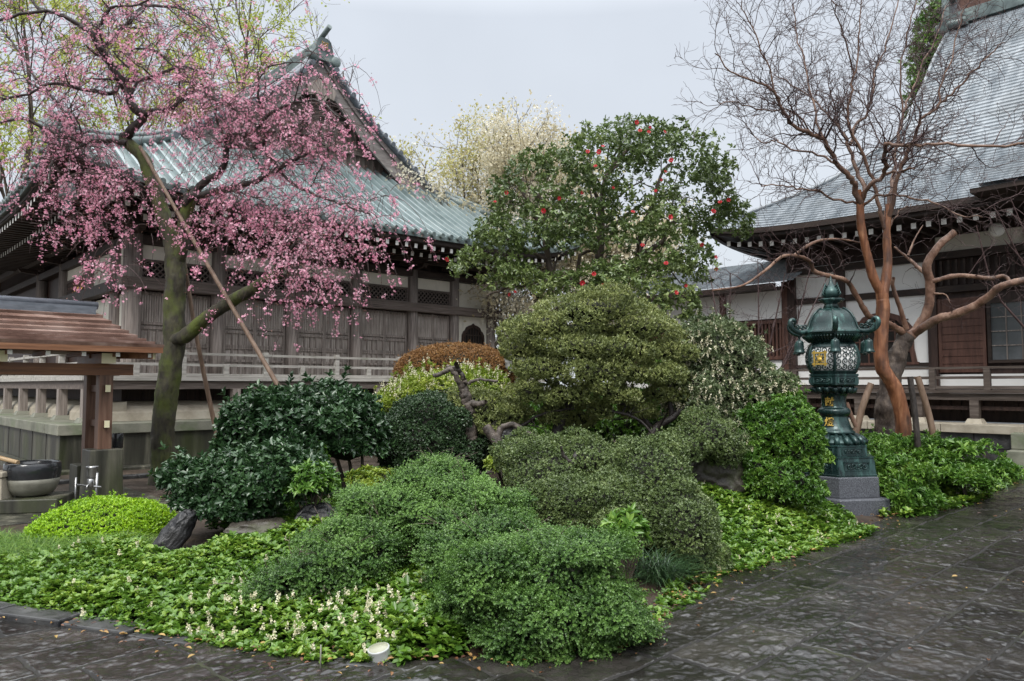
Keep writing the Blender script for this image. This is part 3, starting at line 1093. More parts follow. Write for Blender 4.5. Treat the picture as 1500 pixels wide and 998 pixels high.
def lattice(w, h, parent, loc, rz=0, mat='wood_grey_h', step=0.13, back=None):
    q = MB()
    f = 0.05
    q.box(0, w, -0.03, 0.03, 0, f); q.box(0, w, -0.03, 0.03, h - f, h)
    q.box(0, f, -0.03, 0.03, f, h - f); q.box(w - f, w, -0.03, 0.03, f, h - f)
    for sgn in (1, -1):
        k = -h
        while k < w + h:
            # line x = k + sgn*z
            pts = []
            z0, z1 = f, h - f
            x0 = k + (sgn * z0); x1 = k + (sgn * z1)
            zz0, zz1 = z0, z1
            def clip(xa, za, xb, zb):
                lo, hi = f, w - f
                if max(xa, xb) < lo or min(xa, xb) > hi: return None
                def cut(x): return za + (zb - za) * (x - xa) / (xb - xa)
                A_, B_ = (xa, za), (xb, zb)
                if A_[0] < lo: A_ = (lo, cut(lo))
                if A_[0] > hi: A_ = (hi, cut(hi))
                if B_[0] < lo: B_ = (lo, cut(lo))
                if B_[0] > hi: B_ = (hi, cut(hi))
                return A_, B_
            c_ = clip(x0, zz0, x1, zz1)
            if c_ and abs(c_[0][0] - c_[1][0]) > 0.01:
                y = -0.012 if sgn > 0 else 0.012
                q.bar((c_[0][0], y, c_[0][1]), (c_[1][0], y, c_[1][1]), 0.022, 0.026)
            k += step
    if back is None: q.box(f, w - f, 0.04, 0.05, f, h - f, 1)
    o = q.build('lattice_window', [M[mat], M['void']], parent)
    o.location = loc
    o.rotation_euler = (0, 0, rz)
    return o
for i in range(5):
    a, b = PX[i] + 0.15, PX[i + 1] - 0.15
    lattice(b - a, 0.43, hall, (a, 0.03, 3.875))
    MB().box(a, b, 0.02, 0.12, 4.31, 4.61).build('plaster_band', M['plaster'], hall)
a, b = PX[5] + 0.15, PX[6] - 0.12
MB().box(a, b, 0.02, 0.12, 3.875, 4.61).build('plaster_panel', M['plaster'], hall)

def ogee(w, h, n=10):
    """half outline of a cusped temple window, x>=0, from bottom to tip"""
    pts = [(w * 0.5 * 1.10, 0), (w * 0.5 * 1.02, h * 0.25), (w * 0.5, h * 0.55), (w * 0.49, h * 0.66), (w * 0.42, h * 0.76), (w * 0.36, h * 0.79), (w * 0.30, h * 0.88), (w * 0.17, h * 0.935), (w * 0.06, h * 0.955), (0, h)]
    return pts
def cusp_window(w, h, parent, loc, frame_mat, bar_mat, nb=7, hb=(0.33, 0.66), depth=0.05, fw=0.07):
    e_ = empty('cusped_window', loc, 0, parent)
    o1 = ogee(w, h)
    o2 = ogee(w - 2 * fw, h - 1.3 * fw)
    ring = [(x, z) for x, z in o1] + [(-x, z) for x, z in o1[::-1][1:]]
    ring2 = [(x, z + 0.0) for x, z in o2] + [(-x, z) for x, z in o2[::-1][1:]]
    n = len(ring)
    V = [(x, -depth, z) for x, z in ring] + [(x, -depth, z) for x, z in ring2] + [(x, 0.0, z) for x, z in ring] + [(x, 0.0, z) for x, z in ring2]
    F = []
    for i in range(n - 1):
        F += [(i, i + 1, n + i + 1, n + i), (i, i + 1, 2 * n + i + 1, 2 * n + i), (n + i, n + i + 1, 3 * n + i + 1, 3 * n + i)]
    MB().add(V, F).box(-w * 0.58, w * 0.58, -depth - 0.02, 0, -0.06, 0.0).build('frame', frame_mat, e_)
    MB().prism(ring2, 'y', -0.012, -0.002).build('backing', M['void'], e_)
    q = MB()
    def top(x):
        x = abs(x)
        xs_ = [p[0] for p in o2][::-1]; zs_ = [p[1] for p in o2][::-1]
        return float(np.interp(x, xs_, zs_))
    for i in range(nb):
        x = -(w / 2 - fw) + (w - 2 * fw) * (i + 0.5) / nb
        q.box(x - 0.016, x + 0.016, -0.035, -0.013, 0.0, top(x) - 0.01)
    for k in hb:
        q.box(-(w / 2 - fw), (w / 2 - fw), -0.032, -0.014, h * k - 0.015, h * k + 0.015)
    q.build('bars', bar_mat, e_)
    return e_
MB().box(a, b, 0.02, 0.12, 1.785, 3.635).build('plaster_panel', M['plaster'], hall)
cusp_window(0.86, 1.02, hall, ((a + b) / 2, 0.018, 2.42), M['wood_dark_v'], M['wood_dark'])

# left-hand face (plane x = 0)
MB().box(0.12, 0.2, 0.2, LD, 1.78, 5.4).build('back_wall', M['wood_dark_v'], hall)
MB().box(0.02, 0.11, 0.2, 0.92, 3.88, 4.62).build('plaster_panel', M['plaster'], hall)
MB().box(0.02, 0.11, 1.2, 2.95, 3.88, 4.62).build('plaster_panel', M['plaster'], hall)
MB().box(0.02, 0.11, 0.3, 2.95, 2.9, 3.6).build('plaster_panel', M['plaster'], hall)
lattice(2.2, 0.46, hall, (0.03, 5.45, 3.875), -PI / 2, back=False)
MB().box(0.02, 0.11, 3.25, 5.45, 4.36, 4.62).build('plaster_band', M['plaster'], hall)
for y0, y1 in ((5.75, 6.85), (7.0, 8.05), (8.4, 10)):
    MB().box(0.02, 0.11, y0, y1, 2.8, 3.6).build('plaster_panel', M['plaster'], hall)
m_, nt_, out_ = new_mat('lamp_glow')
em_ = nt_.nodes.new("ShaderNodeEmission")
em_.inputs["Color"].default_value = (1.0, 0.55, 0.16, 1)
em_.inputs["Strength"].default_value = 1.1
nt_.links.new(em_.outputs[0], out_.inputs[0])
M['glow'] = m_
q = MB()
for y in (3.45, 3.75, 4.05, 4.4, 4.7):
    q.lathe([(0.02, 3.96), (0.06, 4.0), (0.075, 4.08), (0.06, 4.17), (0.02, 4.2)], 12, (0.085, y, 0))
q.build('altar_lamp', M['glow'], hall)

# bracket zone under the eaves
bk = MB()
bk.box(-0.12, LX + 0.12, -0.12, 0.12, 4.62, 4.80)
bk.box(-0.5, LX + 0.5, -0.55, -0.40, 4.93, 5.08)
bk.box(-0.12, 0.12, 0.13, LD, 4.62, 4.80)
bk.box(-0.55, -0.40, -0.39, LD, 4.93, 5.08)
bk.build('wall_plate', M['wood_dark'], hall)
def bracket(loc, rz):
    q = MB()
    q.box(-0.15, 0.15, -0.15, 0.12, 4.80, 4.87)
    q.prism([(-0.52, 4.87), (0.52, 4.87), (0.52, 4.93), (-0.52, 4.93)], 'y', -0.07, 0.07)
    q.prism([(-0.62, 4.93), (-0.55, 4.84), (-0.2, 4.80), (0.1, 4.80), (0.1, 4.93)], 'x', -0.07, 0.07)
    for x in (-0.42, 0, 0.42):
        q.box(x - 0.08, x + 0.08, -0.09, 0.09, 4.93, 5.02)
    q.box(-0.06, 0.06, -0.78, -0.6, 4.98, 5.1)
    q.box(-0.062, 0.062, -0.79, -0.782, 4.978, 5.102, 1)
    o = q.build('bracket', [M['wood_dark'], M['white_paint']], hall)
    o.location = loc
    o.rotation_euler = (0, 0, rz)
    return o
b0_ = bracket((0, 0, 0), 0)
for x in PX[1:]:
    c = b0_.copy(); COL.objects.link(c); c.location = (x, 0, 0)
for y in (1.05, 3.1, 5.6, 8.2):
    c = b0_.copy(); COL.objects.link(c); c.location = (0, y, 0); c.rotation_euler = (0, 0, -PI / 2)

# roof
LP = smooth_prof([(0, 5.38), (1.0, 5.98), (2.04, 6.66), (3.03, 7.36), (5.3, 8.98), (6.3, 9.86), (7.08, 10.72)])
E0, E1, YE = -2.0, LX + 2.0, -2.0
XC = (E0 + E1) / 2
GB = 3.3      # gable roof edge, from the eave line
put_f = lambda e, b, z: (e, YE + b, z)
put_l = lambda e, b, z: (E0 + b, e, z)
put_r = lambda e, b, z: (E1 - b, e, z)
rf = MB()
zf_f = roof_side(rf, LP, E0, E1, 4.05, 9, 9, put_f, 0.62, ribs=0.283, rib_mi=1)
zf_l = roof_side(rf, LP, YE, LD + 2, 7.08, GB, GB, put_l, 0.62, ribs=0.283, rib_mi=1)
roof_side(rf, LP, YE, LD + 2, 7.08, GB, GB, put_r, 0.62, ribs=0.283, rib_mi=1, ne=20)
roof = rf.build('roof', [M['patina'], M['patina_light']], hall)
q = MB()
eave_strip(q, zf_f, E0, E1, put_f, -0.005, -0.10, 0.0)
eave_strip(q, zf_l, YE, LD + 2, put_l, -0.005, -0.10, 0.0)
# round tile ends along the eave
for e in np.arange(E0 + 0.283 * 0.6, E1, 0.283):
    z = float(zf_f(np.array(e), np.array(0.0)))
    q.tube([put_f(e, -0.10, z + 0.005), put_f(e, 0.05, z + 0.03)], 0.062, 10)
for e in np.arange(YE + 0.283 * 0.6, 9, 0.283):
    z = float(zf_l(np.array(e), np.array(0.0)))
    q.tube([put_l(e, -0.10, z + 0.005), put_l(e, 0.05, z + 0.03)], 0.062, 10)
q.build('eave_edge', M['patina_dark'], roof)
q = MB()
soffit(q, zf_f, E0, E1, put_f, -0.24, 2.05, 0.09)
soffit(q, zf_l, YE, LD + 2, put_l, -0.24, 2.05, 0.09)
eave_strip(q, zf_f, E0, E1, put_f, -0.10, -0.27, 0.08)
eave_strip(q, zf_l, YE, LD + 2, put_l, -0.10, -0.27, 0.08)
q.build('soffit', M['wood_dark'], roof)
def rafter(length, s=0.085):
    q = MB().box(-s / 2, s / 2, 0, length, -s * 0.6, s * 0.6, 0)
    q.box(-s / 2 - 0.002, s / 2 + 0.002, -0.006, -0.001, -s * 0.6 - 0.002, s * 0.6 + 0.002, 1)
    o = q.build('rafter', [M['wood_dark'], M['white_paint']], roof)
    o.rotation_euler = (math.atan(0.09), 0, 0)
    return o
r_up, r_lo = rafter(1.2), rafter(1.3)
first = [True, True]
nr = 0
for e in np.arange(E0 + 0.35, E1 - 0.2, 0.283):
    z = float(zf_f(np.array(e), np.array(0.05)))
    for k, (src, b, dz) in enumerate(((r_up, 0.14, -0.335), (r_lo, 0.68, -0.43))):
        if k == 1 and (e < E0 + 0.8 or e > E1 - 0.8): continue
        if first[k]:
            o = src; first[k] = False
        else:
            o = src.copy(); COL.objects.link(o)
        o.location = (e, YE + b, z + dz)
        nr += 1
q = MB()
for e in np.arange(YE + 0.4, 9, 0.283):
    z = float(zf_l(np.array(e), np.array(0.05)))
    for b, dz in ((0.14, -0.335), (0.68, -0.43)):
        q.box(E0 + b, E0 + b + 1.2, e - 0.043, e + 0.043, z + dz - 0.05, z + dz + 0.05, 0)
        q.box(E0 + b - 0.006, E0 + b - 0.001, e - 0.045, e + 0.045, z + dz - 0.052, z + dz + 0.052, 1)
tag(q.build('rafter', [M['wood_dark'], M['white_paint']], roof), kind='stuff')

# hips
def hip_line(corner_e, sgn, n=14, b1=3.0):
    pts = []
    for b in np.linspace(0.0, b1, n):
        e = corner_e + sgn * b
        pts.append((e, YE + b, float(interp(LP, b) + 0.62 * max(0, 1 - b / 3.0) ** 1.5) + 0.06))
    return pts
for ce, sg in ((E0, 1), (E1, -1)):
    h = hip_line(ce, sg)
    q = MB().tube(h, 0.13, 8)
    hp = np.array(h)
    q.tube(hp + [0, 0, 0.13], 0.075, 8)
    q.tube([h[0], (h[0][0] - sg * 0.12, h[0][1] - 0.12, h[0][2] + 0.10)], [0.15, 0.13], 10)
    q.tube([(h[2][0], h[2][1], h[2][2] + 0.1), (h[0][0] - sg * 0.02, h[0][1] - 0.02, h[0][2] + 0.33)], 0.06, 8)
    q.build('hip_ridge', M['patina_dark'], roof)
# gable
gy_ = YE + 3.92
gw = MB()
bs = np.linspace(3.6, 7.08, 12)
prof_l = [(E0 + b, float(interp(LP, b)) - 0.06) for b in bs]
prof_r = [(E1 - b, float(interp(LP, b)) - 0.06) for b in bs[::-1]]
gw.prism(prof_l + prof_r[1:], 'y', gy_, gy_ + 0.06)
gb = gw.build('gable_wall', M['wood_grey_v'], hall)
q = MB()
for x in np.arange(E0 + 4.1, E1 - 4.0, 0.30):
    b = min(x - E0, E1 - x)
    q.box(x - 0.03, x + 0.03, gy_ - 0.035, gy_, 7.9, float(interp(LP, b)) - 0.12)
q.box(XC - 2.75, XC + 2.75, gy_ - 0.16, gy_ - 0.036, 8.3, 8.58)
q.box(XC - 1.7, XC + 1.7, gy_ - 0.16, gy_ - 0.036, 9.15, 9.4)
q.box(XC - 0.16, XC + 0.16, gy_ - 0.2, gy_ - 0.165, 8.0, 10.3)
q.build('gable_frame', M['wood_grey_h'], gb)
def barge(y, thick, top, bot, mat, name):
    V, F = [], []
    bs = np.linspace(3.2, 7.08, 22)
    for half in (0, 1):
        base = len(V)
        for b in bs:
            x = E0 + b if half == 0 else E1 - b
            z = float(interp(LP, b))
            w = 1.0 + 0.25 * (1 - (b - 3.2) / 3.9)
            V += [(x, y, z + top), (x, y, z + bot * w), (x, y + thick, z + bot * w), (x, y + thick, z + top)]
        for i in range(len(bs) - 1):
            a = base + i * 4
            F += [(a, a + 1, a + 5, a + 4), (a + 1, a + 2, a + 6, a + 5), (a + 2, a + 3, a + 7, a + 6), (a + 3, a, a + 4, a + 7)]
    return MB().add(V, F).build(name, mat, hall)
yv = YE + GB
barge(yv + 0.06, 0.07, -0.10, -0.62, M['wood_pale'], 'bargeboard')
barge(yv + 0.0, 0.055, -0.03, -0.20, M['wood_pale'], 'bargeboard_trim')
q = MB()
for half in (0, 1):
    pts = []
    for b in np.linspace(3.1, 7.0, 20):
        x = E0 + b if half == 0 else E1 - b
        pts.append((x, yv - 0.02, float(interp(LP, b)) + 0.05))
    q.tube(pts, 0.10, 8)
    pts2 = [(p_[0], p_[1] + 0.32, p_[2] + 0.05) for p_ in pts]
    q.tube(pts2, 0.11, 8)
    for b in np.arange(3.2, 6.9, 0.27):
        x = E0 + b if half == 0 else E1 - b
        z = float(interp(LP, b))
        q.tube([(x, yv - 0.19, z + 0.03), (x, yv + 0.28, z + 0.10)], 0.078, 10)
q.build('verge_tiles', M['tile_grey'], roof)
q = MB()      # gegyo: the carved pendant below the apex
q.prism([(XC - 0.12, 10.0), (XC - 0.45, 9.75), (XC - 0.38, 9.5), (XC - 0.18, 9.55), (XC, 9.22), (XC + 0.18, 9.55), (XC + 0.38, 9.5), (XC + 0.45, 9.75), (XC + 0.12, 10.0)], 'y', yv - 0.02, yv + 0.05)
q.build('gable_pendant', M['wood_grey_v'], hall)
# main ridge with its end ornament
q = MB()
q.box(XC - 0.24, XC + 0.24, yv + 0.1, LD - 0.6, 10.62, 10.86)
q.box(XC - 0.17, XC + 0.17, yv + 0.1, LD - 0.6, 10.86, 11.02)
q.tube([(XC, yv + 0.05, 11.05), (XC, LD - 0.55, 11.05)], 0.12, 10)
rdg = q.build('ridge', M['patina_dark'], roof)
orn = MB()
cx_ = XC
orn.prism([(cx_ - 0.42, 10.5), (cx_ - 0.47, 10.62), (cx_ - 0.33, 10.68), (cx_ - 0.28, 10.95), (cx_ - 0.23, 11.12), (cx_ - 0.1, 11.2), (cx_ + 0.1, 11.2), (cx_ + 0.23, 11.12), (cx_ + 0.28, 10.95), (cx_ + 0.33, 10.68), (cx_ + 0.47, 10.62), (cx_ + 0.42, 10.5)], 'y', yv - 0.12, yv + 0.1)
for sg in (-1, 1):
    orn.lathe([(0.02, -0.05), (0.15, -0.04), (0.17, 0.0), (0.15, 0.04), (0.02, 0.05)], 16, (0, 0, 0))
    V = orn.v[-5 * 16:]
    for k in range(5 * 16):
        x, y, z = V[k]
        orn.v[-5 * 16 + k] = (cx_ + sg * 0.40 + x, yv - 0.14 + z, 10.55 + y)
orn.tube([(cx_, yv - 0.42, 11.45), (cx_, yv + 0.35, 11.14)], 0.08, 12)
orn.box(cx_ - 0.14, cx_ + 0.14, yv - 0.15, yv - 0.121, 10.81, 11.09)
orn.v = [(cx_ + (x - cx_) * 0.88, yv - 0.12 + (y - yv + 0.12) * (0.9 if y < yv - 0.13 else 1.0), 10.62 + (z - 10.62) * 0.90) for x, y, z in orn.v]
oo = orn.build('ridge_ornament', M['patina_dark'], roof)
def crest(parent, s, loc, name='gold_crest', rot=(0, 0, 0), mat='gold'):
    """well-curb frame with a round fruit and leaves, in the x-z plane"""
    q = MB()
    t = 0.11 * s
    for k in (-0.36, 0.36):
        q.box(k * s - t / 2, k * s + t / 2, -0.02 * s, 0, -0.5 * s, 0.5 * s)
        q.box(-0.5 * s, 0.5 * s, -0.03 * s, -0.0201 * s, k * s - t / 2, k * s + t / 2)
    q.lathe([(0.001, 0.0), (0.11, 0.02), (0.17, 0.1), (0.16, 0.2), (0.08, 0.27), (0.001, 0.28)], 12, (0, 0, 0))
    nv = 6 * 12
    for k in range(nv):
        x, y, z = q.v[-nv + k]
        q.v[-nv + k] = (x * s, y * s * 0.3 - 0.02 * s, (z - 0.22) * s)
    for a in (-55, 0, 55):
        ca, sa = math.cos(R(a)), math.sin(R(a))
        pl = [(0, 0.04), (0.08, 0.14), (0, 0.28), (-0.08, 0.14)]
        q.prism([((x * ca + z * sa) * s, (-x * sa + z * ca + (0.02)) * s) for x, z in pl], 'y', -0.03 * s, 0)
    for sg in (-1, 1):
        q.prism([(sg * 0.05 * s, -0.26 * s), (sg * 0.27 * s, -0.12 * s), (sg * 0.24 * s, -0.26 * s)], 'y', -0.02 * s, 0)
    o = q.build(name, M[mat], parent)
    o.location = loc
    o.rotation_euler = rot
    return o
crest(oo, 0.21, (cx_, yv - 0.15, 10.917), mat='dull_gold')
# =================================================================== RIGHT HALL
hall2 = empty('temple_hall', (7.51, 20.0, 0), AU - PI / 2)
tag(hall2, 'dark timber temple hall with white walls and wet shingled roof behind the bare orange tree', 'temple')
RX = 11.0
q = MB().box(-0.5, RX, -1.6, 9, -0.05, 0.62)
for x in np.arange(-0.4, RX, 1.25):
    q.box(x - 0.01, x + 0.01, -1.606, -1.59, 0, 0.62, 1)
q.box(-0.5, RX, -1.605, -1.59, 0.31, 0.325, 1)
sp = q.build('stone_platform', [M['dark_stone'], M['void']], hall2)
q = MB()
for x in np.arange(-0.5, RX, 1.5):
    q.box(x + 0.006, x + 1.494, -1.68, -0.8, 0.623, 0.80)
q.build('cap_stone', M['pale_stone'], sp, bevel=0.012)
q = MB()
q.box(5.35, 6.9, -2.4, -1.7, -0.05, 0.36)
q.box(5.35, 6.9, -2.05, -1.69, 0.363, 0.68)
q.build('stone_step', M['mossy_stone'], hall2, bevel=0.02)
q = MB().box(-0.1, RX, -0.25, -0.05, 0.8, 1.42)
for x in np.arange(0, RX, 0.22):
    q.box(x, x + 0.05, -0.29, -0.25, 1.0, 1.42)
q.box(-0.1, RX, -0.98, -0.9, 1.08, 1.16)
q.build('underfloor_wall', M['wood_dark_v'], hall2)
q = MB().box(-0.6, RX, -1.18, 0.1, 1.44, 1.51)
vr2 = q.build('veranda_floor', M['wood_rail_dark'], hall2)
MB().box(-0.6, RX, -1.12, -1.0, 1.29, 1.435).build('edge_beam', M['wood_rail_dark'], vr2)
q = MB().box(-0.085, 0.085, -0.085, 0.085, 0.9, 1.29)
q.add([(-0.17, -0.17, 0.797), (0.17, -0.17, 0.797), (0.17, 0.17, 0.797), (-0.17, 0.17, 0.797), (-0.12, -0.12, 0.9), (0.12, -0.12, 0.9), (0.12, 0.12, 0.9), (-0.12, 0.12, 0.9)],
      [(0, 3, 2, 1), (4, 5, 6, 7), (0, 1, 5, 4), (1, 2, 6, 5), (2, 3, 7, 6), (3, 0, 4, 7)], 1)
s0_ = q.build('floor_post', [M['wood_rail_dark'], M['pale_stone']], hall2)
s0_.location = (-0.5, -1.06, 0)
for x in (0.8, 2.1, 3.4, 4.5, 5.8, 7.1):
    c = s0_.copy(); COL.objects.link(c); c.location = (x, -1.06, 0)
rl2 = empty('balustrade', (0, 0, 0), 0, hall2)
MB().bar((-0.6, -1.08, 1.98), (RX, -1.08, 1.98), 0.075, 0.05).build('top_rail', M['wood_rail_dark'], rl2)
MB().bar((-0.6, -1.08, 1.77), (RX, -1.08, 1.77), 0.06, 0.06).build('middle_rail', M['wood_rail_dark'], rl2)
MB().bar((-0.6, -1.08, 1.56), (RX, -1.08, 1.56), 0.1, 0.07).build('bottom_rail', M['wood_rail_dark'], rl2)
p0_ = MB().box(-0.06, 0.06, -0.06, 0.06, 1.5, 1.97).build('rail_post', M['wood_rail_dark'], rl2)
p0_.location = (-0.5, -1.08, 0)
for x in (0.55, 1.6, 2.65, 3.7, 4.75, 5.8, 6.85):
    c = p0_.copy(); COL.objects.link(c); c.location = (x, -1.08, 0)

def post2(x, w=0.2, y=0.0, z1=5.0):
    o = MB().box(-w / 2, w / 2, -w / 2, w / 2, 1.5, z1).build('column', M['wood_dark_v'], hall2)
    o.location = (x, y, 0)
    return o
c_ = post2(0)
for x in (1.3, 3.42, 5.4, 7.2):
    c = c_.copy(); COL.objects.link(c); c.location = (x, 0, 0)
MB().box(0.0, RX, 0.09, 0.16, 1.5, 5.5).build('back_wall', M['wood_dark_v'], hall2)
# white walls with dark beams
q = MB()
for x0, x1 in ((0.1, 1.2), (1.4, 3.32)):
    q = MB().box(x0, x1, 0.02, 0.088, 3.9, 4.72)
    q.build('white_panel', M['plaster_white'], hall2)
    MB().box(x0, x1, 0.02, 0.088, 1.62, 3.74).build('white_panel', M['plaster_white'], hall2)
for x0, x1 in ((3.52, 5.3), (5.5, 7.1), (7.3, 9)):
    MB().box(x0, x1, 0.02, 0.088, 1.52, 1.86).build('white_panel', M['plaster_white'], hall2)
    MB().box(x0, x1, -0.02, 0.088, 4.7, 5.06).build('plaster_band', M['plaster'], hall2)
q = MB().box(-0.1, RX, -0.06, 0.02, 3.745, 3.895)
q.box(-0.1, RX, -0.12, 0.015, 4.52, 4.69)
q.box(-0.1, 3.4, -0.05, 0.018, 2.06, 2.14)
q.build('tie_beam', M['wood_dark'], hall2)
cusp_window(1.45, 1.28, hall2, (2.25, 0.018, 2.16), M['wood_brown'], M['wood_brown'], nb=6, hb=(0.2, 0.4, 0.6, 0.8), depth=0.06, fw=0.10)
# shutter and sliding window at the right
q = MB().box(3.53, 4.48, -0.02, 0.08, 1.9, 3.6)
for z in np.arange(2.1, 3.4, 0.17):
    q.box(3.58, 4.43, -0.035, -0.02, z, z + 0.15)
q.box(3.53, 3.6, -0.05, -0.0, 1.9, 3.6); q.box(4.42, 4.49, -0.05, -0.0, 1.9, 3.6)
q.build('shutter', M['wood_brown'], hall2)
def grid_window(x0, x1, z0, z1, nx, nz, name='window'):
    e_ = empty(name, (x0, -0.01, z0), 0, hall2)
    w, h = x1 - x0, z1 - z0
    q = MB()
    f = 0.07
    q.box(0, w, -0.04, 0.02, 0, f); q.box(0, w, -0.04, 0.02, h - f, h)
    q.box(0, f, -0.04, 0.02, f, h - f); q.box(w - f, w, -0.04, 0.02, f, h - f)
    q.build('frame', M['wood_dark'], e_)
    q = MB()
    for i in range(1, nx):
        x = f + (w - 2 * f) * i / nx
        q.box(x - 0.011, x + 0.011, -0.012, 0.01, f, h - f)
    for i in range(1, nz):
        z = f + (h - 2 * f) * i / nz
        q.box(f, w - f, -0.010, 0.008, z - 0.011, z + 0.011)
    q.build('muntin', M['wood_grey_v'], e_)
    MB().box(f, w - f, 0.012, 0.02, f, h - f).build('pane', M['pane'], e_)
grid_window(4.52, 6.4, 2.1, 3.5, 6, 4)
q = MB()
for x in np.arange(3.6, 7.0, 0.16):
    q.box(x, x + 0.05, -0.03, 0.02, 3.92, 4.5)
q.build('transom_lattice', M['wood_dark'], hall2)
# round white lamp and drum-like wood disc under the eave
q = MB().lathe([(0.02, -0.05), (0.12, -0.05), (0.155, -0.02), (0.155, 0.02), (0.12, 0.05), (0.02, 0.05)], 24)
o = q.build('lamp_globe', M['white_paint'], hall2)
o.rotation_euler = (PI / 2, 0, 0)
o.location = (4.95, -0.75, 4.93)
MB().tube([(4.95, -0.72, 5.0), (4.95, -0.72, 5.34)], 0.015, 6).build('lamp_rod', M['wood_dark'], hall2)

# roof
RP = smooth_prof([(0, 5.42), (1.35, 6.3), (2.3, 6.96), (3.6, 8.22), (4.3, 8.92), (5.6, 10.2), (6.4, 11.05), (8.3, 12.8)])
e0, e1 = -1.25, 16.0
gx_ = 3.55
put_a = lambda e, b, z: (e, -2 + b, z)
rb_ = MB()
zfa = roof_side(rb_, RP, e0, e1, 8.3, gx_, 0.0, put_a, 0.30, courses=0.125, ne=60)
put_b = lambda e, b, z: (e0 + b, e, z)
zfb = roof_side(rb_, RP, -2.0, 15.0, gx_ + 0.3, 20, 20, put_b, 0.30, courses=0.125, ne=40)
roof2 = rb_.build('roof', M['slate'], hall2)
put_c = lambda e, b, z: (e, 14.6 - b, z)
rb_ = MB()
roof_side(rb_, RP, e0 + gx_, e1, 8.3, 0, 0, put_c, 0.0, courses=0.5, ne=8)
rb_.build('roof_slope', M['slate'], hall2)
# projecting porch roof at the right: the eave runs further out from x = 4.9 on
q = MB()
V, F = [], []
xs_ = np.linspace(4.92, 12, 20)
for b in (-0.62, -0.3, 0.0, 0.35):
    for x in xs_:
        z = 5.42 + (0.18 if b < 0.3 else 0.0) + (b + 0.62) * 0.28 - 0.05
        if b >= 0.3: z = float(interp(RP, b)) + 0.03
        V.append((x, -2 + b, z))
for r_ in range(3):
    for i in range(19):
        F.append((r_ * 20 + i, r_ * 20 + i + 1, (r_ + 1) * 20 + i + 1, (r_ + 1) * 20 + i))
q.add(V, F)
q.build('porch_roof', M['slate'], hall2)
q = MB().box(4.94, 12, -2.55, -1.9, 5.40, 5.49)
q.build('porch_soffit', M['wood_dark'], hall2)
q = MB()
eave_strip(q, zfa, e0, e1, put_a, 0.02, -0.10, 0.0)
eave_strip(q, zfa, e0, e1, put_a, -0.10, -0.24, 0.09)
soffit(q, zfa, e0, e1, put_a, -0.22, 2.05, 0.05)
eave_strip(q, zfb, -2, 15, put_b, 0.02, -0.22, 0.0)
soffit(q, zfb, -2, 15, put_b, -0.22, 1.3, 0.05)
q.build('soffit', M['wood_dark'], roof2)
q = MB().box(-0.045, 0.045, 0, 1.3, -0.06, 0.06, 0)
q.box(-0.05, 0.05, -0.006, -0.001, -0.062, 0.062, 1)
rf0 = q.build('rafter', [M['wood_dark'], M['white_paint']], roof2)
fst = True
for x in np.arange(e0 + 0.35, 7.5, 0.30):
    o = rf0 if fst else rf0.copy()
    if not fst: COL.objects.link(o)
    fst = False
    o.location = (x, -1.66, float(zfa(np.array(x), np.array(0.05))) - 0.37)
# hip and verge
q = MB()
pts = [(e0 + b, -2 + b, float(interp(RP, b) + 0.30 * max(0, 1 - b / 3.0) ** 1.5) + 0.05) for b in np.linspace(0, gx_, 12)]
q.tube(pts, 0.055, 8)
pts = [(e0 + gx_ + 0.02, -2 + b, float(interp(RP, b)) + 0.05) for b in np.linspace(gx_, 8.2, 14)]
q.tube(pts, 0.055, 8)
q.build('verge', M['slate'], roof2)
V, F = [], []
for i, b in enumerate(np.linspace(gx_ - 0.3, 8.3, 14)):
    z = float(interp(RP, b))
    V += [(e0 + gx_ + 0.05, -2 + b, z + 0.0), (e0 + gx_ + 0.05, -2 + b, z - 0.5), (e0 + gx_ + 0.13, -2 + b, z - 0.5), (e0 + gx_ + 0.13, -2 + b, z)]
for i in range(13):
    a = i * 4
    F += [(a, a + 1, a + 5, a + 4), (a + 1, a + 2, a + 6, a + 5), (a + 2, a + 3, a + 7, a + 6)]
MB().add(V, F).build('bargeboard', M['wood_dark'], hall2)
MB().prism([(-2 + b, float(interp(RP, b)) - 0.1) for b in np.linspace(gx_, 8.3, 10)] + [(14.6 - b, float(interp(RP, b)) - 0.1) for b in np.linspace(8.3, gx_, 10)], 'x', e0 + gx_ + 0.4, e0 + gx_ + 0.5).build('gable_wall', M['wood_dark_v'], hall2)
# great box ridge
q = MB()
x0 = e0 + gx_ + 0.05
q.box(x0, 16, 5.86, 6.74, 12.55, 12.95, 0)
q.box(x0 + 0.2, 16, 5.98, 6.62, 12.95, 13.6, 1)
q.box(x0 + 0.05, 16, 5.8, 6.8, 13.6, 13.78, 0)
q.tube([(x0, 6.3, 13.85), (16, 6.3, 13.85)], 0.16, 10, 0)
q.build('ridge', [M['patina_dark'], M['wood_brown']], roof2)
q = MB()
q.prism([(5.55, 12.3), (5.45, 12.6), (5.8, 12.75), (5.85, 13.5), (6.0, 14.1), (6.3, 14.3), (6.6, 14.1), (6.75, 13.5), (6.8, 12.75), (7.15, 12.6), (7.05, 12.3)], 'x', x0 - 0.2, x0)
q.tube([(x0 - 0.55, 6.3, 14.45), (x0 + 0.2, 6.3, 14.1)], 0.12, 10)
q.tube([(x0 - 0.35, 5.75, 12.52), (x0 + 0.5, 5.75, 12.55)], 0.13, 10)
q.build('ridge_ornament', M['patina_dark'], roof2)

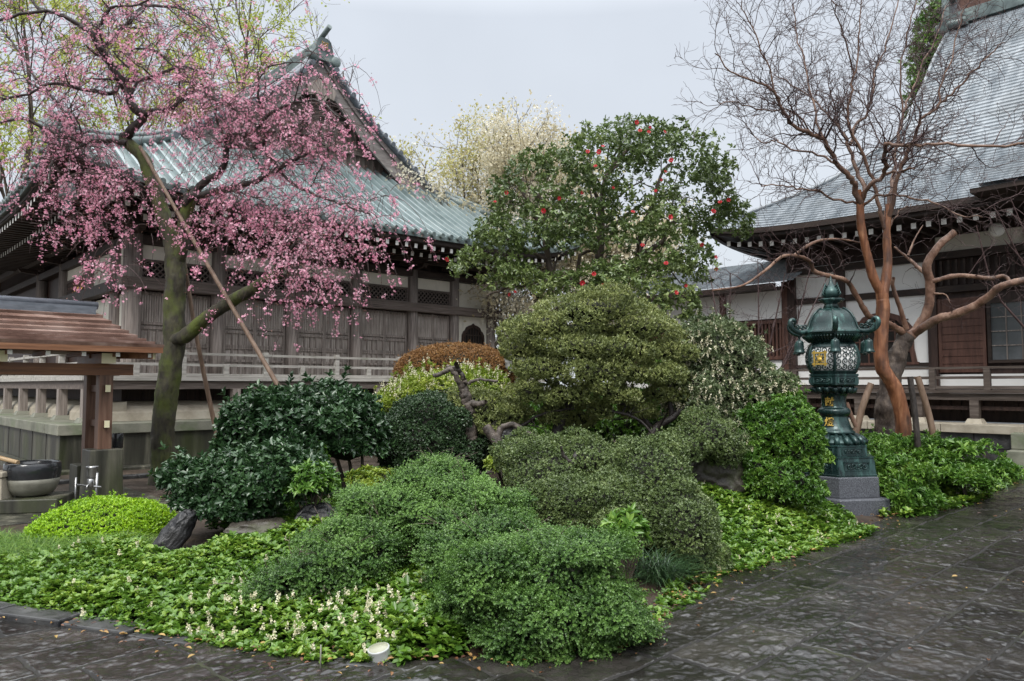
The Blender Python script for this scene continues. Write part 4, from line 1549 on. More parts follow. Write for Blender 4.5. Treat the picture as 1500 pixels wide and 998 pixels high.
# =================================================================== CORRIDOR between the halls
cor = empty('connecting_corridor', (7.51, 20.0, 0), AU - PI / 2)
tag(cor, 'low white walled corridor with slatted window and grey roof beside the dark hall', 'corridor')
MB().box(-6.4, -0.1, -1.0, 4.0, -0.05, 0.6).build('stone_footing', M['dark_stone'], cor)
MB().box(-6.3, -0.12, 0.05, 0.25, 0.6, 4.3).build('back_wall', M['wood_dark_v'], cor)
for x in (-6.2, -4.1, -2.06, -0.18):
    MB().box(x - 0.09, x + 0.09, -0.09, 0.04, 0.6, 4.4).build('column', M['wood_brown'], cor)
for x0, x1 in ((-6.1, -4.2), (-4.0, -2.16), (-1.96, -0.28)):
    MB().box(x0, x1, -0.03, 0.045, 3.42, 4.2).build('white_panel', M['plaster_white'], cor)
    MB().box(x0, x1, -0.03, 0.045, 1.05, 2.28).build('white_panel', M['plaster_white'], cor)
    sw = empty('slatted_window', (x0, -0.04, 2.3), 0, cor)
    q = MB().box(0, x1 - x0, -0.06, 0.03, 0, 0.1).box(0, x1 - x0, -0.06, 0.03, 0.98, 1.08)
    q.build('frame', M['wood_brown'], sw)
    q = MB()
    for x in np.arange(0.03, x1 - x0, 0.105):
        q.box(x, x + 0.055, -0.04, 0.0, 0.1, 0.98)
    q.build('slats', M['wood_brown'], sw)
q = MB()
CP = [(0, 4.28), (1.0, 4.75), (2.0, 5.2), (3.0, 5.3)]
zc = roof_side(q, CP, -6.6, 0.35, 2.9, 0, 0, lambda e, b, z: (e, -0.75 + b, z), 0.0, courses=0.12, ne=12)
rr_ = q.build('roof', M['slate'], cor)
q = MB()
eave_strip(q, zc, -6.6, -0.15, lambda e, b, z: (e, -0.75 + b, z), 0.02, -0.13, 0.0)
q.box(-6.5, -0.2, -0.62, 0.04, 4.18, 4.22)
q.build('soffit', M['wood_dark'], rr_)
# =================================================================== WATER PAVILION (left edge)
M['cedar'] = surf('new_cedar', [(0.10, 0.042, 0.02), (0.19, 0.085, 0.042), (0.28, 0.135, 0.07)], 0.5, (1.4, 22, 22), 6, 0.15, rough_var=0.12)
M['cedar_v'] = surf('cedar_post', [(0.08, 0.042, 0.027), (0.15, 0.082, 0.055), (0.22, 0.13, 0.09)], 0.5, (22, 22, 1.4), 6, 0.15, rough_var=0.12)
M['shingle'] = surf('wet_copper_brown_roof', [(0.10, 0.055, 0.042), (0.20, 0.125, 0.10), (0.34, 0.25, 0.215)], 0.14, (2.5, 5, 5), 7, 0.08, (16, 16, 16), spec=0.6, rough_var=0.1)
M['steel'] = surf('brushed_steel', [(0.3, 0.3, 0.3), (0.45, 0.45, 0.45)], 0.3, (12, 12, 12), metal=0.9)
M['bowl_stone'] = surf('grey_green_stone', [(0.13, 0.125, 0.10), (0.22, 0.215, 0.175)], 0.5, (6, 6, 6), 8, 0.15, (40, 40, 40))
M['bowl_wet'] = surf('wet_black_stone', [(0.015, 0.016, 0.018), (0.03, 0.032, 0.035)], 0.12, (6, 6, 6), 6, 0.1, spec=0.6)
M['bamboo'] = surf('pale_bamboo', [(0.36, 0.24, 0.13), (0.5, 0.36, 0.21)], 0.4, (3, 16, 16))
PV = np.array([-5.60, 10.30])
pav = empty('water_pavilion', (PV[0], PV[1], 0), AU)
tag(pav, 'open cedar water pavilion with low brown shingled roof on stone footed posts', 'pavilion')
XL = -4.2
def post5(x, y):
    st = MB().add([(-0.22, -0.22, -0.04), (0.22, -0.22, -0.04), (0.22, 0.22, -0.04), (-0.22, 0.22, -0.04), (-0.20, -0.20, 0.74), (0.20, -0.20, 0.74), (0.20, 0.20, 0.74), (-0.20, 0.20, 0.74)],
                  [(0, 3, 2, 1), (4, 5, 6, 7), (0, 1, 5, 4), (1, 2, 6, 5), (2, 3, 7, 6), (3, 0, 4, 7)]).build('post_footing', M['stained_stone'], pav, bevel=0.012)
    st.location = (x, y, 0)
for x in (0.02, -2.6):
    post5(x, 0.0)
    for y in (0.0, 0.62):
        MB().box(x - 0.085, x + 0.085, y - 0.085, y + 0.085, 0.742 if y < 0.3 else 0.5, 1.74).build('post', M['cedar_v'], pav)
    post5b = MB().box(x - 0.2, x + 0.2, 0.42, 0.82, -0.04, 0.49).build('post_footing', M['stained_stone'], pav, bevel=0.01)
    for z in (1.08, 1.56):
        q = MB().box(x - 0.03, x + 0.03, -0.16, 0.78, z - 0.045, z + 0.045, 0)
        q.box(x - 0.032, x + 0.032, -0.166, -0.161, z - 0.047, z + 0.047, 1)
        q.build('tie', [M['cedar_v'], M['cream_paint']], pav)
for y in (0.0, 0.62):
    MB().box(XL, 0.36, y - 0.075, y + 0.075, 1.742, 1.895).build('beam', M['cedar'], pav)
for x in (-0.02, -1.25, -2.6):
    q = MB().box(x - 0.085, x + 0.085, -0.3, 0.92, 1.898, 2.03, 0)
    q.box(x - 0.088, x + 0.088, -0.306, -0.301, 1.895, 2.033, 1)
    q.build('cross_beam', [M['cedar'], M['cream_paint']], pav)
# roof: hipped at the right end, stepped shingle courses
XR, YF, YB, RD = 0.60, -0.56, 1.18, 0.87
rp5 = [(0, 2.12), (0.3, 2.24), (0.6, 2.42), (0.87, 2.62)]
q = MB()
def side5(put, lo, hi, n=9):
    bs = np.linspace(0, RD, n)
    for i in range(n - 1):
        for (b, dz) in ((bs[i], 0.03),):
            z0 = float(np.interp(bs[i], *zip(*rp5))) + 0.042
            z1 = float(np.interp(bs[i + 1], *zip(*rp5))) + 0.004
            a0, a1 = lo(bs[i]), hi(bs[i])
            c0, c1 = lo(bs[i + 1]), hi(bs[i + 1])
            V = [put(a0, bs[i], z0), put(a1, bs[i], z0), put(c1, bs[i + 1], z1), put(c0, bs[i + 1], z1), put(a0, bs[i] + 0.012, z0 - 0.045), put(a1, bs[i] + 0.012, z0 - 0.045)]
            q.add(V, [(0, 1, 2, 3), (4, 5, 1, 0)])
side5(lambda e, b, z: (e, YF + b, z), lambda b: XL, lambda b: XR - b * 0.75)
side5(lambda e, b, z: (e, YB - b, z), lambda b: XL, lambda b: XR - b * 0.75)
side5(lambda e, b, z: (XR - b * 0.75, e, z), lambda b: YF + b, lambda b: YB - b)
pr5 = q.build('roof', M['shingle'], pav)
q = MB()
q.box(XL, XR - 0.01, YF + 0.01, YF + 0.07, 2.045, 2.118)
q.box(XR - 0.07, XR - 0.01, YF + 0.071, YB - 0.01, 2.045, 2.118)
q.box(XL, XR - 0.01, YB - 0.07, YB - 0.01, 2.045, 2.118) if False else None
q.add([(XL, YF + 0.07, 2.05), (XR - 0.07, YF + 0.07, 2.05), (XR - 0.07, YB - 0.05, 2.05), (XL, YB - 0.05, 2.05)], [(0, 1, 2, 3)])
q.build('eave_board', M['cedar'], pr5)
for x in np.arange(-3.6, 0.5, 0.405):
    w = MB().box(x - 0.024, x + 0.024, YF + 0.10, 0.3, 1.985, 2.035, 0)
    w.box(x - 0.026, x + 0.026, YF + 0.094, YF + 0.099, 1.983, 2.037, 1)
    w.build('rafter', [M['cedar'], M['white_paint']], pr5)
q = MB().bar((XR - 0.10, YF + 0.10, 2.02), (-0.1, 0.25, 2.03), 0.06, 0.11, 0)
d5 = unit(np.array([1.0, -1.0, 0]) * 0.7)
q.bar((XR - 0.10 + 0.003, YF + 0.10 - 0.003, 2.02), (XR - 0.094, YF + 0.094, 2.02), 0.066, 0.115, 1)
q.build('hip_rafter', [M['cedar'], M['cream_paint']], pr5)
q = MB()
q.box(XL, -0.06, 0.22, 0.40, 2.58, 2.66)
q.box(XL, -0.04, 0.24, 0.38, 2.66, 2.70)
q.tube([(XL, 0.31, 2.72), (-0.02, 0.31, 2.72)], 0.055, 10)
q.build('ridge', M['tile_grey'], pr5)
# floor slabs
q = MB()
for i in range(5):
    q.box(-4.4 + i * 1.02, -3.4 + i * 1.02, -1.25, 1.2, -0.04, 0.05)
tag(q.build('stone_floor', M['stained_stone'], None, bevel=0.01), kind='structure')
bpy.data.objects['stone_floor'].location = (PV[0], PV[1], 0)
bpy.data.objects['stone_floor'].rotation_euler = (0, 0, AU)
q = MB()
for i in range(6):
    q.box(-4.0 + i * 1.3, -2.72 + i * 1.3, 2.25, 2.45, -0.04, 0.10)
o = q.build('stone_kerb', M['dark_stone'], None, bevel=0.012)
o.location = (PV[0], PV[1], 0); o.rotation_euler = (0, 0, AU)
tag(o, kind='structure')

# stone water bowl on its slab
bp_ = P(46, 737, 9.55)
bowl = empty('water_basin', (bp_[0], bp_[1], 0.05))
tag(bowl, 'round grey stone water basin with wet black rim on a square slab under the pavilion', 'basin')
q = MB().box(-0.42, 0.42, -0.36, 0.36, 0.0, 0.17)
o = q.build('slab', M['stained_stone'], bowl, bevel=0.015); o.rotation_euler = (0, 0, R(12))
MB().lathe([(0.16, 0.172), (0.23, 0.20), (0.275, 0.27), (0.295, 0.33), (0.305, 0.39)], 40).build('bowl', M['bowl_stone'], bowl)
MB().lathe([(0.3055, 0.391), (0.314, 0.45), (0.318, 0.50), (0.312, 0.575), (0.295, 0.59), (0.275, 0.57), (0.25, 0.50), (0.2, 0.47), (0.001, 0.46)], 40, cap=False).build('rim', M['bowl_wet'], bowl)
p1, p2 = P(-40, 660, 9.5), P(26, 678, 9.35)
o = MB().tube([p1, p2], 0.028, 10).tube([p2 + (p1 - p2) * 0.02, p2 + (p2 - p1) * 0.004], 0.03, 10).build('bamboo_spout', M['bamboo'])
tag(o, 'pale bamboo water spout reaching in over the stone basin', 'spout')
sp_ = P(-4, 748, 9.3)
q = MB().add([(-0.13, -0.13, 0), (0.13, -0.13, 0), (0.13, 0.13, 0), (-0.13, 0.13, 0), (-0.11, -0.11, 0.46), (0.11, -0.11, 0.46), (0.11, 0.11, 0.46), (-0.11, 0.11, 0.46)],
             [(0, 3, 2, 1), (4, 5, 6, 7), (0, 1, 5, 4), (1, 2, 6, 5), (2, 3, 7, 6), (3, 0, 4, 7)])
q.box(-0.13, 0.13, -0.13, 0.13, 0.463, 0.53)
o = q.build('stone_pillar', M['pale_stone'], None, bevel=0.012)
o.location = (sp_[0], sp_[1], 0.02)
tag(o, 'short pale stone pillar beside the round water basin', 'stone post')
# steel standpipe with taps
tp = P(137, 745, 9.75)
tap = empty('standpipe', (tp[0], tp[1], 0.0))
tag(tap, 'steel standpipe with taps and a cross bar in front of the pavilion footing', 'tap')
MB().tube([(0.03, 0, -0.02), (0.03, 0, 0.48)], 0.017, 8).tube([(-0.24, 0, -0.02), (-0.24, 0, 0.42)], 0.013, 8).build('pipe', M['steel'], tap)
MB().tube([(-0.26, 0, 0.33), (0.10, -0.02, 0.30)], 0.012, 8).tube([(-0.08, 0, 0.15), (0.05, -0.02, 0.14)], 0.01, 8).build('cross_bar', M['steel'], tap)
MB().lathe([(0.05, 0.42), (0.062, 0.44), (0.062, 0.53), (0.075, 0.545), (0.075, 0.565), (0.03, 0.57)], 16, (-0.03, 0, 0)).build('filter_can', M['steel'], tap)
MB().lathe([(0.03, 0.3), (0.042, 0.32), (0.042, 0.40), (0.03, 0.41)], 12, (-0.03, -0.03, 0)).tube([(-0.03, -0.05, 0.34), (-0.03, -0.11, 0.33), (-0.03, -0.12, 0.28)], 0.011, 8).build('tap', M['steel'], tap)
o = MB().lathe([(0.055, 0), (0.07, 0.01), (0.075, 0.2), (0.07, 0.21), (0.06, 0.2)], 16).build('black_bucket', M['bowl_wet'])
o.location = (PV[0] + 0.30, PV[1] + 0.35, 0.79)
o.location = tuple(P(172, 657, 10.6))
MB().tube([(0, 0, 0.1), (-0.12, -0.02, 0.16)], 0.012, 6).build('strap', M['bowl_wet'], o)
tag(o, 'small black can hooked to the pavilion post above its stone footing', 'can')

# bell hung at the corner of the left eave
bl = P(100, 268, 13.0)
bell = empty('wind_bell', tuple(bl))
tag(bell, 'pale green bronze wind bell hanging under the corner of the hall eave', 'bell')
MB().lathe([(0.03, 0.0), (0.09, -0.01), (0.125, -0.08), (0.135, -0.2), (0.155, -0.26), (0.15, -0.27)], 18).build('bell_body', M['patina'], bell)
MB().tube([(0, 0, 0.0), (0.0, 0.05, 1.0)], 0.012, 6).build('chain', M['patina_dark'], bell)
MB().prism([(-0.08, -0.5), (0.08, -0.5), (0.06, -0.3), (-0.06, -0.3)], 'y', -0.006, 0.006).build('wind_plate', M['patina'], bell)

# =================================================================== BRONZE LANTERN
M['bronze'] = surf('dark_green_bronze', [(0.007, 0.016, 0.016), (0.014, 0.034, 0.033), (0.035, 0.08, 0.075)], 0.28, (3, 3, 3), 7, 0.06, (30, 30, 30), spec=0.55, metal=0.35, rough_var=0.1, stain=(0.085, 0.185, 0.165), stain_scale=(9, 9, 2.2), stain_lo=0.52, stain_hi=0.76)
M['granite'] = surf('speckled_granite', [(0.018, 0.02, 0.025), (0.07, 0.074, 0.086), (0.19, 0.2, 0.22)], 0.45, (110, 110, 110), 3, 0.1, stops=(0.33, 0.68))
M['see_through_white'] = surf('see_through_fill_white', [(0.74, 0.75, 0.74), (0.82, 0.82, 0.80)], 0.6, (3, 3, 3))  # white standing in for the pale background behind the open scrollwork
lb = G(1243, 752)
LZ = 0.02
lan = empty('bronze_lantern', (lb[0] , lb[1] + 0.35, LZ))
LC = np.array([lb[0], lb[1] + 0.35])
face = math.atan2(-LC[1], -LC[0])      # direction to the viewer
tag(lan, 'tall dark green bronze lantern with gold crest and hanging bells on a granite plinth', 'lantern')
lan.rotation_euler = (0, 0, face + R(4))
S6 = 0.0  # vertex of the hexagon towards +x (the viewer)
def hexp(r, z): return [(r * math.cos(PI / 3 * k), r * math.sin(PI / 3 * k), z) for k in range(6)]
def hexstack(prof, c=(0, 0)):
    q = MB()
    V = []
    for r_, z_ in prof: V += hexp(r_, z_)
    F = [tuple(range(6))[::-1], tuple(len(V) - 6 + k for k in range(6))]
    for i in range(len(prof) - 1):
        for k in range(6):
            k2 = (k + 1) % 6
            F.append((i * 6 + k, i * 6 + k2, i * 6 + 6 + k2, i * 6 + 6 + k))
    return q.add(V, F)
hexstack([(0.68, -0.03), (0.68, 0.17), (0.665, 0.185)]).build('plinth_step', M['granite'], lan, bevel=0.006)
hexstack([(0.56, 0.187), (0.55, 0.43), (0.54, 0.442)]).build('plinth_block', M['granite'], lan, bevel=0.006)
hexstack([(0.535, 0.444), (0.535, 0.465), (0.525, 0.47), (0.49, 0.665), (0.50, 0.67), (0.50, 0.685), (0.42, 0.69)]).build('base', M['bronze'], lan)
hexstack([(0.415, 0.692), (0.405, 0.80), (0.415, 0.805), (0.415, 0.825), (0.37, 0.83)]).build('upper_base', M['bronze'], lan)
def panel_frames(rm, zc, w, h, n_curl, name, seed):
    """raised frame with scrolling relief on each hexagon face; rm = apothem at zc"""
    g_ = np.random.default_rng(seed)
    q = MB()
    for k in range(6):
        a = PI / 3 * k + PI / 6
        ux, uy = -math.sin(a), math.cos(a)
        ox, oy = math.cos(a) * rm, math.sin(a) * rm
        def p3(s, z, d=0.0): return (ox + ux * s + math.cos(a) * d, oy + uy * s + math.sin(a) * d, z)
        ring = [(-w, zc - h), (w, zc - h), (w, zc + h), (-w, zc + h), (-w, zc - h)]
        for i in range(4):
            q.bar(p3(*ring[i], 0.006), p3(*ring[i + 1], 0.006), 0.014, 0.014)
        for c in range(n_curl):
            sx = -w * 0.75 + 1.5 * w * (c + 0.5) / n_curl
            sg = 1 if c % 2 else -1
            th = np.linspace(0, 4.6 * PI / 2, 12)
            rr_ = np.linspace(h * 0.72, h * 0.15, 12)
            q.tube([p3(sx + r_ * math.cos(t * sg), zc + r_ * math.sin(t * sg), 0.008) for t, r_ in zip(th, rr_)], 0.009, 5, cap=False)
            q.lathe([(0.001, 0.022), (0.016, 0.012), (0.02, 0)], 6, p3(sx, zc, 0.0)) if False else None
    return q.build(name, M['bronze'], lan)
panel_frames(0.437, 0.568, 0.17, 0.055, 5, 'relief_panel', 2)
panel_frames(0.352, 0.748, 0.145, 0.035, 5, 'relief_panel', 3)
# lotus band
q = MB().lathe([(0.35, 0.832), (0.345, 0.86), (0.30, 0.90), (0.245, 0.935), (0.225, 0.955)], 36)
for k in range(18):
    a = 2 * PI * k / 18
    q.tube([(0.36 * math.cos(a), 0.36 * math.sin(a), 0.835), (0.365 * math.cos(a), 0.365 * math.sin(a), 0.86), (0.325 * math.cos(a), 0.325 * math.sin(a), 0.905), (0.25 * math.cos(a), 0.25 * math.sin(a), 0.95)], [0.03, 0.042, 0.038, 0.02], 6)
q.build('lotus_band', M['bronze'], lan)
MB().lathe([(0.245, 0.955), (0.25, 0.985), (0.225, 1.0), (0.20, 1.05), (0.178, 1.12), (0.165, 1.17), (0.165, 1.19), (0.185, 1.2), (0.20, 1.225), (0.202, 1.255), (0.185, 1.28), (0.165, 1.29), (0.155, 1.31), (0.15, 1.37), (0.155, 1.43), (0.175, 1.47), (0.20, 1.485)], 40).build('shaft', M['bronze'], lan)
q = MB().lathe([(0.2, 1.487), (0.215, 1.50), (0.25, 1.53), (0.262, 1.56), (0.25, 1.565)], 36)
for k in range(16):
    a = 2 * PI * k / 16
    q.tube([(0.2 * math.cos(a), 0.2 * math.sin(a), 1.485), (0.25 * math.cos(a), 0.25 * math.sin(a), 1.52), (0.268 * math.cos(a), 0.268 * math.sin(a), 1.558)], [0.02, 0.04, 0.028], 6)
q.build('lotus_cup', M['bronze'], lan)
hexstack([(0.27, 1.567), (0.315, 1.58), (0.325, 1.59), (0.325, 1.70), (0.335, 1.705), (0.335, 1.73), (0.28, 1.735)]).build('middle_platform', M['bronze'], lan)
panel_frames(0.2815, 1.645, 0.12, 0.035, 4, 'relief_panel', 5)
# fire box: rounded six-sided barrel
def barrel(z):
    t = (z - 1.735) / 0.40
    return 0.262 + 0.085 * math.sin(PI * min(1, max(0, t * 0.94 + 0.03))) ** 0.8
zz = np.linspace(1.735, 2.135, 14)
q = MB()
q.lathe([(barrel(z) * 0.955, z) for z in zz], 36, cap=True, lobes=lambda a, z: 1.0 - 0.03 * abs(math.sin(3 * a)))
q.build('see_through_fill', M['see_through_white'], lan)  # added solid white body, imitates bright background showing through the firebox
q = MB()
def bpnt(a, z, d=0.0):
    r_ = (barrel(z) * (1 - 0.03 * abs(math.sin(3 * a))) + d)
    return (r_ * math.cos(a), r_ * math.sin(a), z)
for k in range(6):      # ribs at the corners
    a = PI / 3 * k
    q.tube([bpnt(a, z, -0.004) for z in zz], 0.019, 8)
for z0, z1 in ((1.735, 1.775), (2.08, 2.135)):   # solid collars
    ang = np.linspace(0, 2 * PI, 73)
    V, F = [], []
    for i in range(73):
        V += [bpnt(ang[i], z0, 0.006), bpnt(ang[i], (z0 + z1) / 2, 0.012), bpnt(ang[i], z1, 0.006)]
    for i in range(72):
        for j in range(2):
            F.append((i * 3 + j, i * 3 + j + 1, i * 3 + j + 4, i * 3 + j + 3))
    q.add(V, F, 0, True)
q.build('firebox_frame', M['bronze'], lan)
q = MB()
for k in range(6):
    for i in range(4):
        for j in range(4):
            a0 = PI / 3 * k + (i + 0.5 + 0.1) / 4.2 * PI / 3
            z0 = 1.785 + (j + 0.5) / 4 * 0.29
            sg = 1 if (i + j) % 2 else -1
            th = np.linspace(0, 2.6 * PI, 15)
            rr_ = np.linspace(0.044, 0.010, 15)
            ph = PI / 2 * ((i * 2 + j) % 4)
            q.tube([bpnt(a0 + r_ * math.cos(t * sg + ph) / 0.33, z0 + r_ * math.sin(t * sg + ph), -0.004) for t, r_ in zip(th, rr_)], 0.0062, 4, cap=False)
    for i in (0.03, 0.97):
        a0 = PI / 3 * (k + i)
        q.tube([bpnt(a0, z, -0.003) for z in np.linspace(1.78, 2.08, 6)], 0.006, 4, cap=False)
q.build('scroll_panel', M['bronze'], lan)
# gold crest on the panel left of the viewer-facing corner
a = -PI / 6 if True else 0
cr = crest(lan, 0.20, (0, 0, 0), 'gold_crest')
cz = 1.93
cr.location = ((barrel(cz) + 0.004) * math.cos(a), (barrel(cz) + 0.004) * math.sin(a), cz)
cr.rotation_euler = (0, 0, a + PI / 2)
# roof
q = MB()
lob = lambda a, z: 1.0 - 0.045 * abs(math.sin(3 * a))
q.lathe([(0.27, 2.136), (0.375, 2.235), (0.385, 2.245), (0.385, 2.262)], 72, cap=False, lobes=lob)
for k in range(60):
    a = 2 * PI * k / 60
    q.bar((0.285 * math.cos(a), 0.285 * math.sin(a), 2.16), (0.385 * lob(a, 0) * math.cos(a), 0.385 * lob(a, 0) * math.sin(a), 2.232), 0.014, 0.03)
eav = q.build('eave_rafters', M['bronze'], lan)
prof = [(0.395, 2.262), (0.40, 2.275), (0.365, 2.30), (0.335, 2.34), (0.315, 2.40), (0.295, 2.45), (0.262, 2.51), (0.21, 2.56), (0.15, 2.59), (0.10, 2.60)]
q = MB().lathe(prof, 72, cap=True, lobes=lob)
for k in range(6):
    a = PI / 3 * k
    q.tube([(r_ * 1.0 * math.cos(a), r_ * 1.0 * math.sin(a), z_ + 0.006) for r_, z_ in prof[1:-1]], 0.015, 6)
lroof = q.build('roof', M['bronze'], lan)
def horn():
    """x outward"""
    q = MB()
    pts = [(0.34, 0, 2.30), (0.42, 0, 2.275), (0.50, 0, 2.28), (0.565, 0, 2.315), (0.60, 0, 2.37), (0.59, 0, 2.425), (0.55, 0, 2.435), (0.53, 0, 2.405), (0.545, 0, 2.385)]
    q.tube(smooth_line(pts, 3), np.concatenate([np.linspace(0.03, 0.036, 13), np.linspace(0.034, 0.016, 12)]), 8)
    for sx, sz, r_ in ((0.44, 2.335, 0.035), (0.50, 2.345, 0.03), (0.39, 2.345, 0.03), (0.46, 2.245, 0.025)):
        th = np.linspace(0, 2.2 * PI, 11)
        q.tube([(sx + rr_ * math.cos(t), 0, sz + rr_ * math.sin(t)) for t, rr_ in zip(th, np.linspace(r_, 0.006, 11))], 0.011, 5)
    return q
h0 = None
for k in range(6):
    if h0 is None:
        h0 = horn().build('roof_horn', M['bronze'], lan); h = h0
    else:
        h = h0.copy(); COL.objects.link(h)
    h.rotation_euler = (0, 0, PI / 3 * k)
bprof = [(0.012, 0.10), (0.02, 0.085), (0.04, 0.075), (0.052, 0.05), (0.054, -0.02), (0.062, -0.06), (0.075, -0.075), (0.07, -0.082)]
hb0 = None
for k in range(6):
    if hb0 is None:
        q = MB().lathe(bprof, 20)
        q.tube([(0, 0, 0.095), (0, 0, 0.2)], 0.007, 6)
        q.lathe([(0.02, -0.10), (0.024, -0.09), (0.015, -0.078)], 10)
        hb0 = q.build('bell', M['bronze'], lan); h = hb0
    else:
        h = hb0.copy(); COL.objects.link(h)
    h.location = (0.475 * math.cos(PI / 3 * k), 0.475 * math.sin(PI / 3 * k), 2.085)
# finial: collar, ball, flame
q = MB().lathe([(0.10, 2.602), (0.085, 2.64), (0.08, 2.66), (0.13, 2.68), (0.165, 2.715), (0.15, 2.725), (0.10, 2.73)], 36, lobes=lambda a, z: 1 + 0.05 * math.cos(8 * a))
q.build('finial_collar', M['bronze'], lan)
q = MB().lathe([(0.06, 2.731), (0.10, 2.745), (0.118, 2.79), (0.108, 2.84), (0.075, 2.88), (0.035, 2.92), (0.018, 2.97), (0.006, 3.03)], 28)
for k in range(4):
    a = PI / 2 * k + PI / 4
    for j in range(5):
        z_ = 2.76 + j * 0.03
        r_ = 0.118 - 0.012 * j
        q.tube([(r_ * math.cos(a), r_ * math.sin(a), z_), ((r_ + 0.035) * math.cos(a), (r_ + 0.035) * math.sin(a), z_ + 0.02), ((r_ + 0.03) * math.cos(a), (r_ + 0.03) * math.sin(a), z_ + 0.055)], [0.014, 0.011, 0.003], 5)
q.build('finial', M['bronze'], lan)
# gilded characters on the shaft
for ch, zc, r_ in (("\u732e", 1.365, 0.152), ("\u71c8", 1.105, 0.188)):
    cu = bpy.data.curves.new('lettering', 'FONT')
    cu.body = ch
    cu.size = 0.12
    cu.extrude = 0.004
    cu.offset = 0.002
    cu.align_x = 'CENTER'
    cu.align_y = 'CENTER'
    cu.materials.append(M['gold'])
    tmp = bpy.data.objects.new('lettering_source', cu)
    COL.objects.link(tmp)
    bpy.context.view_layer.update()
    me = bpy.data.meshes.new_from_object(tmp.evaluated_get(bpy.context.evaluated_depsgraph_get()))
    bpy.data.objects.remove(tmp)
    me.name = 'lettering'
    o = bpy.data.objects.new('lettering', me)
    COL.objects.link(o)
    o.parent = lan
    aa = R(-22)
    o.location = ((r_ + 0.008) * math.cos(aa), (r_ + 0.008) * math.sin(aa), zc)
    o.rotation_euler = (PI / 2 - (0.0 if zc > 1.2 else 0.25), 0, aa + PI / 2)
# =================================================================== PLANT MATERIALS
M['core_shade'] = surf('dark_core_shade', [(0.008, 0.009, 0.005), (0.02, 0.02, 0.012)], 0.85, (20, 20, 20))  # near-black colour stands in for the shade deep inside foliage
M['bark_dark'] = surf('dark_wet_bark', [(0.014, 0.011, 0.010), (0.032, 0.026, 0.023), (0.06, 0.05, 0.044)], 0.55, (14, 14, 5), 8, 0.8, (40, 40, 12), rough_var=0.15)
M['bark_moss'] = surf('mossy_bark', [(0.02, 0.018, 0.013), (0.045, 0.04, 0.026), (0.075, 0.075, 0.035)], 0.75, (9, 9, 4), 8, 0.9, (26, 26, 9), stain=(0.075, 0.095, 0.016), stain_scale=(2.2, 2.2, 1.4), stain_lo=0.46, stain_hi=0.62)
M['bark_orange'] = surf('smooth_orange_bark', [(0.085, 0.032, 0.017), (0.21, 0.085, 0.04), (0.36, 0.175, 0.09)], 0.45, (15, 15, 1.6), 8, 0.5, (22, 22, 3), rough_var=0.12, stain=(0.06, 0.03, 0.02), stain_scale=(4, 4, 1.6), stain_lo=0.5, stain_hi=0.7)
M['bark_tan'] = surf('tan_branch_bark', [(0.075, 0.042, 0.03), (0.155, 0.088, 0.061), (0.25, 0.16, 0.115)], 0.5, (6, 6, 3), 7, 0.25, (14, 14, 6))
M['bark_knot'] = surf('knotted_tan_bark', [(0.06, 0.03, 0.02), (0.17, 0.09, 0.058), (0.30, 0.19, 0.135)], 0.55, (7, 7, 5), 8, 0.8, (20, 20, 12), stain=(0.04, 0.027, 0.022), stain_scale=(4, 4, 3), stain_lo=0.5, stain_hi=0.7)
M['bark_plum'] = surf('plum_brown_twig', [(0.04, 0.022, 0.022), (0.085, 0.048, 0.045)], 0.6, (6, 6, 6))
M['bark_old'] = surf('gnarled_old_bark', [(0.022, 0.016, 0.013), (0.06, 0.044, 0.035), (0.15, 0.115, 0.09)], 0.7, (9, 9, 4), 8, 1.0, (22, 22, 10))
M['bark_brown'] = surf('brown_branch_bark', [(0.03, 0.022, 0.017), (0.075, 0.055, 0.042), (0.13, 0.10, 0.08)], 0.65, (10, 10, 4), 7, 0.5, (26, 26, 9))
M['driftwood'] = surf('bare_grey_deadwood', [(0.025, 0.02, 0.017), (0.075, 0.06, 0.05), (0.17, 0.14, 0.115)], 0.6, (14, 14, 14), 8, 0.6, (35, 35, 35), stain=(0.02, 0.016, 0.013), stain_scale=(5, 5, 5), stain_lo=0.5, stain_hi=0.65)
M['pole'] = surf('brown_support_pole', [(0.09, 0.055, 0.036), (0.16, 0.105, 0.072), (0.23, 0.16, 0.115)], 0.55, (12, 12, 3), 7, 0.2)
M['rock'] = surf('wet_dark_rock', [(0.008, 0.008, 0.009), (0.018, 0.018, 0.019), (0.042, 0.041, 0.04)], 0.4, (4, 4, 4), 8, 0.9, (16, 16, 16), spec=0.4, rough_var=0.2)
M['rock_brown'] = surf('brown_lichen_rock', [(0.028, 0.024, 0.02), (0.06, 0.052, 0.042), (0.11, 0.10, 0.085)], 0.5, (4, 4, 4), 8, 0.9, (14, 14, 14), rough_var=0.15, stain=(0.05, 0.06, 0.02), stain_scale=(3, 3, 3), stain_lo=0.5, stain_hi=0.7)
M['rock_pale'] = surf('pale_grey_rock', [(0.22, 0.22, 0.215), (0.38, 0.38, 0.37)], 0.5, (4, 4, 4), 8, 0.6, (14, 14, 14))

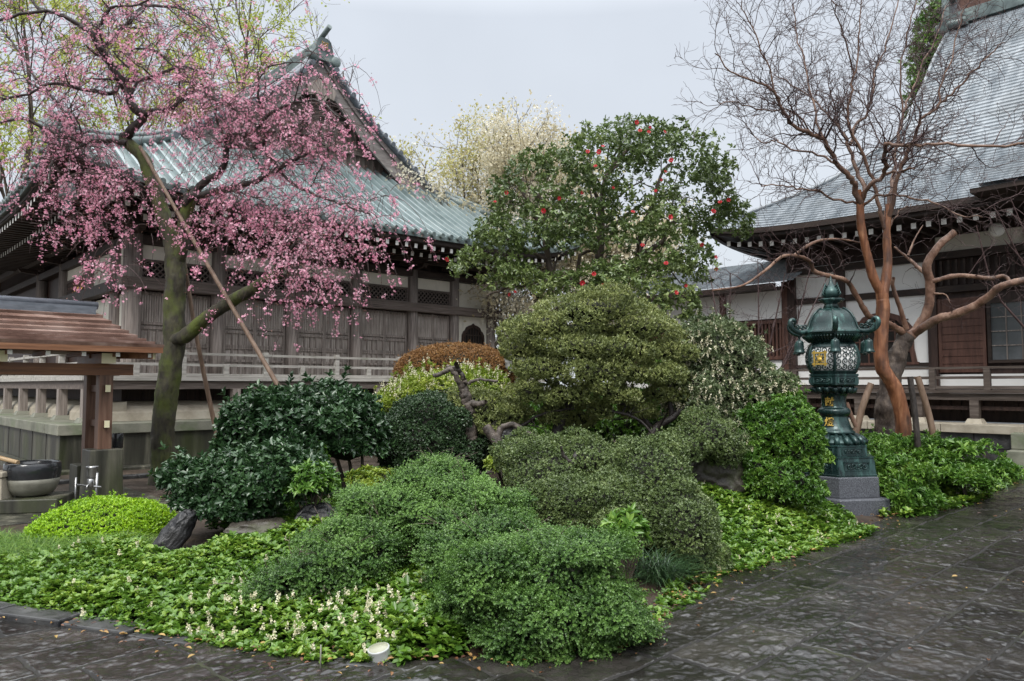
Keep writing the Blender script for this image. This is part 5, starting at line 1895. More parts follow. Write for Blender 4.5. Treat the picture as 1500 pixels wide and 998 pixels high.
LM = {}
LM['lime'] = leaf_mat('lime_azalea_leaf', (0.13, 0.26, 0.01), (0.27, 0.47, 0.018), (0.44, 0.62, 0.035), 0.4, 0.3)
LM['dark'] = leaf_mat('glossy_dark_leaf', (0.014, 0.038, 0.013), (0.032, 0.075, 0.028), (0.07, 0.14, 0.05), 0.30, 0.1, spec=0.6)
LM['dome'] = leaf_mat('dark_clipped_leaf', (0.014, 0.034, 0.012), (0.03, 0.062, 0.022), (0.055, 0.10, 0.038), 0.4, 0.12)
LM['coto'] = leaf_mat('small_evergreen_leaf', (0.018, 0.046, 0.011), (0.056, 0.125, 0.026), (0.16, 0.29, 0.062), 0.38, 0.2)
LM['olive'] = leaf_mat('olive_clipped_leaf', (0.04, 0.062, 0.018), (0.10, 0.148, 0.044), (0.20, 0.25, 0.088), 0.42, 0.15)
LM['pine'] = leaf_mat('yellow_olive_leaf', (0.07, 0.095, 0.028), (0.19, 0.225, 0.07), (0.36, 0.385, 0.14), 0.45, 0.2)
LM['brown'] = leaf_mat('rusty_winter_leaf', (0.16, 0.08, 0.03), (0.31, 0.165, 0.064), (0.42, 0.25, 0.09), 0.55, 0.2)
LM['pieris'] = leaf_mat('pieris_leaf', (0.055, 0.085, 0.036), (0.125, 0.17, 0.075), (0.23, 0.275, 0.14), 0.35, 0.2)
LM['bright'] = leaf_mat('bright_green_leaf', (0.034, 0.09, 0.014), (0.09, 0.20, 0.028), (0.22, 0.36, 0.055), 0.34, 0.25)
LM['yellow'] = leaf_mat('yellow_green_leaf', (0.12, 0.19, 0.02), (0.25, 0.34, 0.04), (0.42, 0.46, 0.09), 0.4, 0.3)
LM['cover'] = leaf_mat('pachysandra_leaf', (0.034, 0.088, 0.012), (0.11, 0.22, 0.026), (0.29, 0.40, 0.055), 0.32, 0.25)
LM['camellia'] = leaf_mat('camellia_leaf', (0.05, 0.085, 0.024), (0.14, 0.20, 0.06), (0.34, 0.40, 0.14), 0.27, 0.25, spec=0.6)
LM['cream'] = leaf_mat('cream_blossom', (0.52, 0.48, 0.30), (0.68, 0.64, 0.44), (0.80, 0.77, 0.62), 0.6, 0.2)
LM['pink'] = leaf_mat('pink_blossom', (0.66, 0.21, 0.34), (0.88, 0.43, 0.56), (0.95, 0.71, 0.79), 0.55, 0.35)
LM['budbrown'] = leaf_mat('reddish_bud', (0.16, 0.05, 0.05), (0.26, 0.10, 0.09), (0.36, 0.18, 0.13), 0.55, 0.2)
LM['willow'] = leaf_mat('fresh_yellow_leaf', (0.27, 0.33, 0.04), (0.43, 0.48, 0.08), (0.58, 0.60, 0.17), 0.45, 0.45)
LM['blossom'] = leaf_mat('ivory_blossom', (0.42, 0.36, 0.20), (0.62, 0.56, 0.40), (0.80, 0.78, 0.70), 0.6, 0.4)
LM['amber'] = leaf_mat('amber_young_leaf', (0.33, 0.30, 0.085), (0.47, 0.44, 0.17), (0.60, 0.57, 0.31), 0.5, 0.45)
LM['grass'] = leaf_mat('fresh_grass_blade', (0.05, 0.12, 0.02), (0.12, 0.24, 0.035), (0.24, 0.36, 0.07), 0.4, 0.3)
LM['mondo'] = leaf_mat('dark_strap_blade', (0.012, 0.035, 0.014), (0.03, 0.07, 0.025), (0.07, 0.13, 0.05), 0.35, 0.1)
LM['red'] = leaf_mat('red_petal', (0.32, 0.01, 0.02), (0.52, 0.02, 0.035), (0.68, 0.07, 0.08), 0.45, 0.2)
LM['litter'] = leaf_mat('fallen_leaf', (0.06, 0.025, 0.012), (0.16, 0.065, 0.03), (0.34, 0.22, 0.06), 0.4, 0.1)

def clump_tint(p, f_=5.0, seed=3, w=0.55):
    c = np.clip((fbm(p * f_, seed, 2) - 0.5) * 1.7 + 0.5, 0, 1)
    return np.clip(w * c + (1 - w) * rng.random(len(p)), 0, 1)

def lumps(blobs, m, lo, hi, flat=0.8, seed=1, up=0.4, front=-0.3):
    g_ = np.random.default_rng(seed * 7 + 5)
    out = list(blobs)
    for c_, r0_ in blobs:
        for _ in range(m):
            d_ = unit(g_.normal(size=3) + np.array([0, front, up]))
            s_ = lo + (hi - lo) * g_.random()
            out.append((c_ + d_ * r0_ * (0.84 + 0.16 * g_.random()), r0_.mean() * s_ * np.array([1.25, 1.0, flat])))
    return out

def shrub(root, blobs, ntips, k, ln, width, mat, part='foliage', tmpl=T_DIAMOND, depth=0.10, lump=0.12, lumpf=3.0, up=0.35, gap=0.0, gapf=4.0, spread=(0.4, 1.25), zmin=-0.55, seed=1, along=0.8, tw=0.5, tf=5.0, corek=0.78, smooth=False, tjit=0.35, topbias=0.0, sub=6, subs=(0.25, 0.45), stray=0.05):
    big = blobs
    if sub: blobs = lumps(blobs, sub, subs[0], subs[1], 0.8, seed)
    tips, nn = blob_points(blobs, ntips, depth, lump, lumpf, zmin, gap, gapf, seed)
    st_ = rng.random(len(tips)) < stray
    tips = tips + nn * (st_ * rng.random(len(tips)) * 2.2 * ln)[:, None] + np.array([0, 0, 1.0]) * (st_ * rng.random(len(tips)) * 1.6 * ln)[:, None]
    d = unit(nn + np.array([0, 0, up]) + rng.normal(size=nn.shape) * tjit)
    pos, ax, nr, sz, idx = rosettes(tips, d, k, ln, spread, along)
    sz = sz * (0.8 + 0.4 * rng.random(len(tips)))[idx]
    tint = clump_tint(tips, tf, seed, tw)[idx] * 0.75 + rng.random(len(pos)) * 0.25
    o = leaves(part, pos, ax, nr, sz, width, LM[mat], root, tmpl, tint, smooth)
    if corek: core(big, M['core_shade'], root, corek)
    return o, tips, nn

def base_of(blobs):
    c = np.mean([b[0] for b in blobs], axis=0)
    return (float(c[0]), float(c[1]))

def root_at(name, xy, label, cat, group=None):
    """the Empty of a plant stands at its foot; its meshes keep world coordinates"""
    z = float(gh([xy])[0])
    o = empty(name, (0, 0, 0))
    o["foot"] = [xy[0], xy[1], z]
    return tag(o, label, cat, group)

def spikes(root, tips, dirs, n, ln, mat, name, size=0.012, hang=False, per=14):
    """little flower spikes at some of the tips"""
    if len(tips) > n:
        s_ = rng.permutation(len(tips))[:n]
        tips, dirs = tips[s_], dirs[s_]
    n = len(tips)
    d = unit(dirs * (0.3 if hang else 0.5) + np.array([0, 0, -0.9 if hang else 0.9]) + rng.normal(size=(n, 3)) * 0.25)
    idx = np.repeat(np.arange(n), per)
    t = np.tile(np.linspace(0.1, 1, per), n)
    pos = tips[idx] + dirs[idx] * 0.02 + d[idx] * (t * ln)[:, None] + rng.normal(size=(n * per, 3)) * ln * 0.10 * (1.2 - t)[:, None]
    ax = unit(rng.normal(size=(n * per, 3)) + d[idx] * 0.5)
    return leaves(name, pos, ax, rng.normal(size=(n * per, 3)), size * (1.25 - 0.6 * t), 0.9, LM[mat], root, T_DIAMOND)

# =================================================================== SHRUBS
# lime dome, front left
bl_ = [B(155, 790, 7.75, 108, 60, 0.62), B(205, 782, 7.75, 52, 44, 0.45), B(100, 795, 7.7, 50, 42, 0.45)]
r_ = root_at('clipped_shrub', base_of(bl_), 'low lime green clipped dome at the far left of the bed', 'shrub')
shrub(r_, bl_, 9500, 6, 0.024, 0.5, 'lime', depth=0.05, lump=0.07, lumpf=5, up=0.7, spread=(0.5, 1.1), zmin=-0.25, tf=7, corek=0.86, seed=11, sub=0, stray=0.03)

# dark glossy camellia shrubs
bl_ = [B(445, 632, 8.7, 105, 55, 0.75), B(385, 622, 8.6, 62, 44, 0.5), B(505, 640, 8.7, 62, 55, 0.55), B(450, 605, 8.8, 75, 36, 0.55)]
r_ = root_at('dark_leaved_shrub', base_of(bl_), 'dark glossy leaved shrub with rounded crown on thin stems below the slanting pole', 'shrub')
dark_tip = shrub(r_, bl_, 2600, 7, 0.072, 0.5, 'dark', tmpl=T_BROAD, depth=0.14, lump=0.18, up=0.5, gap=0.45, gapf=2.6, zmin=-0.45, tf=2.5, corek=0.62, seed=12)
b1 = np.array([*P(505, 710, 8.6)[:2], 0.1])
st_ = []
for top in ((420, 600), (470, 610), (500, 620), (530, 640), (385, 630)):
    t_ = P(*top, 8.7)
    m1 = b1 * 0.55 + t_ * 0.45 + np.array([0.1, 0, -0.05])
    st_.append((smooth_line([b1, m1, t_], 4), np.linspace(0.035, 0.012, 9)))
lines_mesh('trunk', st_, M['bark_brown'], r_, 6)
bl_ = [B(362, 705, 7.4, 98, 45, 0.55), B(308, 710, 7.35, 50, 38, 0.4), B(430, 702, 7.4, 58, 36, 0.4), B(335, 738, 7.2, 60, 28, 0.4)]
r_ = root_at('dark_leaved_shrub', base_of(bl_), 'low spreading dark glossy shrub above the black slanting rock', 'shrub')
shrub(r_, bl_, 2500, 7, 0.060, 0.5, 'dark', tmpl=T_BROAD, depth=0.16, lump=0.2, up=0.5, gap=0.5, gapf=3.2, zmin=-0.5, tf=2.8, corek=0.6, seed=13)
b1 = np.array([*P(360, 790, 7.3)[:2], 0.05])
lines_mesh('trunk', [(smooth_line([b1, b1 * 0.5 + P(*t_, 7.35) * 0.5 + np.array([0.05, 0, 0.0]), P(*t_, 7.35)], 4), np.linspace(0.03, 0.012, 9)) for t_ in ((300, 715), (350, 715), (420, 710))], M['bark_brown'], r_, 6)
# small bright plants among the dark shrubs
def small_plant(px, py, D, rpx, h, label, n=70, ln=0.075, mat='bright', name='leafy_plant'):
    c = P(px, py, D)
    r0 = rpx * D / FOC
    rt = root_at(name, (c[0], c[1]), label, 'plant')
    tips, nn = blob_points([(c, np.array([r0, r0, r0 * h]))], n, 0.35, 0.1, zmin=-0.3)
    d = unit(nn + np.array([0, 0, 0.6]))
    pos, ax, nr, sz, idx = rosettes(tips, d, 8, ln, (0.6, 1.3), 0.4)
    leaves('leaves', pos, ax, nr, sz, 0.38, LM[mat], rt, T_BROAD, clump_tint(tips, 6)[idx] * 0.6 + 0.4 * rng.random(len(pos)))
    foot = np.array([c[0], c[1], float(gh([c[:2]])[0])])
    if c[2] - foot[2] > 0.05:
        sel = tips[rng.permutation(len(tips))[:8]]
        lines_mesh('stem', [(np.array([foot, foot * 0.5 + t_ * 0.5 + [0.01, 0, 0.02], t_]), np.array([0.008, 0.006, 0.003])) for t_ in sel], M['bark_brown'], rt, 4)
    return rt
small_plant(462, 672, 8.0, 16, 1.4, 'small bright leaved plant poking out of the dark glossy shrub')
small_plant(455, 708, 7.1, 42, 0.75, 'mid green leafy plant between the dark shrubs and the front mound', n=160, ln=0.062)
small_plant(735, 680, 8.3, 26, 0.9, 'yellow green plant at the foot of the dead log', n=90, ln=0.06, mat='yellow')
small_plant(918, 775, 5.9, 30, 1.0, 'glossy rosette plant in front of the olive dome', n=45, ln=0.085)
small_plant(545, 705, 8.2, 42, 0.5, 'yellow green low plant below the dark clipped dome', n=120, ln=0.05, mat='yellow')
small_plant(1412, 660, 10.6, 22, 0.8, 'whorled leafy plant standing above the right hand ground cover', n=40, ln=0.1)
small_plant(1443, 652, 10.9, 10, 0.7, 'tiny whorled plant at the edge of the stone platform', n=12, ln=0.09)
small_plant(1330, 692, 9.6, 14, 0.8, 'bright golden leaved plant among the green shrubs by the lantern', n=30, ln=0.07, mat='yellow')

# dark clipped dome
bl_ = [B(632, 645, 9.4, 76, 70, 0.72), B(672, 660, 9.3, 48, 55, 0.5), B(600, 660, 9.3, 44, 55, 0.5)]
r_ = root_at('clipped_shrub', base_of(bl_), 'dark green clipped round shrub beside the bare dead trunk', 'shrub')
shrub(r_, bl_, 9000, 6, 0.028, 0.55, 'dome', depth=0.05, lump=0.06, lumpf=5, up=0.25, zmin=-0.6, tf=6, corek=0.86, seed=14, sub=8, subs=(0.16, 0.3))
# rusty dome behind
bl_ = [B(668, 546, 12.4, 90, 43, 0.95)]
r_ = root_at('clipped_shrub', base_of(bl_), 'rusty brown clipped dome in front of the grey timber hall', 'shrub')
shrub(r_, bl_, 9000, 5, 0.032, 0.45, 'brown', depth=0.03, lump=0.03, lumpf=5, up=0.2, spread=(0.2, 0.9), zmin=-0.4, tf=9, corek=0.92, seed=15, sub=0, stray=0.02)
# yellow green pieris beneath it
bl_ = [B(645, 582, 11.0, 78, 38, 0.75), B(590, 592, 10.9, 40, 30, 0.5), B(700, 578, 11.0, 52, 38, 0.6), B(570, 600, 10.6, 28, 24, 0.4)]
r_ = root_at('flowering_shrub', base_of(bl_), 'yellow green shrub with cream flower clusters below the rusty dome', 'shrub')
o, tp_, nn_ = shrub(r_, bl_, 2600, 7, 0.06, 0.34, 'yellow', tmpl=T_FOLD, depth=0.14, lump=0.18, up=0.5, gap=0.35, tf=3, corek=0.7, seed=16, sub=4, subs=(0.2, 0.3))
f_ = nn_[:, 2] > 0.0
spikes(r_, tp_[f_], nn_[f_], 260, 0.10, 'cream', 'blossom', 0.022, per=12)

# tall olive-yellow cloud-pruned tree
DP = 9.0
PADS = [(868, 456, 0, 88, 28, .55), (800, 480, -.1, 56, 24, .45), (935, 482, 0, 64, 26, .5), (765, 512, 0, 34, 20, .35), (850, 508, -.3, 66, 22, .45), (908, 514, -.25, 56, 22, .4), (968, 514, .05, 38, 20, .4), (800, 541, -.2, 48, 21, .4), (872, 547, -.38, 50, 20, .35),
        (940, 548, -.2, 44, 18, .35), (985, 545, .1, 26, 15, .3), (776, 576, -.1, 36, 20, .35), (838, 580, -.3, 40, 16, .3), (905, 580, -.25, 34, 14, .3), (752, 606, .05, 22, 20, .3), (868, 500, .35, 105, 46, .4), (709, 603, .2, 34, 36, .35), (680, 588, .4, 26, 24, .3), (965, 578, .1, 28, 13, .3), (812, 606, .1, 26, 20, .3), (882, 602, -.1, 20, 13, .25), (930, 600, .0, 28, 15, .3), (1000, 580, .15, 20, 18, .25), (845, 612, .3, 30, 18, .3)]
bl_ = [B(x, y, DP + dz, rx, rz, rd) for x, y, dz, rx, rz, rd in PADS]
r_ = root_at('cloud_pruned_tree', tuple(P(880, 640, DP)[:2]), 'tall yellow olive cloud pruned evergreen with dark crooked trunks at the centre of the bed', 'tree')
shrub(r_, bl_, 22000, 6, 0.030, 0.42, 'pine', part='crown', depth=0.10, lump=0.28, lumpf=6, up=0.7, gap=0.42, gapf=5.0, spread=(0.3, 1.1), zmin=-0.8, tf=5.5, corek=0.6, seed=17, along=1.4, sub=4, subs=(0.3, 0.55))
tr = [limb([(812, 660), (820, 620), (838, 585), (862, 560), (880, 530), (872, 495)], DP, DP, 0.075, 0.03, 4, 0.02),
      limb([(838, 585), (812, 565), (795, 545)], DP, DP - .15, 0.045, 0.02, 4, 0.02), limb([(862, 560), (905, 545), (935, 520)], DP, DP - .1, 0.045, 0.02, 4, 0.02),
      limb([(945, 665), (958, 632), (985, 610), (1015, 590), (1040, 575)], DP - .1, DP, 0.06, 0.025, 4, 0.02), limb([(958, 632), (930, 600), (905, 590), (885, 580)], DP, DP - .2, 0.035, 0.018, 4, 0.02),
      limb([(985, 610), (980, 575), (985, 545)], DP, DP, 0.035, 0.015, 4, 0.02), limb([(880, 600), (930, 612), (960, 640)], DP - .3, DP - .35, 0.02, 0.012, 4, 0.01), limb([(740, 640), (770, 620), (800, 605), (840, 598)], DP - .1, DP - .2, 0.025, 0.012, 4, 0.02)]
tr += grow(tr, 5, 0.35, 0.8, (0, 0, 0.3), 0.3, 0.5, 5)
lines_mesh('trunk', tr, M['bark_dark'], r_, 7, 0.12)

for lb_, bl_, sd_ in (('loose green shrub behind the crooked trunks of the cloud pruned tree', [B(850, 620, 11.0, 80, 50, 0.6), B(940, 625, 11.0, 66, 48, 0.6), B(780, 625, 11.2, 50, 40, 0.5)], 33),
                      ('tall loose green shrub filling the gap behind the white flowered shrub', [B(1000, 590, 11.4, 56, 70, 0.6), B(1060, 600, 11.6, 60, 60, 0.6)], 34)):
    r_ = root_at('leafy_shrub', base_of(bl_), lb_, 'shrub')
    shrub(r_, bl_, 1700, 7, 0.07, 0.42, 'bright', tmpl=T_FOLD, depth=0.2, lump=0.2, up=0.4, gap=0.4, gapf=3, zmin=-0.7, tf=3, corek=0.66, seed=sd_)

# olive domes in front of it
OL = [
 ('olive green clipped mound in front of the crooked trunks', [B(800, 700, 7.6, 62, 46, 0.5), B(845, 675, 7.9, 70, 34, 0.5), B(770, 665, 8.1, 46, 26, 0.4)], 'olive', 8500),
 ('tall rounded olive clipped shrub sloping down towards the path', [B(950, 705, 7.3, 62, 62, 0.6), B(985, 770, 6.9, 66, 68, 0.55), B(1010, 810, 6.75, 42, 44, 0.4), B(925, 680, 7.5, 46, 32, 0.4)], 'olive', 11500),
 ('olive clipped mound low in the middle of the group', [B(890, 750, 6.9, 68, 56, 0.5), B(835, 745, 7.0, 58, 48, 0.5), B(790, 752, 7.1, 38, 38, 0.4)], 'olive', 10500),
 ('small olive shrub in the shade of the white flowered shrub', [B(1030, 640, 8.4, 44, 34, 0.4), B(1005, 655, 8.2, 30, 26, 0.3), B(1055, 665, 8.5, 30, 22, 0.3)], 'olive', 3500)]
for i, (lb_, bl_, mt, n) in enumerate(OL):
    r_ = root_at('clipped_shrub', base_of(bl_), lb_, 'shrub', 'olive clipped shrubs at the centre')
    shrub(r_, bl_, n, 6, 0.022, 0.5, mt, depth=0.07, lump=0.12, lumpf=5.5, up=0.35, gap=0.35, gapf=6, zmin=-0.7, tf=6, corek=0.80, seed=20 + i, sub=11, subs=(0.22, 0.42))

# pieris with hanging white flowers
bl_ = [B(1050, 525, 9.5, 74, 48, 0.65), B(1085, 570, 9.4, 48, 44, 0.5), B(1025, 575, 9.3, 58, 48, 0.5), B(1080, 625, 9.2, 52, 42, 0.45), B(1015, 500, 9.6, 36, 24, 0.4), B(1110, 600, 9.3, 26, 32, 0.35), B(1118, 575, 9.2, 32, 40, 0.4), B(1085, 645, 9.0, 42, 34, 0.4)]
r_ = root_at('flowering_shrub', base_of(bl_), 'olive green shrub hung with strings of white flowers beside the lantern', 'shrub')
o, tp_, nn_ = shrub(r_, bl_, 4200, 8, 0.052, 0.30, 'pieris', tmpl=T_FOLD, depth=0.16, lump=0.2, up=0.25, gap=0.45, gapf=3.4, zmin=-0.6, tf=4, corek=0.66, seed=31)
spikes(r_, tp_, nn_, 1150, 0.08, 'cream', 'blossom', 0.017, hang=True, per=18)
b1 = np.array([*P(1055, 720, 9.2)[:2], 0.3])
lines_mesh('trunk', [(smooth_line([b1, b1 * 0.5 + P(*t_, 9.3) * 0.5 + [0.1, 0, -0.1], P(*t_, 9.4)], 4), np.linspace(0.045, 0.015, 9)) for t_ in ((1000, 560), (1060, 550), (1100, 590), (1040, 620))], M['bark_dark'], r_, 6, 0.1)
# bright green shrub to the left of the lantern
bl_ = [B(1150, 622, 8.8, 48, 40, 0.45), B(1170, 660, 8.7, 34, 50, 0.4), B(1125, 640, 8.8, 42, 44, 0.4), B(1150, 705, 8.5, 44, 38, 0.4), B(1183, 725, 8.4, 22, 22, 0.25), B(1110, 690, 8.7, 34, 30, 0.35), B(1098, 645, 8.9, 36, 36, 0.35)]
r_ = root_at('leafy_shrub', base_of(bl_), 'bright green leafy shrub against the left side of the lantern', 'shrub')
shrub(r_, bl_, 2900, 8, 0.045, 0.42, 'bright', tmpl=T_FOLD, depth=0.16, lump=0.18, up=0.4, gap=0.4, gapf=4, zmin=-0.6, tf=4, corek=0.66, seed=32)
b1 = np.array([*P(1140, 770, 8.6)[:2], 0.1])
lines_mesh('trunk', [(smooth_line([b1, b1 * 0.5 + P(*t_, 8.7) * 0.5, P(*t_, 8.7)], 4), np.linspace(0.025, 0.01, 9)) for t_ in ((1120, 640), (1150, 640), (1175, 660))], M['bark_dark'], r_, 6)

# big small-leaved mounds at the front
def front_mound(label, bl_, n, seed, light=0.0):
    r_ = root_at('spreading_shrub', base_of(bl_), label, 'shrub', 'small leaved evergreen mounds at the front')
    big = bl_
    bl_ = [(c_, r0_ * 0.88) for c_, r0_ in bl_]
    big = bl_
    bl_ = lumps([(c_, r0_ * 1.12) for c_, r0_ in bl_], 16, 0.2, 0.44, 0.5, seed, 0.35, -0.35)[len(big):] + big
    tips, nn = blob_points(bl_, int(n * 0.72), 0.22, 0.26, 5.0, -0.5, 0.74, 5.0, seed, kf=0.1)
    flow = np.stack([fbm(tips * 2.6, seed + q, 2) for q in (60, 70, 80)], 1) - 0.5     # neighbouring shoots arch the same way
    d = unit(nn * np.array([0.8, 0.8, 0.3]) + flow * np.array([3.0, 2.0, 0.8]) + np.array([0, -0.1, 0.36]) + rng.normal(size=nn.shape) * 0.22)
    # each tip is a short leafy spray
    m, k = 9, 4
    idx = np.repeat(np.arange(len(tips)), m)
    t = np.tile(np.linspace(0, 1, m), len(tips))
    ln = 0.105 * (0.6 + 0.7 * rng.random(len(tips)) + 0.9 * (rng.random(len(tips)) < 0.14))
    sp = tips[idx] + d[idx] * ((t - 0.45) * ln[idx])[:, None] + np.array([0, 0, -0.02]) * (t ** 2)[:, None]
    pos, ax, nr, sz, i2 = rosettes(sp, d[idx], k, 0.0125, (0.6, 1.2), 0.5)
    ti = idx[i2]
    tint = clump_tint(tips, 5, seed, 0.6)[ti] * 0.6 + 0.2 * rng.random(len(pos)) + 0.36 * t[i2] - 0.06 + light
    leaves('foliage', pos, ax, nr, sz, 0.62, LM['coto'], r_, T_DIAMOND, np.clip(tint, 0, 1))
    core(big, M['core_shade'], r_, 0.66, seed=seed)
    st = grow([(np.array([b[0] - [0, 0, b[1][2] * 0.8], b[0] + [0, 0, b[1][2] * 0.75]]), np.array([0.02, 0.01])) for b in big], 14, 0.45, 1.2, (0, -0.2, 0.1), 0.25, 0.35, 5)
    lines_mesh('stem', st, M['bark_brown'], r_, 4)
    return r_
front_mound('bright tipped small leaved mound rising behind the front one', [B(645, 735, 6.3, 85, 46, 0.55), B(585, 760, 6.2, 78, 44, 0.5), B(705, 755, 6.1, 66, 42, 0.5), B(520, 790, 6.0, 66, 36, 0.45), B(640, 700, 6.5, 48, 24, 0.4), B(720, 790, 5.8, 76, 44, 0.45)], 16000, 41, 0.08)
front_mound('largest small leaved evergreen mound spilling onto the dark path', [B(800, 855, 5.0, 120, 82, 0.6), B(862, 880, 4.95, 68, 62, 0.45), B(740, 825, 5.3, 78, 54, 0.5), B(745, 890, 4.85, 76, 62, 0.4), B(800, 930, 4.7, 100, 34, 0.3), B(690, 800, 5.6, 68, 44, 0.45), B(690, 870, 5.15, 56, 50, 0.35)], 21000, 42, 0.0)
front_mound('low small leaved mound among cream spikes and pale leaves', [B(470, 850, 5.5, 62, 46, 0.4), B(415, 870, 5.4, 34, 36, 0.3), B(525, 835, 5.7, 48, 36, 0.35), B(560, 815, 5.8, 46, 34, 0.35)], 6500, 43, -0.05)
# =================================================================== GROUND COVER
def cover(name, poly_pix, dens, hgt, ln, mat, seed, zlift=0.0, tmpl=T_BROAD, flower=0, width=0.6, fpix=None):
    poly = np.array([G(x, y, 0.05) for x, y in poly_pix])
    lo, hi = poly.min(0), poly.max(0)
    area = 0.5 * abs(np.sum(poly[:, 0] * np.roll(poly[:, 1], -1) - poly[:, 1] * np.roll(poly[:, 0], -1)))
    n = int(area * dens)
    g_ = np.random.default_rng(seed)
    p = lo + (hi - lo) * g_.random((n * 6, 2))
    p = p[inside(p, poly)][:n]
    nz = fbm(np.c_[p * 2.2, p[:, 0] * 0], seed, 3)
    e_ = np.clip(edge_dist(p) / 0.30, 0.25, 1)
    h = hgt * (0.65 + 0.8 * (nz - 0.3)) * (0.8 + 0.4 * g_.random(len(p))) * e_
    tips = np.c_[p, gh(p) + zlift + h]
    d = unit(np.c_[g_.normal(size=(len(p), 2)) * 0.28, np.ones(len(p))])
    pos, ax, nr, sz, idx = rosettes(tips, d, 8, ln, (0.75, 1.5), 0.3)
    tint = np.clip(0.45 * nz[idx] + 0.3 * g_.random(len(p))[idx] + 0.3 * rng.random(len(pos)), 0, 1)
    # a lower tier of leaves closes the gaps
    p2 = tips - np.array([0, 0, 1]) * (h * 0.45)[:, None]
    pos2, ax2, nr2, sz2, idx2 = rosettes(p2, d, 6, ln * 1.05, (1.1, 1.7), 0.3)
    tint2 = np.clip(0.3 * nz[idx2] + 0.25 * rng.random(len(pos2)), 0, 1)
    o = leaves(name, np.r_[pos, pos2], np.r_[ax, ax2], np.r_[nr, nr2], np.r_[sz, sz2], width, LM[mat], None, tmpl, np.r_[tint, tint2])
    tag(o, kind='stuff')
    st = []
    return o, tips

cv1, t1 = cover('ground_cover', [(-80, 880), (-80, 838), (60, 830), (190, 822), (225, 840), (300, 836), (340, 818), (430, 800), (500, 775), (560, 775), (600, 860), (660, 900), (650, 930), (560, 962), (470, 962), (380, 948), (300, 936), (180, 915), (60, 897)], 600, 0.15, 0.046, 'cover', 61)
cv2, t2 = cover('ground_cover', [(1020, 760), (1060, 738), (1120, 735), (1200, 745), (1245, 760), (1285, 775), (1230, 795), (1150, 815), (1090, 832), (1045, 838)], 480, 0.15, 0.050, 'cover', 62)
cv3, t3 = cover('ground_cover', [(1290, 752), (1290, 735), (1350, 712), (1440, 690), (1500, 672), (1580, 655), (1560, 685), (1500, 697), (1420, 738), (1340, 756)], 220, 0.2, 0.07, 'cover', 63)
cv4, t4 = cover('ground_cover', [(560, 915), (600, 890), (670, 905), (690, 940), (650, 956), (590, 962)], 300, 0.2, 0.068, 'cover', 64)
cv5, t5 = cover('ground_cover', [(925, 930), (1000, 886), (1052, 848), (1030, 826), (985, 850), (930, 890)], 200, 0.10, 0.045, 'cover', 65)
cv6, t6 = cover('ground_cover', [(420, 800), (500, 778), (575, 772), (600, 715), (660, 705), (640, 690), (560, 690), (500, 700), (430, 745), (300, 800), (340, 815)], 170, 0.10, 0.05, 'bright', 66)
# cream flower spikes, most of them in the middle of the front bed
w_ = np.exp(-(((t1 - np.array([-1.25, 4.95, 0])) / np.array([0.95, 0.55, 9])) ** 2).sum(1))
sel = t1[rng.random(len(t1)) < 0.012 + 0.17 * w_]
o = spikes(None, sel + [0, 0, 0.005], np.tile([0, 0, 1.0], (len(sel), 1)), 400, 0.05, 'cream', 'flower_spikes', 0.016, per=22)
tag(o, kind='stuff')
o = spikes(None, t2, np.tile([0, 0, 1.0], (len(t2), 1)), 45, 0.045, 'cream', 'flower_spikes', 0.014, per=14)
tag(o, kind='stuff')

# leafy shrubs right of the lantern
for i, (bl_, lb_) in enumerate((
    ([B(1318, 708, 9.75, 42, 28, 0.4), B(1290, 690, 10.0, 28, 24, 0.35), B(1330, 730, 9.5, 34, 24, 0.3)], 'low mid green leafy shrub just right of the granite plinth'),
    ([B(1400, 698, 10.5, 46, 19, 0.45), B(1370, 684, 10.8, 34, 18, 0.4), B(1440, 695, 10.6, 30, 20, 0.35)], 'low mid green leafy shrub in front of the dark stone platform'),
    ([B(1290, 655, 10.9, 34, 16, 0.4), B(1350, 655, 11.2, 36, 14, 0.4)], 'fine leaved low shrub round the foot of the orange barked tree'))):
    r_ = root_at('leafy_shrub', base_of(bl_), lb_, 'shrub')
    shrub(r_, bl_, 1500, 7, 0.07 if i < 2 else 0.045, 0.38, 'bright', tmpl=T_FOLD, depth=0.22, lump=0.2, up=0.6, gap=0.3, zmin=-0.3, tf=4, corek=0.6, seed=70 + i)

# grass
def blades(name, p, ln, mat, spread=0.5, w=0.06, tint=None):
    n = len(p)
    d = unit(np.c_[rng.normal(size=(n, 2)) * spread, np.ones(n)])
    out = unit(np.c_[d[:, :2], np.zeros(n)] + 1e-6)
    L_ = ln * (0.6 + 0.7 * rng.random(n))
    side = np.c_[-out[:, 1], out[:, 0], np.zeros(n)]
    V = []
    for t, ww in ((0, 1.0), (0.4, 0.9), (0.75, 0.6), (1.0, 0.08)):
        c = p + d * (L_ * t)[:, None] + out * (L_ * 0.55 * t ** 2.2)[:, None] - np.array([0, 0, 1]) * (L_ * 0.45 * t ** 2.4)[:, None]
        V += [c - side * (ln * w * ww / 2), c + side * (ln * w * ww / 2)]
    V = np.stack(V, 1).reshape(-1, 3)
    F = np.array([(0, 1, 3, 2), (2, 3, 5, 4), (4, 5, 7, 6)])
    FF = (np.arange(n)[:, None, None] * 8 + F[None]).reshape(-1, 4)
    r0 = rng.random(n) if tint is None else tint
    return mesh_np(name, V, [FF], LM[mat], None, rnd=np.repeat(r0, 8))
poly = np.array([G(x, y) for x, y in [(-90, 880), (-90, 800), (60, 806), (180, 815), (230, 830), (160, 848), (60, 858), (20, 872)]])
p = poly.min(0) + (poly.max(0) - poly.min(0)) * rng.random((30000, 2))
p = p[inside(p, poly)]
tag(blades('grass', np.c_[p, gh(p) + 0.01], 0.2, 'grass', 0.55, 0.028), kind='stuff')
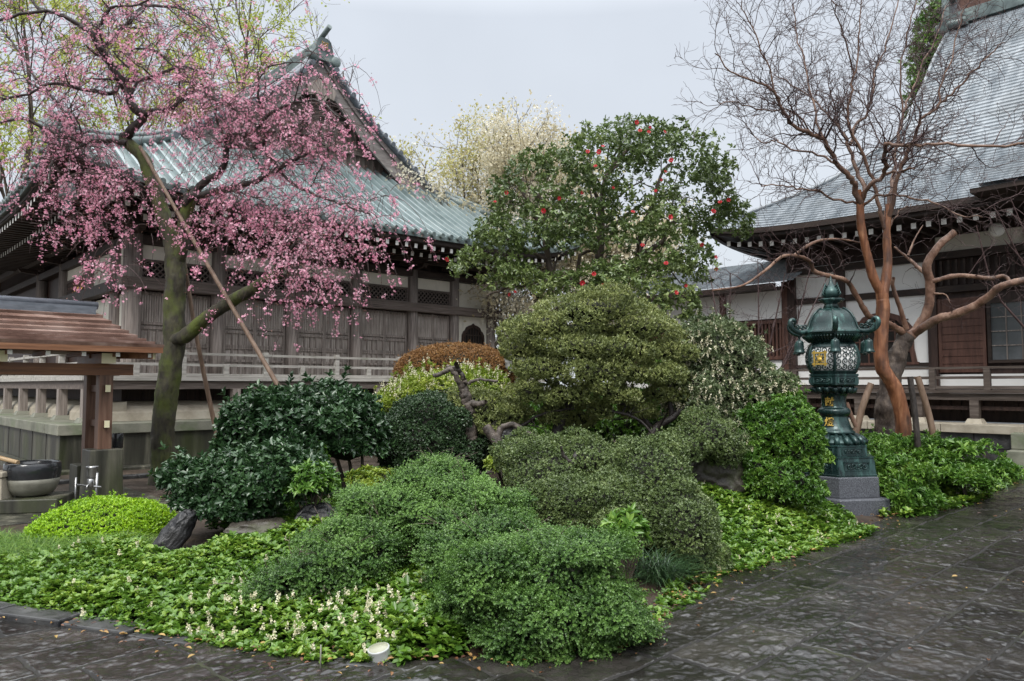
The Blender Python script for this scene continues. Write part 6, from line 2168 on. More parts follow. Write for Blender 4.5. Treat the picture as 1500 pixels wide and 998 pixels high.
# strap-leaved tuft in front of the olive domes
c = G(965, 858)
r_ = root_at('strap_leaf_tuft', tuple(c), 'dark tuft of long arching strap leaves at the edge of the path', 'plant')
pp = c + rng.normal(size=(420, 2)) * 0.075
o = blades('leaves', np.c_[pp, gh(pp) + 0.02], 0.36, 'mondo', 0.55, 0.018)
o.parent = r_
c = G(1395, 668, 0.3)
pp = np.array(P(1390, 660, 11.0)[:2]) + rng.normal(size=(260, 2)) * np.array([0.35, 0.15])
o = blades('leaves', np.c_[pp, gh(pp) + 0.12], 0.4, 'mondo', 0.5, 0.02)
r_ = root_at('strap_leaf_tuft', tuple(pp.mean(0)), 'tuft of narrow strap leaves behind the shrubs by the stone platform', 'plant')
o.parent = r_

# =================================================================== ROCKS, DEAD WOOD
rock('rock', P(254, 786, 6.75), (0.12, 0.14, 0.34), M['rock'], 'long black wet rock leaning below the dark glossy shrub', 'rock', 0.2, 3, 0.22, up=(0.52, 0.15, 0.8))
rock('rock', P(375, 785, 6.9), (0.34, 0.25, 0.17), M['rock_brown'], 'brown shaded rock under the low dark shrub', 'rock', 0.7, 4)
rock('rock', P(470, 765, 7.1), (0.24, 0.18, 0.18), M['rock'], 'dark rock between the dark shrub and the front mound', 'rock', 0.3, 5)
rock('rock', P(548, 742, 7.2), (0.16, 0.14, 0.12), M['rock'], 'small dark rock half hidden behind the front mound', 'rock', 1.1, 6)
rock('rock', P(562, 700, 8.9), (0.16, 0.14, 0.12), M['rock'], 'small black rock at the foot of the dark clipped dome', 'rock', 0.4, 7)
rock('rock', P(745, 640, 8.9), (0.24, 0.2, 0.15), M['rock'], 'black wet rock beside the dead log at the centre', 'rock', 0.5, 8)
rock('rock', P(1055, 705, 8.75), (0.52, 0.34, 0.33), M['rock_brown'], 'big brown lichened boulder under the white flowered shrub', 'rock', 0.9, 9, 0.22)
rock('rock', P(835, 715, 7.55), (0.17, 0.14, 0.22), M['rock'], 'upright black rock wedged between the olive mounds', 'rock', 0.2, 10)
rock('rock', P(765, 522, 11.6), (0.30, 0.25, 0.28), M['rock_pale'], 'pale grey boulder showing behind the cloud pruned tree', 'rock', 0.3, 12, 0.2)
# dead trunk standing in the dark dome
r_ = root_at('dead_tree', tuple(P(695, 640, 8.9)[:2]), 'bare grey dead trunk with cut branches above the dark clipped dome', 'dead wood')
D_ = 8.95
tr = [limb([(692, 668), (690, 640), (690, 612), (684, 590), (680, 575)], D_, D_, 0.08, 0.062, 8, 0.02), limb([(680, 578), (672, 558), (660, 542), (645, 556 - 8), (634, 551)], D_, D_ - .15, 0.04, 0.022, 8, 0.02),
      limb([(683, 575), (680, 558), (672, 543), (655, 536)], D_, D_ - .05, 0.036, 0.02, 8, 0.02), limb([(672, 543), (668, 533)], D_, D_ - .1, 0.03, 0.026, 3), limb([(686, 562), (700, 556), (714, 557), (728, 559)], D_, D_ - .1, 0.022, 0.014, 8, 0.01), limb([(682, 590), (700, 592), (712, 588)], D_, D_ - .1, 0.05, 0.025, 8, 0.015)]
lines_mesh('trunk', tr, M['driftwood'], r_, 14, 0.26)
r_ = root_at('dead_log', tuple(P(725, 660, 8.6)[:2]), 'split brown dead log with a black bent branch between the clipped domes', 'dead wood')
tr = [limb([(712, 625), (725, 645), (738, 662), (744, 672)], 8.6, 8.5, 0.055, 0.05, 4, 0.015), limb([(735, 626), (752, 622), (770, 632), (785, 640)], 8.6, 8.5, 0.035, 0.02, 4, 0.01), limb([(735, 626), (730, 640), (738, 655)], 8.6, 8.55, 0.04, 0.035, 4, 0.01)]
lines_mesh('trunk', tr, M['driftwood'], r_, 12, 0.28)
r_ = root_at('dead_stump', tuple(P(838, 690, 7.5)[:2]), 'black gnarled stump between the olive clipped mounds', 'dead wood')
tr = [limb([(820, 730), (828, 700), (840, 678), (844, 660)], 7.3, 7.4, 0.05, 0.02, 4, 0.03), limb([(838, 680), (826, 668), (822, 655)], 7.35, 7.3, 0.025, 0.012, 4, 0.02)]
lines_mesh('trunk', tr, M['bark_dark'], r_, 7, 0.2)

# spotlight and thin stake at the edge of the path
c = G(556, 972)
sl = empty('ground_spotlight', (c[0], c[1] + 0.02, 0.02))
tag(sl, 'small white cylindrical ground spotlight at the edge of the path', 'lamp')
M['white_metal'] = surf('white_lacquer', [(0.34, 0.35, 0.345), (0.42, 0.43, 0.42)], 0.4, (14, 14, 14), stain=(0.3, 0.31, 0.29), stain_scale=(40, 40, 40), stain_lo=0.6, stain_hi=0.8)
M['lens'] = surf('cream_lens', [(0.27, 0.27, 0.20), (0.34, 0.34, 0.26)], 0.2, (9, 9, 9))
q = MB().lathe([(0.06, -0.03), (0.062, 0.0), (0.062, 0.055), (0.064, 0.06), (0.064, 0.066), (0.058, 0.068)], 32)
o = q.build('housing', M['white_metal'], sl); o.rotation_euler = (R(10), R(-8), 0)
q = MB().lathe([(0.0575, 0.0675), (0.056, 0.07), (0.001, 0.071)], 32, cap=False)
o = q.build('lens', M['lens'], sl); o.rotation_euler = (R(10), R(-8), 0)
c = G(469, 985)
o = MB().tube([(c[0], c[1], -0.02), (c[0] + 0.002, c[1], 0.15)], 0.0045, 8).build('thin_stake', M['bowl_stone'])
tag(o, 'thin upright grey green stake at the edge of the path', 'stake')

# fallen leaves and petals along the bed edge and on the stones
pe = []
for i in range(len(BED) - 2):
    m = int(np.linalg.norm(BED[i + 1] - BED[i]) * 60)
    t = rng.random(m)[:, None]
    pe.append(BED[i] + (BED[i + 1] - BED[i]) * t + rng.normal(size=(m, 2)) * 0.12)
pe = np.concatenate(pe)
far = np.c_[rng.uniform(-3, 8, 160), rng.uniform(4.1, 13, 160)]
far = far[~inside(far, BED_POLY)]
pe = np.r_[pe, far]
d = unit(np.c_[rng.normal(size=(len(pe), 2)), np.zeros(len(pe))])
o = leaves('fallen_leaves', np.c_[pe, np.full(len(pe), 0.042)], d, np.c_[rng.normal(size=(len(pe), 2)) * 0.25, np.ones(len(pe))], 0.035 * (0.5 + rng.random(len(pe))), 0.5, LM['litter'], None, T_BROAD)
tag(o, kind='stuff')
# =================================================================== WEEPING CHERRY
ch = root_at('weeping_cherry_tree', tuple(G(238, 712)), 'pink weeping cherry tree with mossy dark trunk', 'tree')
DC = 12.0
tr = [limb([(238, 730), (238, 690), (238, 640), (243, 590), (250, 540), (256, 500), (255, 450), (257, 405), (256, 375)], DC, DC, 0.185, 0.155, 12, 0.004),
      limb([(256, 385), (249, 350), (238, 312), (223, 268), (209, 231), (192, 214), (181, 203)], DC, DC + .1, 0.135, 0.085, 10, 0.004),
      limb([(258, 392), (266, 360), (270, 325), (276, 300), (252 + 30, 282)], DC, DC - .2, 0.115, 0.085, 10, 0.004),
      limb([(256, 498), (272, 492), (300, 468), (330, 447), (362, 428), (388, 412), (406, 402), (410, 384)], DC - .05, DC - .8, 0.12, 0.075, 10, 0.004)]
tr[0][1][:15] *= np.linspace(1.4, 1.0, 15)
lines_mesh('trunk', tr, M['bark_moss'], ch, 24, 0.22)
L1 = [
 (([(181, 203), (192, 192), (210, 171), (196, 159), (186, 135), (177, 117), (165, 99), (156, 84), (147, 69), (132, 48), (111, 33), (87, 21), (60, 17), (0, 29), (-40, 50)], DC + .1, DC - 1.2), 0.085, 0.02),
 (([(270, 300), (300, 267), (325, 250), (333, 212), (335, 198), (356, 197), (381, 186), (386, 165), (380, 148)], DC - .2, DC - 1.0), 0.075, 0.02),
 (([(272, 288), (310, 283), (350, 273), (380, 264), (410, 246), (431, 234), (449, 228)], DC - .2, DC - 1.6), 0.065, 0.02),
 (([(334, 214), (380, 216), (395, 192), (422, 198), (446, 197), (475, 214)], DC - .6, DC - 1.6), 0.045, 0.014),
 (([(210, 171), (222, 164), (255, 156), (288, 135), (318, 147), (345, 162), (375, 183)], DC, DC - 1.3), 0.05, 0.014),
 (([(177, 117), (162, 138), (132, 132), (99, 125), (69, 125), (30, 141), (-20, 150)], DC, DC - 1.0), 0.045, 0.014),
 (([(186, 210), (168, 207), (129, 207), (111, 195), (93, 162), (57, 120), (24, 69), (0, 40)], DC, DC + .8), 0.05, 0.015),
 (([(129, 207), (99, 225), (75, 240), (72, 270)], DC, DC - .6), 0.03, 0.012),
 (([(147, 69), (165, 60), (177, 42), (204, 21), (216, 3), (225, -25)], DC, DC + .5), 0.04, 0.014),
 (([(138, 57), (147, 33), (162, 12), (204, 6), (250, -20)], DC, DC - .5), 0.035, 0.012),
 (([(177, 120), (216, 116), (246, 104), (270, 98), (310, 110)], DC, DC - .8), 0.04, 0.012),
 (([(165, 99), (186, 93), (192, 75), (210, 71), (237, 81), (262, 104)], DC, DC + .7), 0.035, 0.012),
 (([(225, 265), (210, 275), (190, 262), (170, 262), (150, 285)], DC, DC - .6), 0.035, 0.012),
 (([(380, 150), (379, 120), (400, 96), (440, 90)], DC - 1.0, DC - 1.4), 0.02, 0.008),
 (([(381, 178), (410, 158), (440, 150), (470, 150), (500, 175)], DC - 1.0, DC - 1.8), 0.03, 0.01),
 (([(386, 216), (420, 262), (460, 285), (500, 300), (540, 312)], DC - .9, DC - 1.8), 0.03, 0.01),
 (([(408, 388), (420, 370), (440, 352), (452, 362)], DC - .8, DC - 1.0), 0.04, 0.015),
 (([(60, 17), (40, -5), (10, -30)], DC, DC), 0.03, 0.01),
 (([(204, 6), (250, 10), (290, 25), (320, 60)], DC, DC - 1), 0.03, 0.01),
 (([(0, 180), (40, 175), (90, 200), (129, 207)], DC - .5, DC), 0.02, 0.04)]
lm = [limb(a[0], a[1], a[2], r0, r1, 4, 0.035) for a, r0, r1 in L1]
lm2 = grow(lm, 2.0, 0.9, 0.9, (0, -0.1, 0.25), 0.28, 0.5, 6, per_len=True, rmin=0.004)
lines_mesh('branch', lm + lm2, M['bark_dark'], ch, 6, 0.12)
# hanging shoots
def weep(lines, n, Lmin, Lmax, weight):
    out, wts = [], []
    ln = np.array([np.linalg.norm(np.diff(p_, axis=0), axis=1).sum() * w for (p_, r_), w in zip(lines, weight)])
    pk = rng.choice(len(lines), n, p=ln / ln.sum())
    for i in pk:
        pts, rad = lines[i]
        t = (0.15 + 0.85 * rng.random()) * (len(pts) - 1)
        j = min(int(t), len(pts) - 2)
        p = pts[j] + (pts[j + 1] - pts[j]) * (t - j)
        L_ = Lmin + (Lmax - Lmin) * rng.random() ** 1.6
        d = unit(np.array([rng.normal() * 0.8 + 0.15, rng.normal() * 0.6 - 0.1, 0.35 + 0.4 * rng.random()]))
        q = [p]
        for s_ in range(9):
            d = unit(d + np.array([0, 0, -0.30]) + rng.normal(size=3) * 0.10)
            q.append(q[-1] + d * L_ / 9)
        out.append((np.array(q), np.linspace(0.006, 0.0022, 10)))
    return out
allm = lm + lm2
wt = [0.6 if l_[0][:, 2].mean() > 6.3 else 1.0 for l_ in allm]
shoots = weep(allm, 1350, 0.35, 1.6, wt)
# the denser curtains seen at the right and over the pavilion roof
def curtain(cx, cy, sx, sy, n, Lmin, Lmax, D):
    o_ = []
    for _ in range(n):
        p = P(cx + rng.normal() * sx, cy + rng.normal() * sy, D + rng.normal() * 0.35)
        L_ = Lmin + (Lmax - Lmin) * rng.random()
        d = unit(np.array([rng.normal() * 0.6, rng.normal() * 0.5, 0.2]))
        q = [p]
        for s_ in range(9):
            d = unit(d + np.array([0, 0, -0.30]) + rng.normal(size=3) * 0.09)
            q.append(q[-1] + d * L_ / 9)
        o_.append((np.array(q), np.linspace(0.006, 0.0022, 10)))
    return o_
cur = curtain(400, 290, 45, 25, 50, 0.4, 1.3, DC - .3) + curtain(440, 330, 22, 15, 45, 0.8, 2.1, DC - 1.3) + curtain(330, 290, 40, 18, 42, 0.4, 1.1, DC + .2) \
    + curtain(175, 385, 22, 14, 26, 0.3, 0.9, DC - 1.0) + curtain(130, 270, 45, 22, 85, 0.3, 0.9, DC - .3) + curtain(500, 290, 40, 18, 26, 0.4, 1.2, DC - 1.6) \
    + curtain(455, 200, 45, 30, 22, 0.3, 0.9, DC - 1.2) + curtain(300, 110, 50, 45, 95, 0.4, 1.2, DC - .5) + curtain(120, 320, 40, 16, 50, 0.3, 0.7, DC - .4)
cur += curtain(215, 45, 70, 45, 80, 0.4, 1.3, DC - .2) + curtain(85, 110, 55, 50, 70, 0.4, 1.2, DC)
cur += curtain(452, 392, 18, 14, 34, 0.8, 1.5, DC - 1.3) + curtain(300, 330, 60, 15, 40, 0.3, 0.8, DC - .9)
lines_mesh('twigs', shoots + cur, M['bark_plum'], ch, 3)
fp, fd = [], []
for (pts, rad), dense in [(s_, 0.72) for s_ in shoots] + [(s_, 1.3) for s_ in cur]:
    zt = pts[0][2]
    dn = dense * (0.72 if zt > 6.6 else 1.0)
    px_ = pts[0][0]
    L_ = np.linalg.norm(np.diff(pts, axis=0), axis=1).sum()
    m = rng.poisson(L_ * 5.8 * dn)
    t = (0.12 + 0.88 * rng.random(m) ** 0.85) * 8.999
    j = t.astype(int)
    c_ = pts[j] + (pts[j + 1] - pts[j]) * (t - j)[:, None]
    for cc in c_:
        if rng.random() < 0.15: continue
        kk = rng.integers(2, 8)
        fp.append(cc + rng.normal(size=(kk, 3)) * 0.024)
fp = np.concatenate(fp)
fa = unit(rng.normal(size=fp.shape) + np.array([0, 0, -0.5]))
fn = unit(rng.normal(size=fp.shape) + np.array([0, -0.6, -0.2]))
tint = np.clip(0.15 + 0.55 * rng.random(len(fp)) + 0.35 * (clump_tint(fp, 2.0, 9, 0.8) - 0.3), 0, 1)
leaves('blossom', fp, fa, fn, 0.038 * (0.6 + 0.6 * rng.random(len(fp))), 1.0, LM['pink'], ch, T_FLOWER if len(fp) < 60000 else T_FOLD, tint)
# reddish buds
s_ = rng.permutation(len(fp))[: len(fp) // 2]
leaves('bud', fp[s_] + rng.normal(size=(len(s_), 3)) * 0.05, unit(rng.normal(size=(len(s_), 3)) - [0, 0, 0.8]), rng.normal(size=(len(s_), 3)), 0.022, 0.5, LM['budbrown'], ch, T_DIAMOND)
# props
def prop(track, D0, D1, r0, r1, label):
    pts, rad = limb(track, D0, D1, r0, r1, 2)
    o = lines_mesh('support_pole', [(pts, rad)], M['pole'], None, 9, 0.03)
    tag(o, label, 'pole', 'poles propping the cherry tree')
prop([(416, 580), (340, 450), (262, 315), (205, 215)], 11.0, 11.9, 0.036, 0.028, 'long slanting brown pole propping the cherry from the right')
prop([(320, 648), (300, 555), (280, 450), (262, 330)], 12.7, 12.2, 0.04, 0.032, 'steep brown pole standing close behind the cherry trunk')

# =================================================================== CRAPE MYRTLE (orange bark) and the old gnarled tree
cm = root_at('bare_tree', tuple(P(1322, 655, 11.5)[:2]), 'tall bare tree with smooth orange bark behind the lantern', 'tree')
DM = 11.5
tr = [limb([(1326, 672), (1324, 650), (1321, 605), (1309, 566), (1292, 536), (1291, 490), (1293, 452), (1292, 430)], DM, DM - .1, 0.122, 0.09, 14, 0.003),
      limb([(1292, 432), (1279, 405), (1269, 368), (1261, 330), (1260, 300), (1256, 278)], DM - .1, DM - .25, 0.074, 0.05, 12, 0.003),
      limb([(1292, 436), (1298, 405), (1300, 375), (1299, 338), (1302, 300)], DM - .1, DM, 0.08, 0.05, 12, 0.003)]
lines_mesh('trunk', tr, M['bark_orange'], cm, 24, 0.20)
ML = [
 ([(1260, 304), (1252, 275), (1244, 258), (1224, 238), (1207, 207), (1189, 198), (1161, 182), (1147, 161), (1137, 140), (1116, 123), (1095, 116), (1070, 105), (1046, 77)], -.2, -1.6, .075, .010),
 ([(1260, 302), (1265, 272), (1252, 242), (1242, 210), (1228, 186), (1210, 165), (1196, 151), (1168, 130), (1133, 109)], -.2, .8, .06, .010),
 ([(1262, 300), (1270, 275), (1294, 256), (1298, 236), (1296, 216), (1304, 211), (1337, 212), (1379, 210), (1428, 212), (1484, 214), (1510, 208)], -.2, -1.8, .06, .022),
 ([(1245, 212), (1252, 182), (1270, 168), (1277, 140), (1280, 112), (1295, 74), (1310, 20), (1318, -20)], 0, .4, .04, .010),
 ([(1258, 300), (1224, 291), (1196, 280), (1172, 277), (1147, 272), (1116, 272)], -.2, -1.0, .03, .008),
 ([(1299, 342), (1299, 318), (1305, 280), (1310, 242), (1317, 196), (1326, 158), (1337, 130), (1354, 88), (1372, 53), (1386, 10)], 0, .9, .065, .010),
 ([(1300, 335), (1308, 285), (1322, 240), (1337, 207), (1350, 175), (1372, 158), (1396, 137), (1421, 109), (1442, 88), (1470, 60)], 0, -1.2, .06, .010),
 ([(1297, 338), (1288, 310), (1284, 280), (1273, 245), (1256, 210), (1242, 175), (1245, 140), (1252, 105), (1259, 56), (1262, 0)], 0, -.6, .055, .010),
 ([(1263, 303), (1284, 287), (1308, 286), (1343, 291), (1372, 298), (1403, 315), (1438, 319)], -.2, -1.4, .035, .010),
 ([(1296, 256), (1320, 250), (1344, 245)], -.3, -.6, .035, .02),
 ([(1224, 240), (1190, 225), (1150, 215), (1136, 205), (1120, 210), (1100, 195)], -.5, .2, .028, .008),
 ([(1189, 198), (1160, 165), (1120, 160), (1080, 150), (1050, 150)], -.5, -1.3, .022, .007),
 ([(1300, 336), (1318, 310), (1336, 300)], 0, .2, .03, .012),
 ([(1252, 110), (1240, 60), (1225, 20), (1215, -25)], -.2, -.6, .02, .008), ([(1207, 207), (1190, 150), (1180, 100), (1168, 50), (1160, 5)], -.6, -.2, .028, .008), ([(1140, 150), (1120, 90), (1100, 40), (1085, 0)], -1.0, -1.3, .02, .007), ([(1322, 170), (1318, 100), (1330, 50), (1342, 0)], .4, .2, .025, .008), ([(1372, 158), (1385, 110), (1400, 60), (1412, 10)], -.8, -.9, .024, .008)]
ml = [limb(t_, DM + a, DM + b, r0 * 0.66, min(r1, 0.008) if r1 < .02 else r1 * .7, 4, 0.05) for t_, a, b, r0, r1 in ML]
lines_mesh('branch', ml, M['bark_tan'], cm, 7, 0.05)
g1 = grow(ml, 5.4, 0.85, 0.75, (0.08, 0, 0.34), 0.24, 0.42, 8, per_len=True, tmin=0.25, rmin=0.0055)
g2 = grow(g1 + ml, 5.6, 0.55, 0.75, (0, 0, 0.2), 0.28, 0.5, 7, per_len=True, tmin=0.2, rmin=0.0036)
g3 = grow(g2, 5.4, 0.34, 0.7, (0, 0, 0.12), 0.3, 0.6, 5, per_len=True, tmin=0.2, rmin=0.003)
g3 += grow(g3, 3.0, 0.18, 0.7, (0, 0, 0.1), 0.3, 0.7, 4, per_len=True, tmin=0.2, rmin=0.0026)
lines_mesh('twigs', g1, M['bark_plum'], cm, 5)
tag(lines_mesh('fine_twigs', g2 + g3, M['bark_plum'], cm, 3), kind='stuff')

og = root_at('old_pruned_tree', tuple(P(1303, 652, 12.3)[:2]), 'gnarled old tree with thick dark trunk and hard pruned tan limbs', 'tree')
DO = 12.2
tr = [limb([(1300, 668), (1300, 645), (1300, 610), (1304, 570), (1310, 535), (1320, 508), (1330, 490)], DO, DO - .1, 0.21, 0.12, 14, 0.004)]
lines_mesh('trunk', tr, M['bark_old'], og, 28, 0.42)
OL_ = [([(1332, 495), (1346, 478), (1360, 450), (1362, 415), (1358, 388), (1374, 362), (1398, 340)], -.1, -.4, .085, .055),
       ([(1336, 490), (1352, 480), (1372, 468), (1400, 460), (1430, 447), (1450, 433), (1468, 419), (1505, 410)], -.1, -1.3, .075, .05),
       ([(1330, 492), (1308, 478), (1290, 470), (1272, 462), (1252, 429), (1237, 410), (1195, 399), (1187, 384), (1172, 376), (1146, 376), (1123, 395), (1088, 418), (1043, 426)], -.1, -1.6, .06, .013),
       ([(1328, 482), (1318, 450), (1308, 420), (1309, 407)], -.2, -.4, .04, .026),
       ([(1160, 378), (1180, 362), (1203, 352), (1233, 351), (1262, 356)], -1.0, -.6, .03, .012),
       ([(1362, 405), (1345, 392), (1330, 378), (1310, 362)], -.2, .3, .045, .014),
       ([(1366, 412), (1400, 404), (1425, 405), (1450, 408), (1472, 405), (1482, 418)], -.3, -.9, .035, .03),
       ([(1368, 430), (1385, 432), (1392, 445)], -.3, -.5, .02, .006),
       ([(1330, 375), (1340, 350), (1352, 330)], 0, .2, .02, .006)]
ol = [limb(t_, DO + a, DO + b, r0, r1, 9, 0.005) for t_, a, b, r0, r1 in OL_]
lines_mesh('branch', ol, M['bark_knot'], og, 16, 0.3)
h1 = grow([ol[2]], 5.5, 0.75, 0.8, (0, 0, 0.2), 0.25, 0.4, 6, per_len=True, tmin=0.35, rmin=0.004) + grow([ol[4]], 5, 0.6, 0.8, (0, 0, 0.1), 0.25, 0.4, 6, per_len=True, rmin=0.004) + grow(ol[5:8], 6, 0.5, 0.9, (0, 0, 0.4), 0.2, 0.3, 6, per_len=True, rmin=0.003) + grow([ol[1]], 3.0, 0.5, 1.0, (0, 0, 0.5), 0.15, 0.16, 6, per_len=True, rmin=0.003)
h2 = grow(h1, 4.5, 0.4, 0.8, (0, 0, 0.1), 0.28, 0.55, 5, per_len=True, rmin=0.0026)
h3 = grow(h2, 5.0, 0.22, 0.8, (0, 0, 0.05), 0.3, 0.6, 4, per_len=True, rmin=0.0022)
tag(lines_mesh('twigs', h1 + h2 + h3, M['bark_plum'], og, 3), kind='stuff')
for tk, D_, r_, mt, lb_ in (([(1345, 655), (1340, 605), (1333, 552)], 10.9, 0.045, 'bark_dark', 'black metal looking stake standing close right of the orange trunk'),
                        ([(1372, 660), (1360, 605), (1344, 552)], 11.2, 0.05, 'pole', 'grey brown wooden prop leaning right of the orange trunk'),
                        ([(1252, 645), (1262, 600), (1276, 562)], 11.6, 0.055, 'pole', 'wooden prop leaning between the lantern and the old trunk'),
                        ([(1254, 625), (1245, 605), (1240, 590)], 11.2, 0.035, 'bark_tan', 'short pale broken stake just right of the lantern shaft')):
    pts, rad = limb(tk, D_, D_, r_, r_ * 0.9, 2)
    tag(lines_mesh('support_pole', [(pts, rad)], M[mt], None, 9, 0.04), lb_, 'pole', 'poles propping the old tree')

# dense reddish twig shrub by the corridor and at the right eave
def twig_bush(name, label, base, tips, n, L, col, D):
    r_ = root_at(name, (base[0], base[1]), label, 'tree')
    m = [(smooth_line([base, base * 0.5 + t_ * 0.5 + rng.normal(size=3) * 0.15, t_], 3), np.linspace(0.03, 0.008, 7)) for t_ in tips]
    a = grow(m, n, L, 0.8, (0, 0, 0.1), 0.25, 0.5, 6, per_len=True, tmin=0.3, rmin=0.004)
    b = grow(a, 5, L * 0.55, 0.8, (0, 0, 0.05), 0.28, 0.55, 5, per_len=True, rmin=0.003)
    c = grow(b, 5, L * 0.32, 0.8, (0, 0, 0.0), 0.3, 0.6, 4, per_len=True, rmin=0.0025)
    lines_mesh('trunk', m, M[col], r_, 6)
    tag(lines_mesh('twigs', a + b + c, M[col], r_, 3), kind='stuff')
DB = 15.5
twig_bush('bare_maple', 'bare maple with a haze of reddish brown twigs before the corridor wall', P(1090, 640, DB), [P(1070, 400, DB), P(1110, 380, DB), P(1150, 400, DB - .3), P(1190, 380, DB), P(1060, 440, DB), P(1040, 400, DB), P(1215, 400, DB)], 3.0, 0.75, 'bark_plum', DB)
DB = 13.2
twig_bush('bare_maple', 'bare maple twigs reaching in from the right in front of the dark eave', P(1590, 560, DB), [P(1455, 300, DB), P(1480, 290, DB), P(1500, 320, DB), P(1470, 350, DB), P(1510, 290, DB - .3), P(1430, 330, DB)], 1.6, 0.6, 'bark_plum', DB)

# =================================================================== CAMELLIA TREE
ct = root_at('camellia_tree', tuple(P(872, 640, 12.4)[:2]), 'large camellia tree with glossy leaves and scattered red flowers', 'tree')
DT = 12.4
bl_ = [B(790, 262, DT, 58, 46, 0.8), B(935, 235, DT, 110, 62, 1.2), B(860, 260, DT - .2, 70, 60, 1.0), B(1010, 260, DT, 70, 60, 1.0), B(1045, 320, DT, 52, 46, 0.8), B(770, 300, DT, 62, 52, 0.9), B(730, 350, DT - .3, 46, 36, 0.7), B(690, 385, DT - .4, 34, 30, 0.5), B(745, 405, DT - .4, 52, 34, 0.7),
       B(830, 340, DT - .5, 70, 52, 0.8), B(940, 330, DT - .4, 90, 62, 0.9), B(985, 385, DT - .5, 66, 42, 0.8), B(900, 415, DT - .7, 84, 42, 0.8), B(965, 440, DT - .6, 62, 36, 0.7), B(990, 460, DT - .5, 40, 26, 0.5), B(1075, 335, DT, 28, 22, 0.5), B(820, 420, DT - .6, 46, 26, 0.5)]
tips, nn = blob_points(bl_, 4200, 0.36, 0.26, 1.8, -0.7, 0.8, 1.8, 81)
d = unit(nn * 0.6 + np.array([0, 0, 0.25]) + rng.normal(size=nn.shape) * 0.5)
pos, ax, nr, sz, idx = rosettes(tips, d, 7, 0.072, (0.5, 1.4), 1.2)
ax = unit(ax + np.array([0, 0, -0.25]))
# more light new leaves low in the middle, as in the photograph
low = np.clip((4.3 - tips[:, 2]) / 2.2, 0, 1)
tint = np.clip((clump_tint(tips, 1.6, 81, 0.6) * 0.55 + 0.22 * low)[idx] + 0.25 * rng.random(len(pos)), 0, 1)
leaves('crown', pos, ax, nr, sz, 0.52, LM['camellia'], ct, T_BROAD, tint)
TL = [([(872, 640), (872, 540), (874, 470), (876, 430)], 0, 0, .13, .12),
      ([(876, 440), (878, 400), (879, 350), (882, 300), (888, 262), (905, 235), (925, 215)], 0, 0, .095, .03),
      ([(874, 435), (840, 412), (812, 408), (802, 375), (798, 340), (800, 310), (788, 285)], -.1, -.2, .075, .03),
      ([(876, 430), (905, 400), (945, 370), (970, 355), (980, 330), (1010, 320)], -.1, -.2, .075, .025),
      ([(935, 372), (940, 335), (955, 300), (965, 265), (980, 240)], -.2, .2, .05, .02),
      ([(812, 410), (780, 418), (752, 405), (735, 401)], -.2, -.6, .06, .035), ([(752, 410), (735, 425), (712, 432)], -.4, -.6, .03, .015),
      ([(800, 330), (780, 315), (768, 290), (766, 260)], -.2, 0, .045, .02), ([(845, 412), (850, 375), (870, 368)], -.3, -.5, .04, .02),
      ([(880, 340), (910, 320), (940, 300), (990, 285)], 0, .3, .04, .015), ([(882, 310), (870, 275), (860, 240)], 0, -.3, .04, .015), ([(900, 405), (930, 402), (965, 400)], -.3, -.6, .04, .02), ([(800, 380), (760, 360), (730, 345)], -.2, -.3, .03, .012)]
tl = [limb(t_, DT + a, DT + b, r0, r1, 4, 0.03) for t_, a, b, r0, r1 in TL]
lines_mesh('trunk', tl, M['bark_brown'], ct, 9, 0.08)
t2_ = grow(tl[1:], 3.2, 0.8, 0.8, (0, 0, 0.2), 0.2, 0.45, 6, per_len=True, rmin=0.006)
t3_ = grow(t2_, 3.5, 0.45, 0.8, (0, 0, 0.1), 0.22, 0.5, 5, per_len=True, rmin=0.004)
lines_mesh('branch', t2_ + t3_, M['bark_brown'], ct, 4)
FZ = [(160, 658), (357, 420), (403, 382), (560, 457), (625, 405), (742, 212), (775, 272), (790, 213), (806, 190), (848, 362), (720, 382), (720, 757), (768, 720), (930, 463), (960, 125), (996, 130), (1003, 110), (1062, 130), (945, 90), (1090, 248), (1065, 295), (1047, 328), (1025, 375), (1085, 484), (1265, 460), (1293, 422), (1328, 412), (1275, 650), (1275, 700), (1215, 597), (1110, 798), (970, 600), (1068, 676), (1005, 875), (805, 765), (440, 795), (418, 806), (1150, 768)]
BIG = {(160, 658), (560, 457), (1085, 484), (720, 757), (1265, 460), (1090, 248), (790, 213)}
def petals(r_):
    V, F = [], []
    b = 0
    for ring, (n, tilt, rr) in enumerate(((6, 0.35, 1.0), (5, 0.8, 0.8), (4, 1.25, 0.34))):
        for k in range(n):
            a = 2 * PI * k / n + ring * 0.4
            for s_, t_ in ((0, 0.1), (-0.55, 0.6), (0, 1.0), (0.55, 0.6)):
                x = r_ * rr * (t_ * math.cos(a) - s_ * 0.75 * math.sin(a)) * math.cos(tilt)
                y = r_ * rr * (t_ * math.sin(a) + s_ * 0.75 * math.cos(a)) * math.cos(tilt)
                V.append((x, y, r_ * rr * t_ * math.sin(tilt)))
            F.append((b, b + 1, b + 2, b + 3))
            b += 4
    return np.array(V), np.array(F)
def front_of(px, py):
    """nearest crown surface along the sight line"""
    o_ = np.array([0, 0, HCAM])
    dd = unit(P(px, py, 10) - o_)
    best = None
    for c, r in bl_:
        a = ((dd / r) ** 2).sum(); bq = 2 * ((o_ - c) / r * dd / r).sum(); cq = (((o_ - c) / r) ** 2).sum() - 1
        disc = bq * bq - 4 * a * cq
        if disc > 0:
            t = (-bq - math.sqrt(disc)) / (2 * a)
            if best is None or t < best: best = t
    return o_ + dd * (best if best else DT - 0.6)
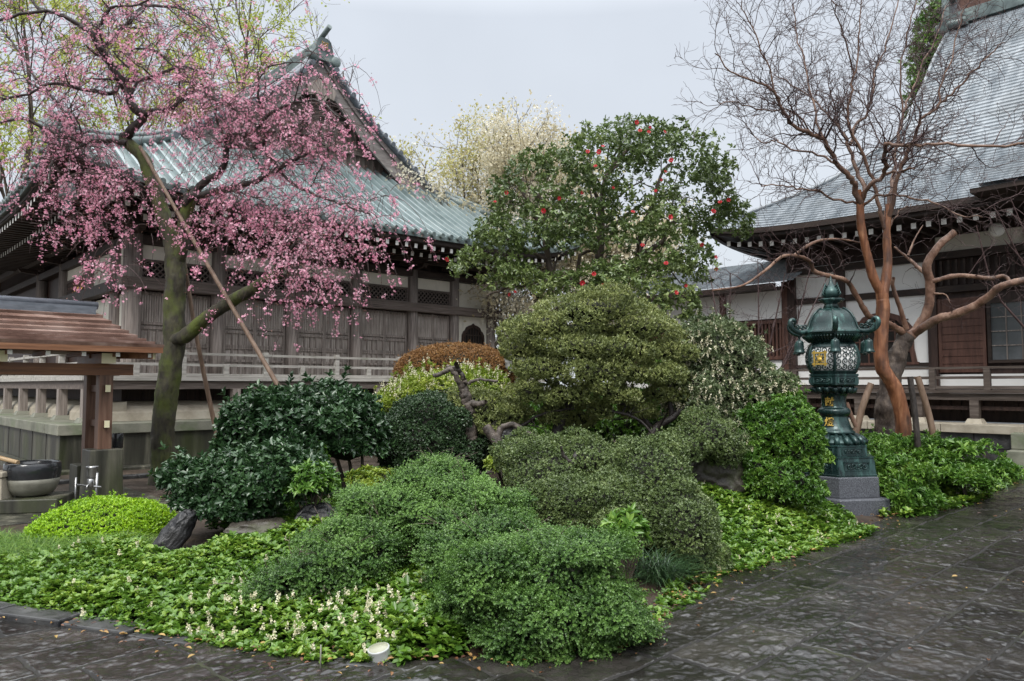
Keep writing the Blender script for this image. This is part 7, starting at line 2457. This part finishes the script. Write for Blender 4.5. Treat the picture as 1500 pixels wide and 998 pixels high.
for zx, zy in FZ:
    c = front_of(600 + zx / 2.852, 150 + zy / 2.852) - np.array([0, 0.06, 0])
    Vp, Fp = petals(0.05 if (zx, zy) in BIG else 0.03 + 0.014 * rng.random())
    z_ = unit(np.array([rng.normal() * 0.4, -1.0, rng.normal() * 0.35 + 0.1]))
    x_ = unit(np.cross(z_, [0, 0, 1.0])); y_ = np.cross(z_, x_)
    Vw = c + Vp[:, 0:1] * x_ + Vp[:, 1:2] * y_ + Vp[:, 2:3] * z_
    mesh_np('flower', Vw, [Fp], [LM['red'], LM['yellow']], ct, rnd=rng.random(len(Vw)), midx=[0] * (len(Fp) - 4) + [1] * 4)

# =================================================================== TREES BEHIND THE ROOFS
def wild(name, label, base, H, spread, col, n1=9, n2=2.2, n3=3.0, leafmat=None, nleaf=0, lsize=0.06, r0=0.2, tone=0.0, tmin=0.3, up=0.5, flat=False, f2=None, cl=0.12, per=5):
    r_ = root_at(name, (base[0], base[1]), label, 'tree', 'trees behind the temple halls')
    tr = [(smooth_line([base, base + [rng.normal() * 0.2, 0, H * 0.35], base + [rng.normal() * 0.4, 0, H * 0.65], base + [rng.normal() * 0.5, 0, H * 0.97]], 5), np.linspace(r0, r0 * 0.15, 16))]
    a = grow(tr, n1, spread, 0.75, (0, -0.05, up), 0.14, 0.5, 8, tmin=tmin, rmin=0.02)
    b = grow(a, n2, spread * 0.42, 0.7, (0, 0, 0.35), 0.18, 0.5, 6, per_len=True, tmin=0.2, rmin=0.010)
    c = grow(b, n3, spread * 0.2, 0.7, (0, 0, 0.25), 0.22, 0.55, 4, per_len=True, tmin=0.2, rmin=0.007)
    lines_mesh('trunk', tr, M['bark_brown'], r_, 8, 0.06)
    lines_mesh('branch', a + b, M[col], r_, 4)
    tag(lines_mesh('twigs', c, M[col], r_, 3), kind='stuff')
    if nleaf:
        ends = np.concatenate([l_[0][2:] for l_ in c])
        s_ = rng.integers(0, len(ends), nleaf // per)
        w_ = fbm(ends[s_] * 0.8, 7, 2)
        s_ = s_[w_ > 0.42]
        q = np.repeat(ends[s_], per, 0) + rng.normal(size=(len(s_) * per, 3)) * cl
        leaves('crown', q, unit(rng.normal(size=q.shape)), rng.normal(size=q.shape), lsize * (0.6 + 0.8 * rng.random(len(q))), 0.6, LM[leafmat], r_, T_DIAMOND, np.clip(clump_tint(q, 0.9, 7, 0.6) + tone, 0, 1))
        if f2:
            mt2, n_2 = f2
            s_ = rng.integers(0, len(ends), n_2)
            q = ends[s_] + rng.normal(size=(n_2, 3)) * cl
            leaves('blossom', q, unit(rng.normal(size=q.shape)), rng.normal(size=q.shape), lsize * (0.6 + 0.8 * rng.random(len(q))), 0.8, LM[mt2], r_, T_DIAMOND)
    return r_
def gp_(px, D): return np.array([*P(px, 500, D)[:2], 0.0])
wild('tall_tree', 'tall tree in fresh yellow leaf rising at the far left behind the cherry', gp_(20, 27), 16.5, 6.0, 'bark_brown', 16, 1.5, 2.0, 'willow', 17000, 0.12)
wild('tall_tree', 'tall tree with yellow spring leaves showing behind the cherry crown', gp_(190, 30), 18, 6.5, 'bark_brown', 16, 1.4, 2.0, 'willow', 17000, 0.12)
wild('tall_tree', 'tall yellow leaved tree just left of the hall gable', gp_(360, 31), 19.0, 6.0, 'bark_brown', 18, 1.6, 2.2, 'willow', 22000, 0.12)
wild('bare_tree', 'thin bare tree standing right behind the gable ornament', gp_(500, 33), 16.2, 4.2, 'bark_plum', 14, 1.6, 2.2)
wild('bare_tree', 'sparse pale tree peeping over the lower roof edge', gp_(612, 30), 11.0, 2.2, 'bark_brown', 12, 2, 2.2, 'willow', 900, 0.07)
wild('blossoming_tree', 'amber and ivory blossoming tree between the hall roof and the camellia', gp_(700, 26), 7.4, 4.6, 'bark_brown', 26, 2.4, 3.0, 'amber', 26000, 0.10, up=0.7, tmin=0.2, f2=('blossom', 12000), cl=0.2)
wild('blossoming_tree', 'ivory white blossoming tree close behind the camellia', gp_(775, 24), 7.4, 4.0, 'bark_brown', 28, 2.6, 3.0, 'blossom', 46000, 0.10, up=0.55, tmin=0.1, cl=0.2)
wild('blossoming_tree', 'ivory white blossoming tree behind the middle of the camellia', gp_(920, 25), 5.8, 3.0, 'bark_brown', 26, 2.6, 3.0, 'blossom', 36000, 0.10, up=0.4, tmin=0.1, cl=0.2)
# evergreen behind the right roof
r_ = root_at('evergreen_tree', tuple(gp_(1352, 30)[:2]), 'yellow green evergreen tree edging the steep roof of the dark hall', 'tree', 'trees behind the temple halls')
bl_ = [B(1378, 40, 30, 32, 46, 1.5), B(1362, 85, 30, 26, 34, 1.5), B(1352, 135, 30, 17, 36, 1.2), B(1385, 110, 31, 30, 60, 1.5), B(1345, 170, 30, 10, 16, 0.8), B(1390, 180, 31, 40, 60, 1.5)]
shrub(r_, bl_, 3200, 7, 0.17, 0.4, 'bright', part='crown', depth=0.18, lump=0.25, lumpf=1.2, gap=0.45, gapf=1.0, zmin=-0.8, tf=0.8, corek=0.55, seed=91)
b1 = np.array([*gp_(1375, 30.5)[:2], 0.0])
lines_mesh('trunk', [(np.array([b1, P(1375, 250, 30.5), P(1375, 60, 30.5)]), np.array([0.3, 0.2, 0.06]))], M['bark_brown'], r_, 8)

# =================================================================== plants stand at their foot
for o in list(scene.objects):
    if "foot" in o:
        f_ = Vector(o["foot"])
        o.location = f_
        for c in o.children:
            c.location = Vector(c.location) - f_
        del o["foot"]
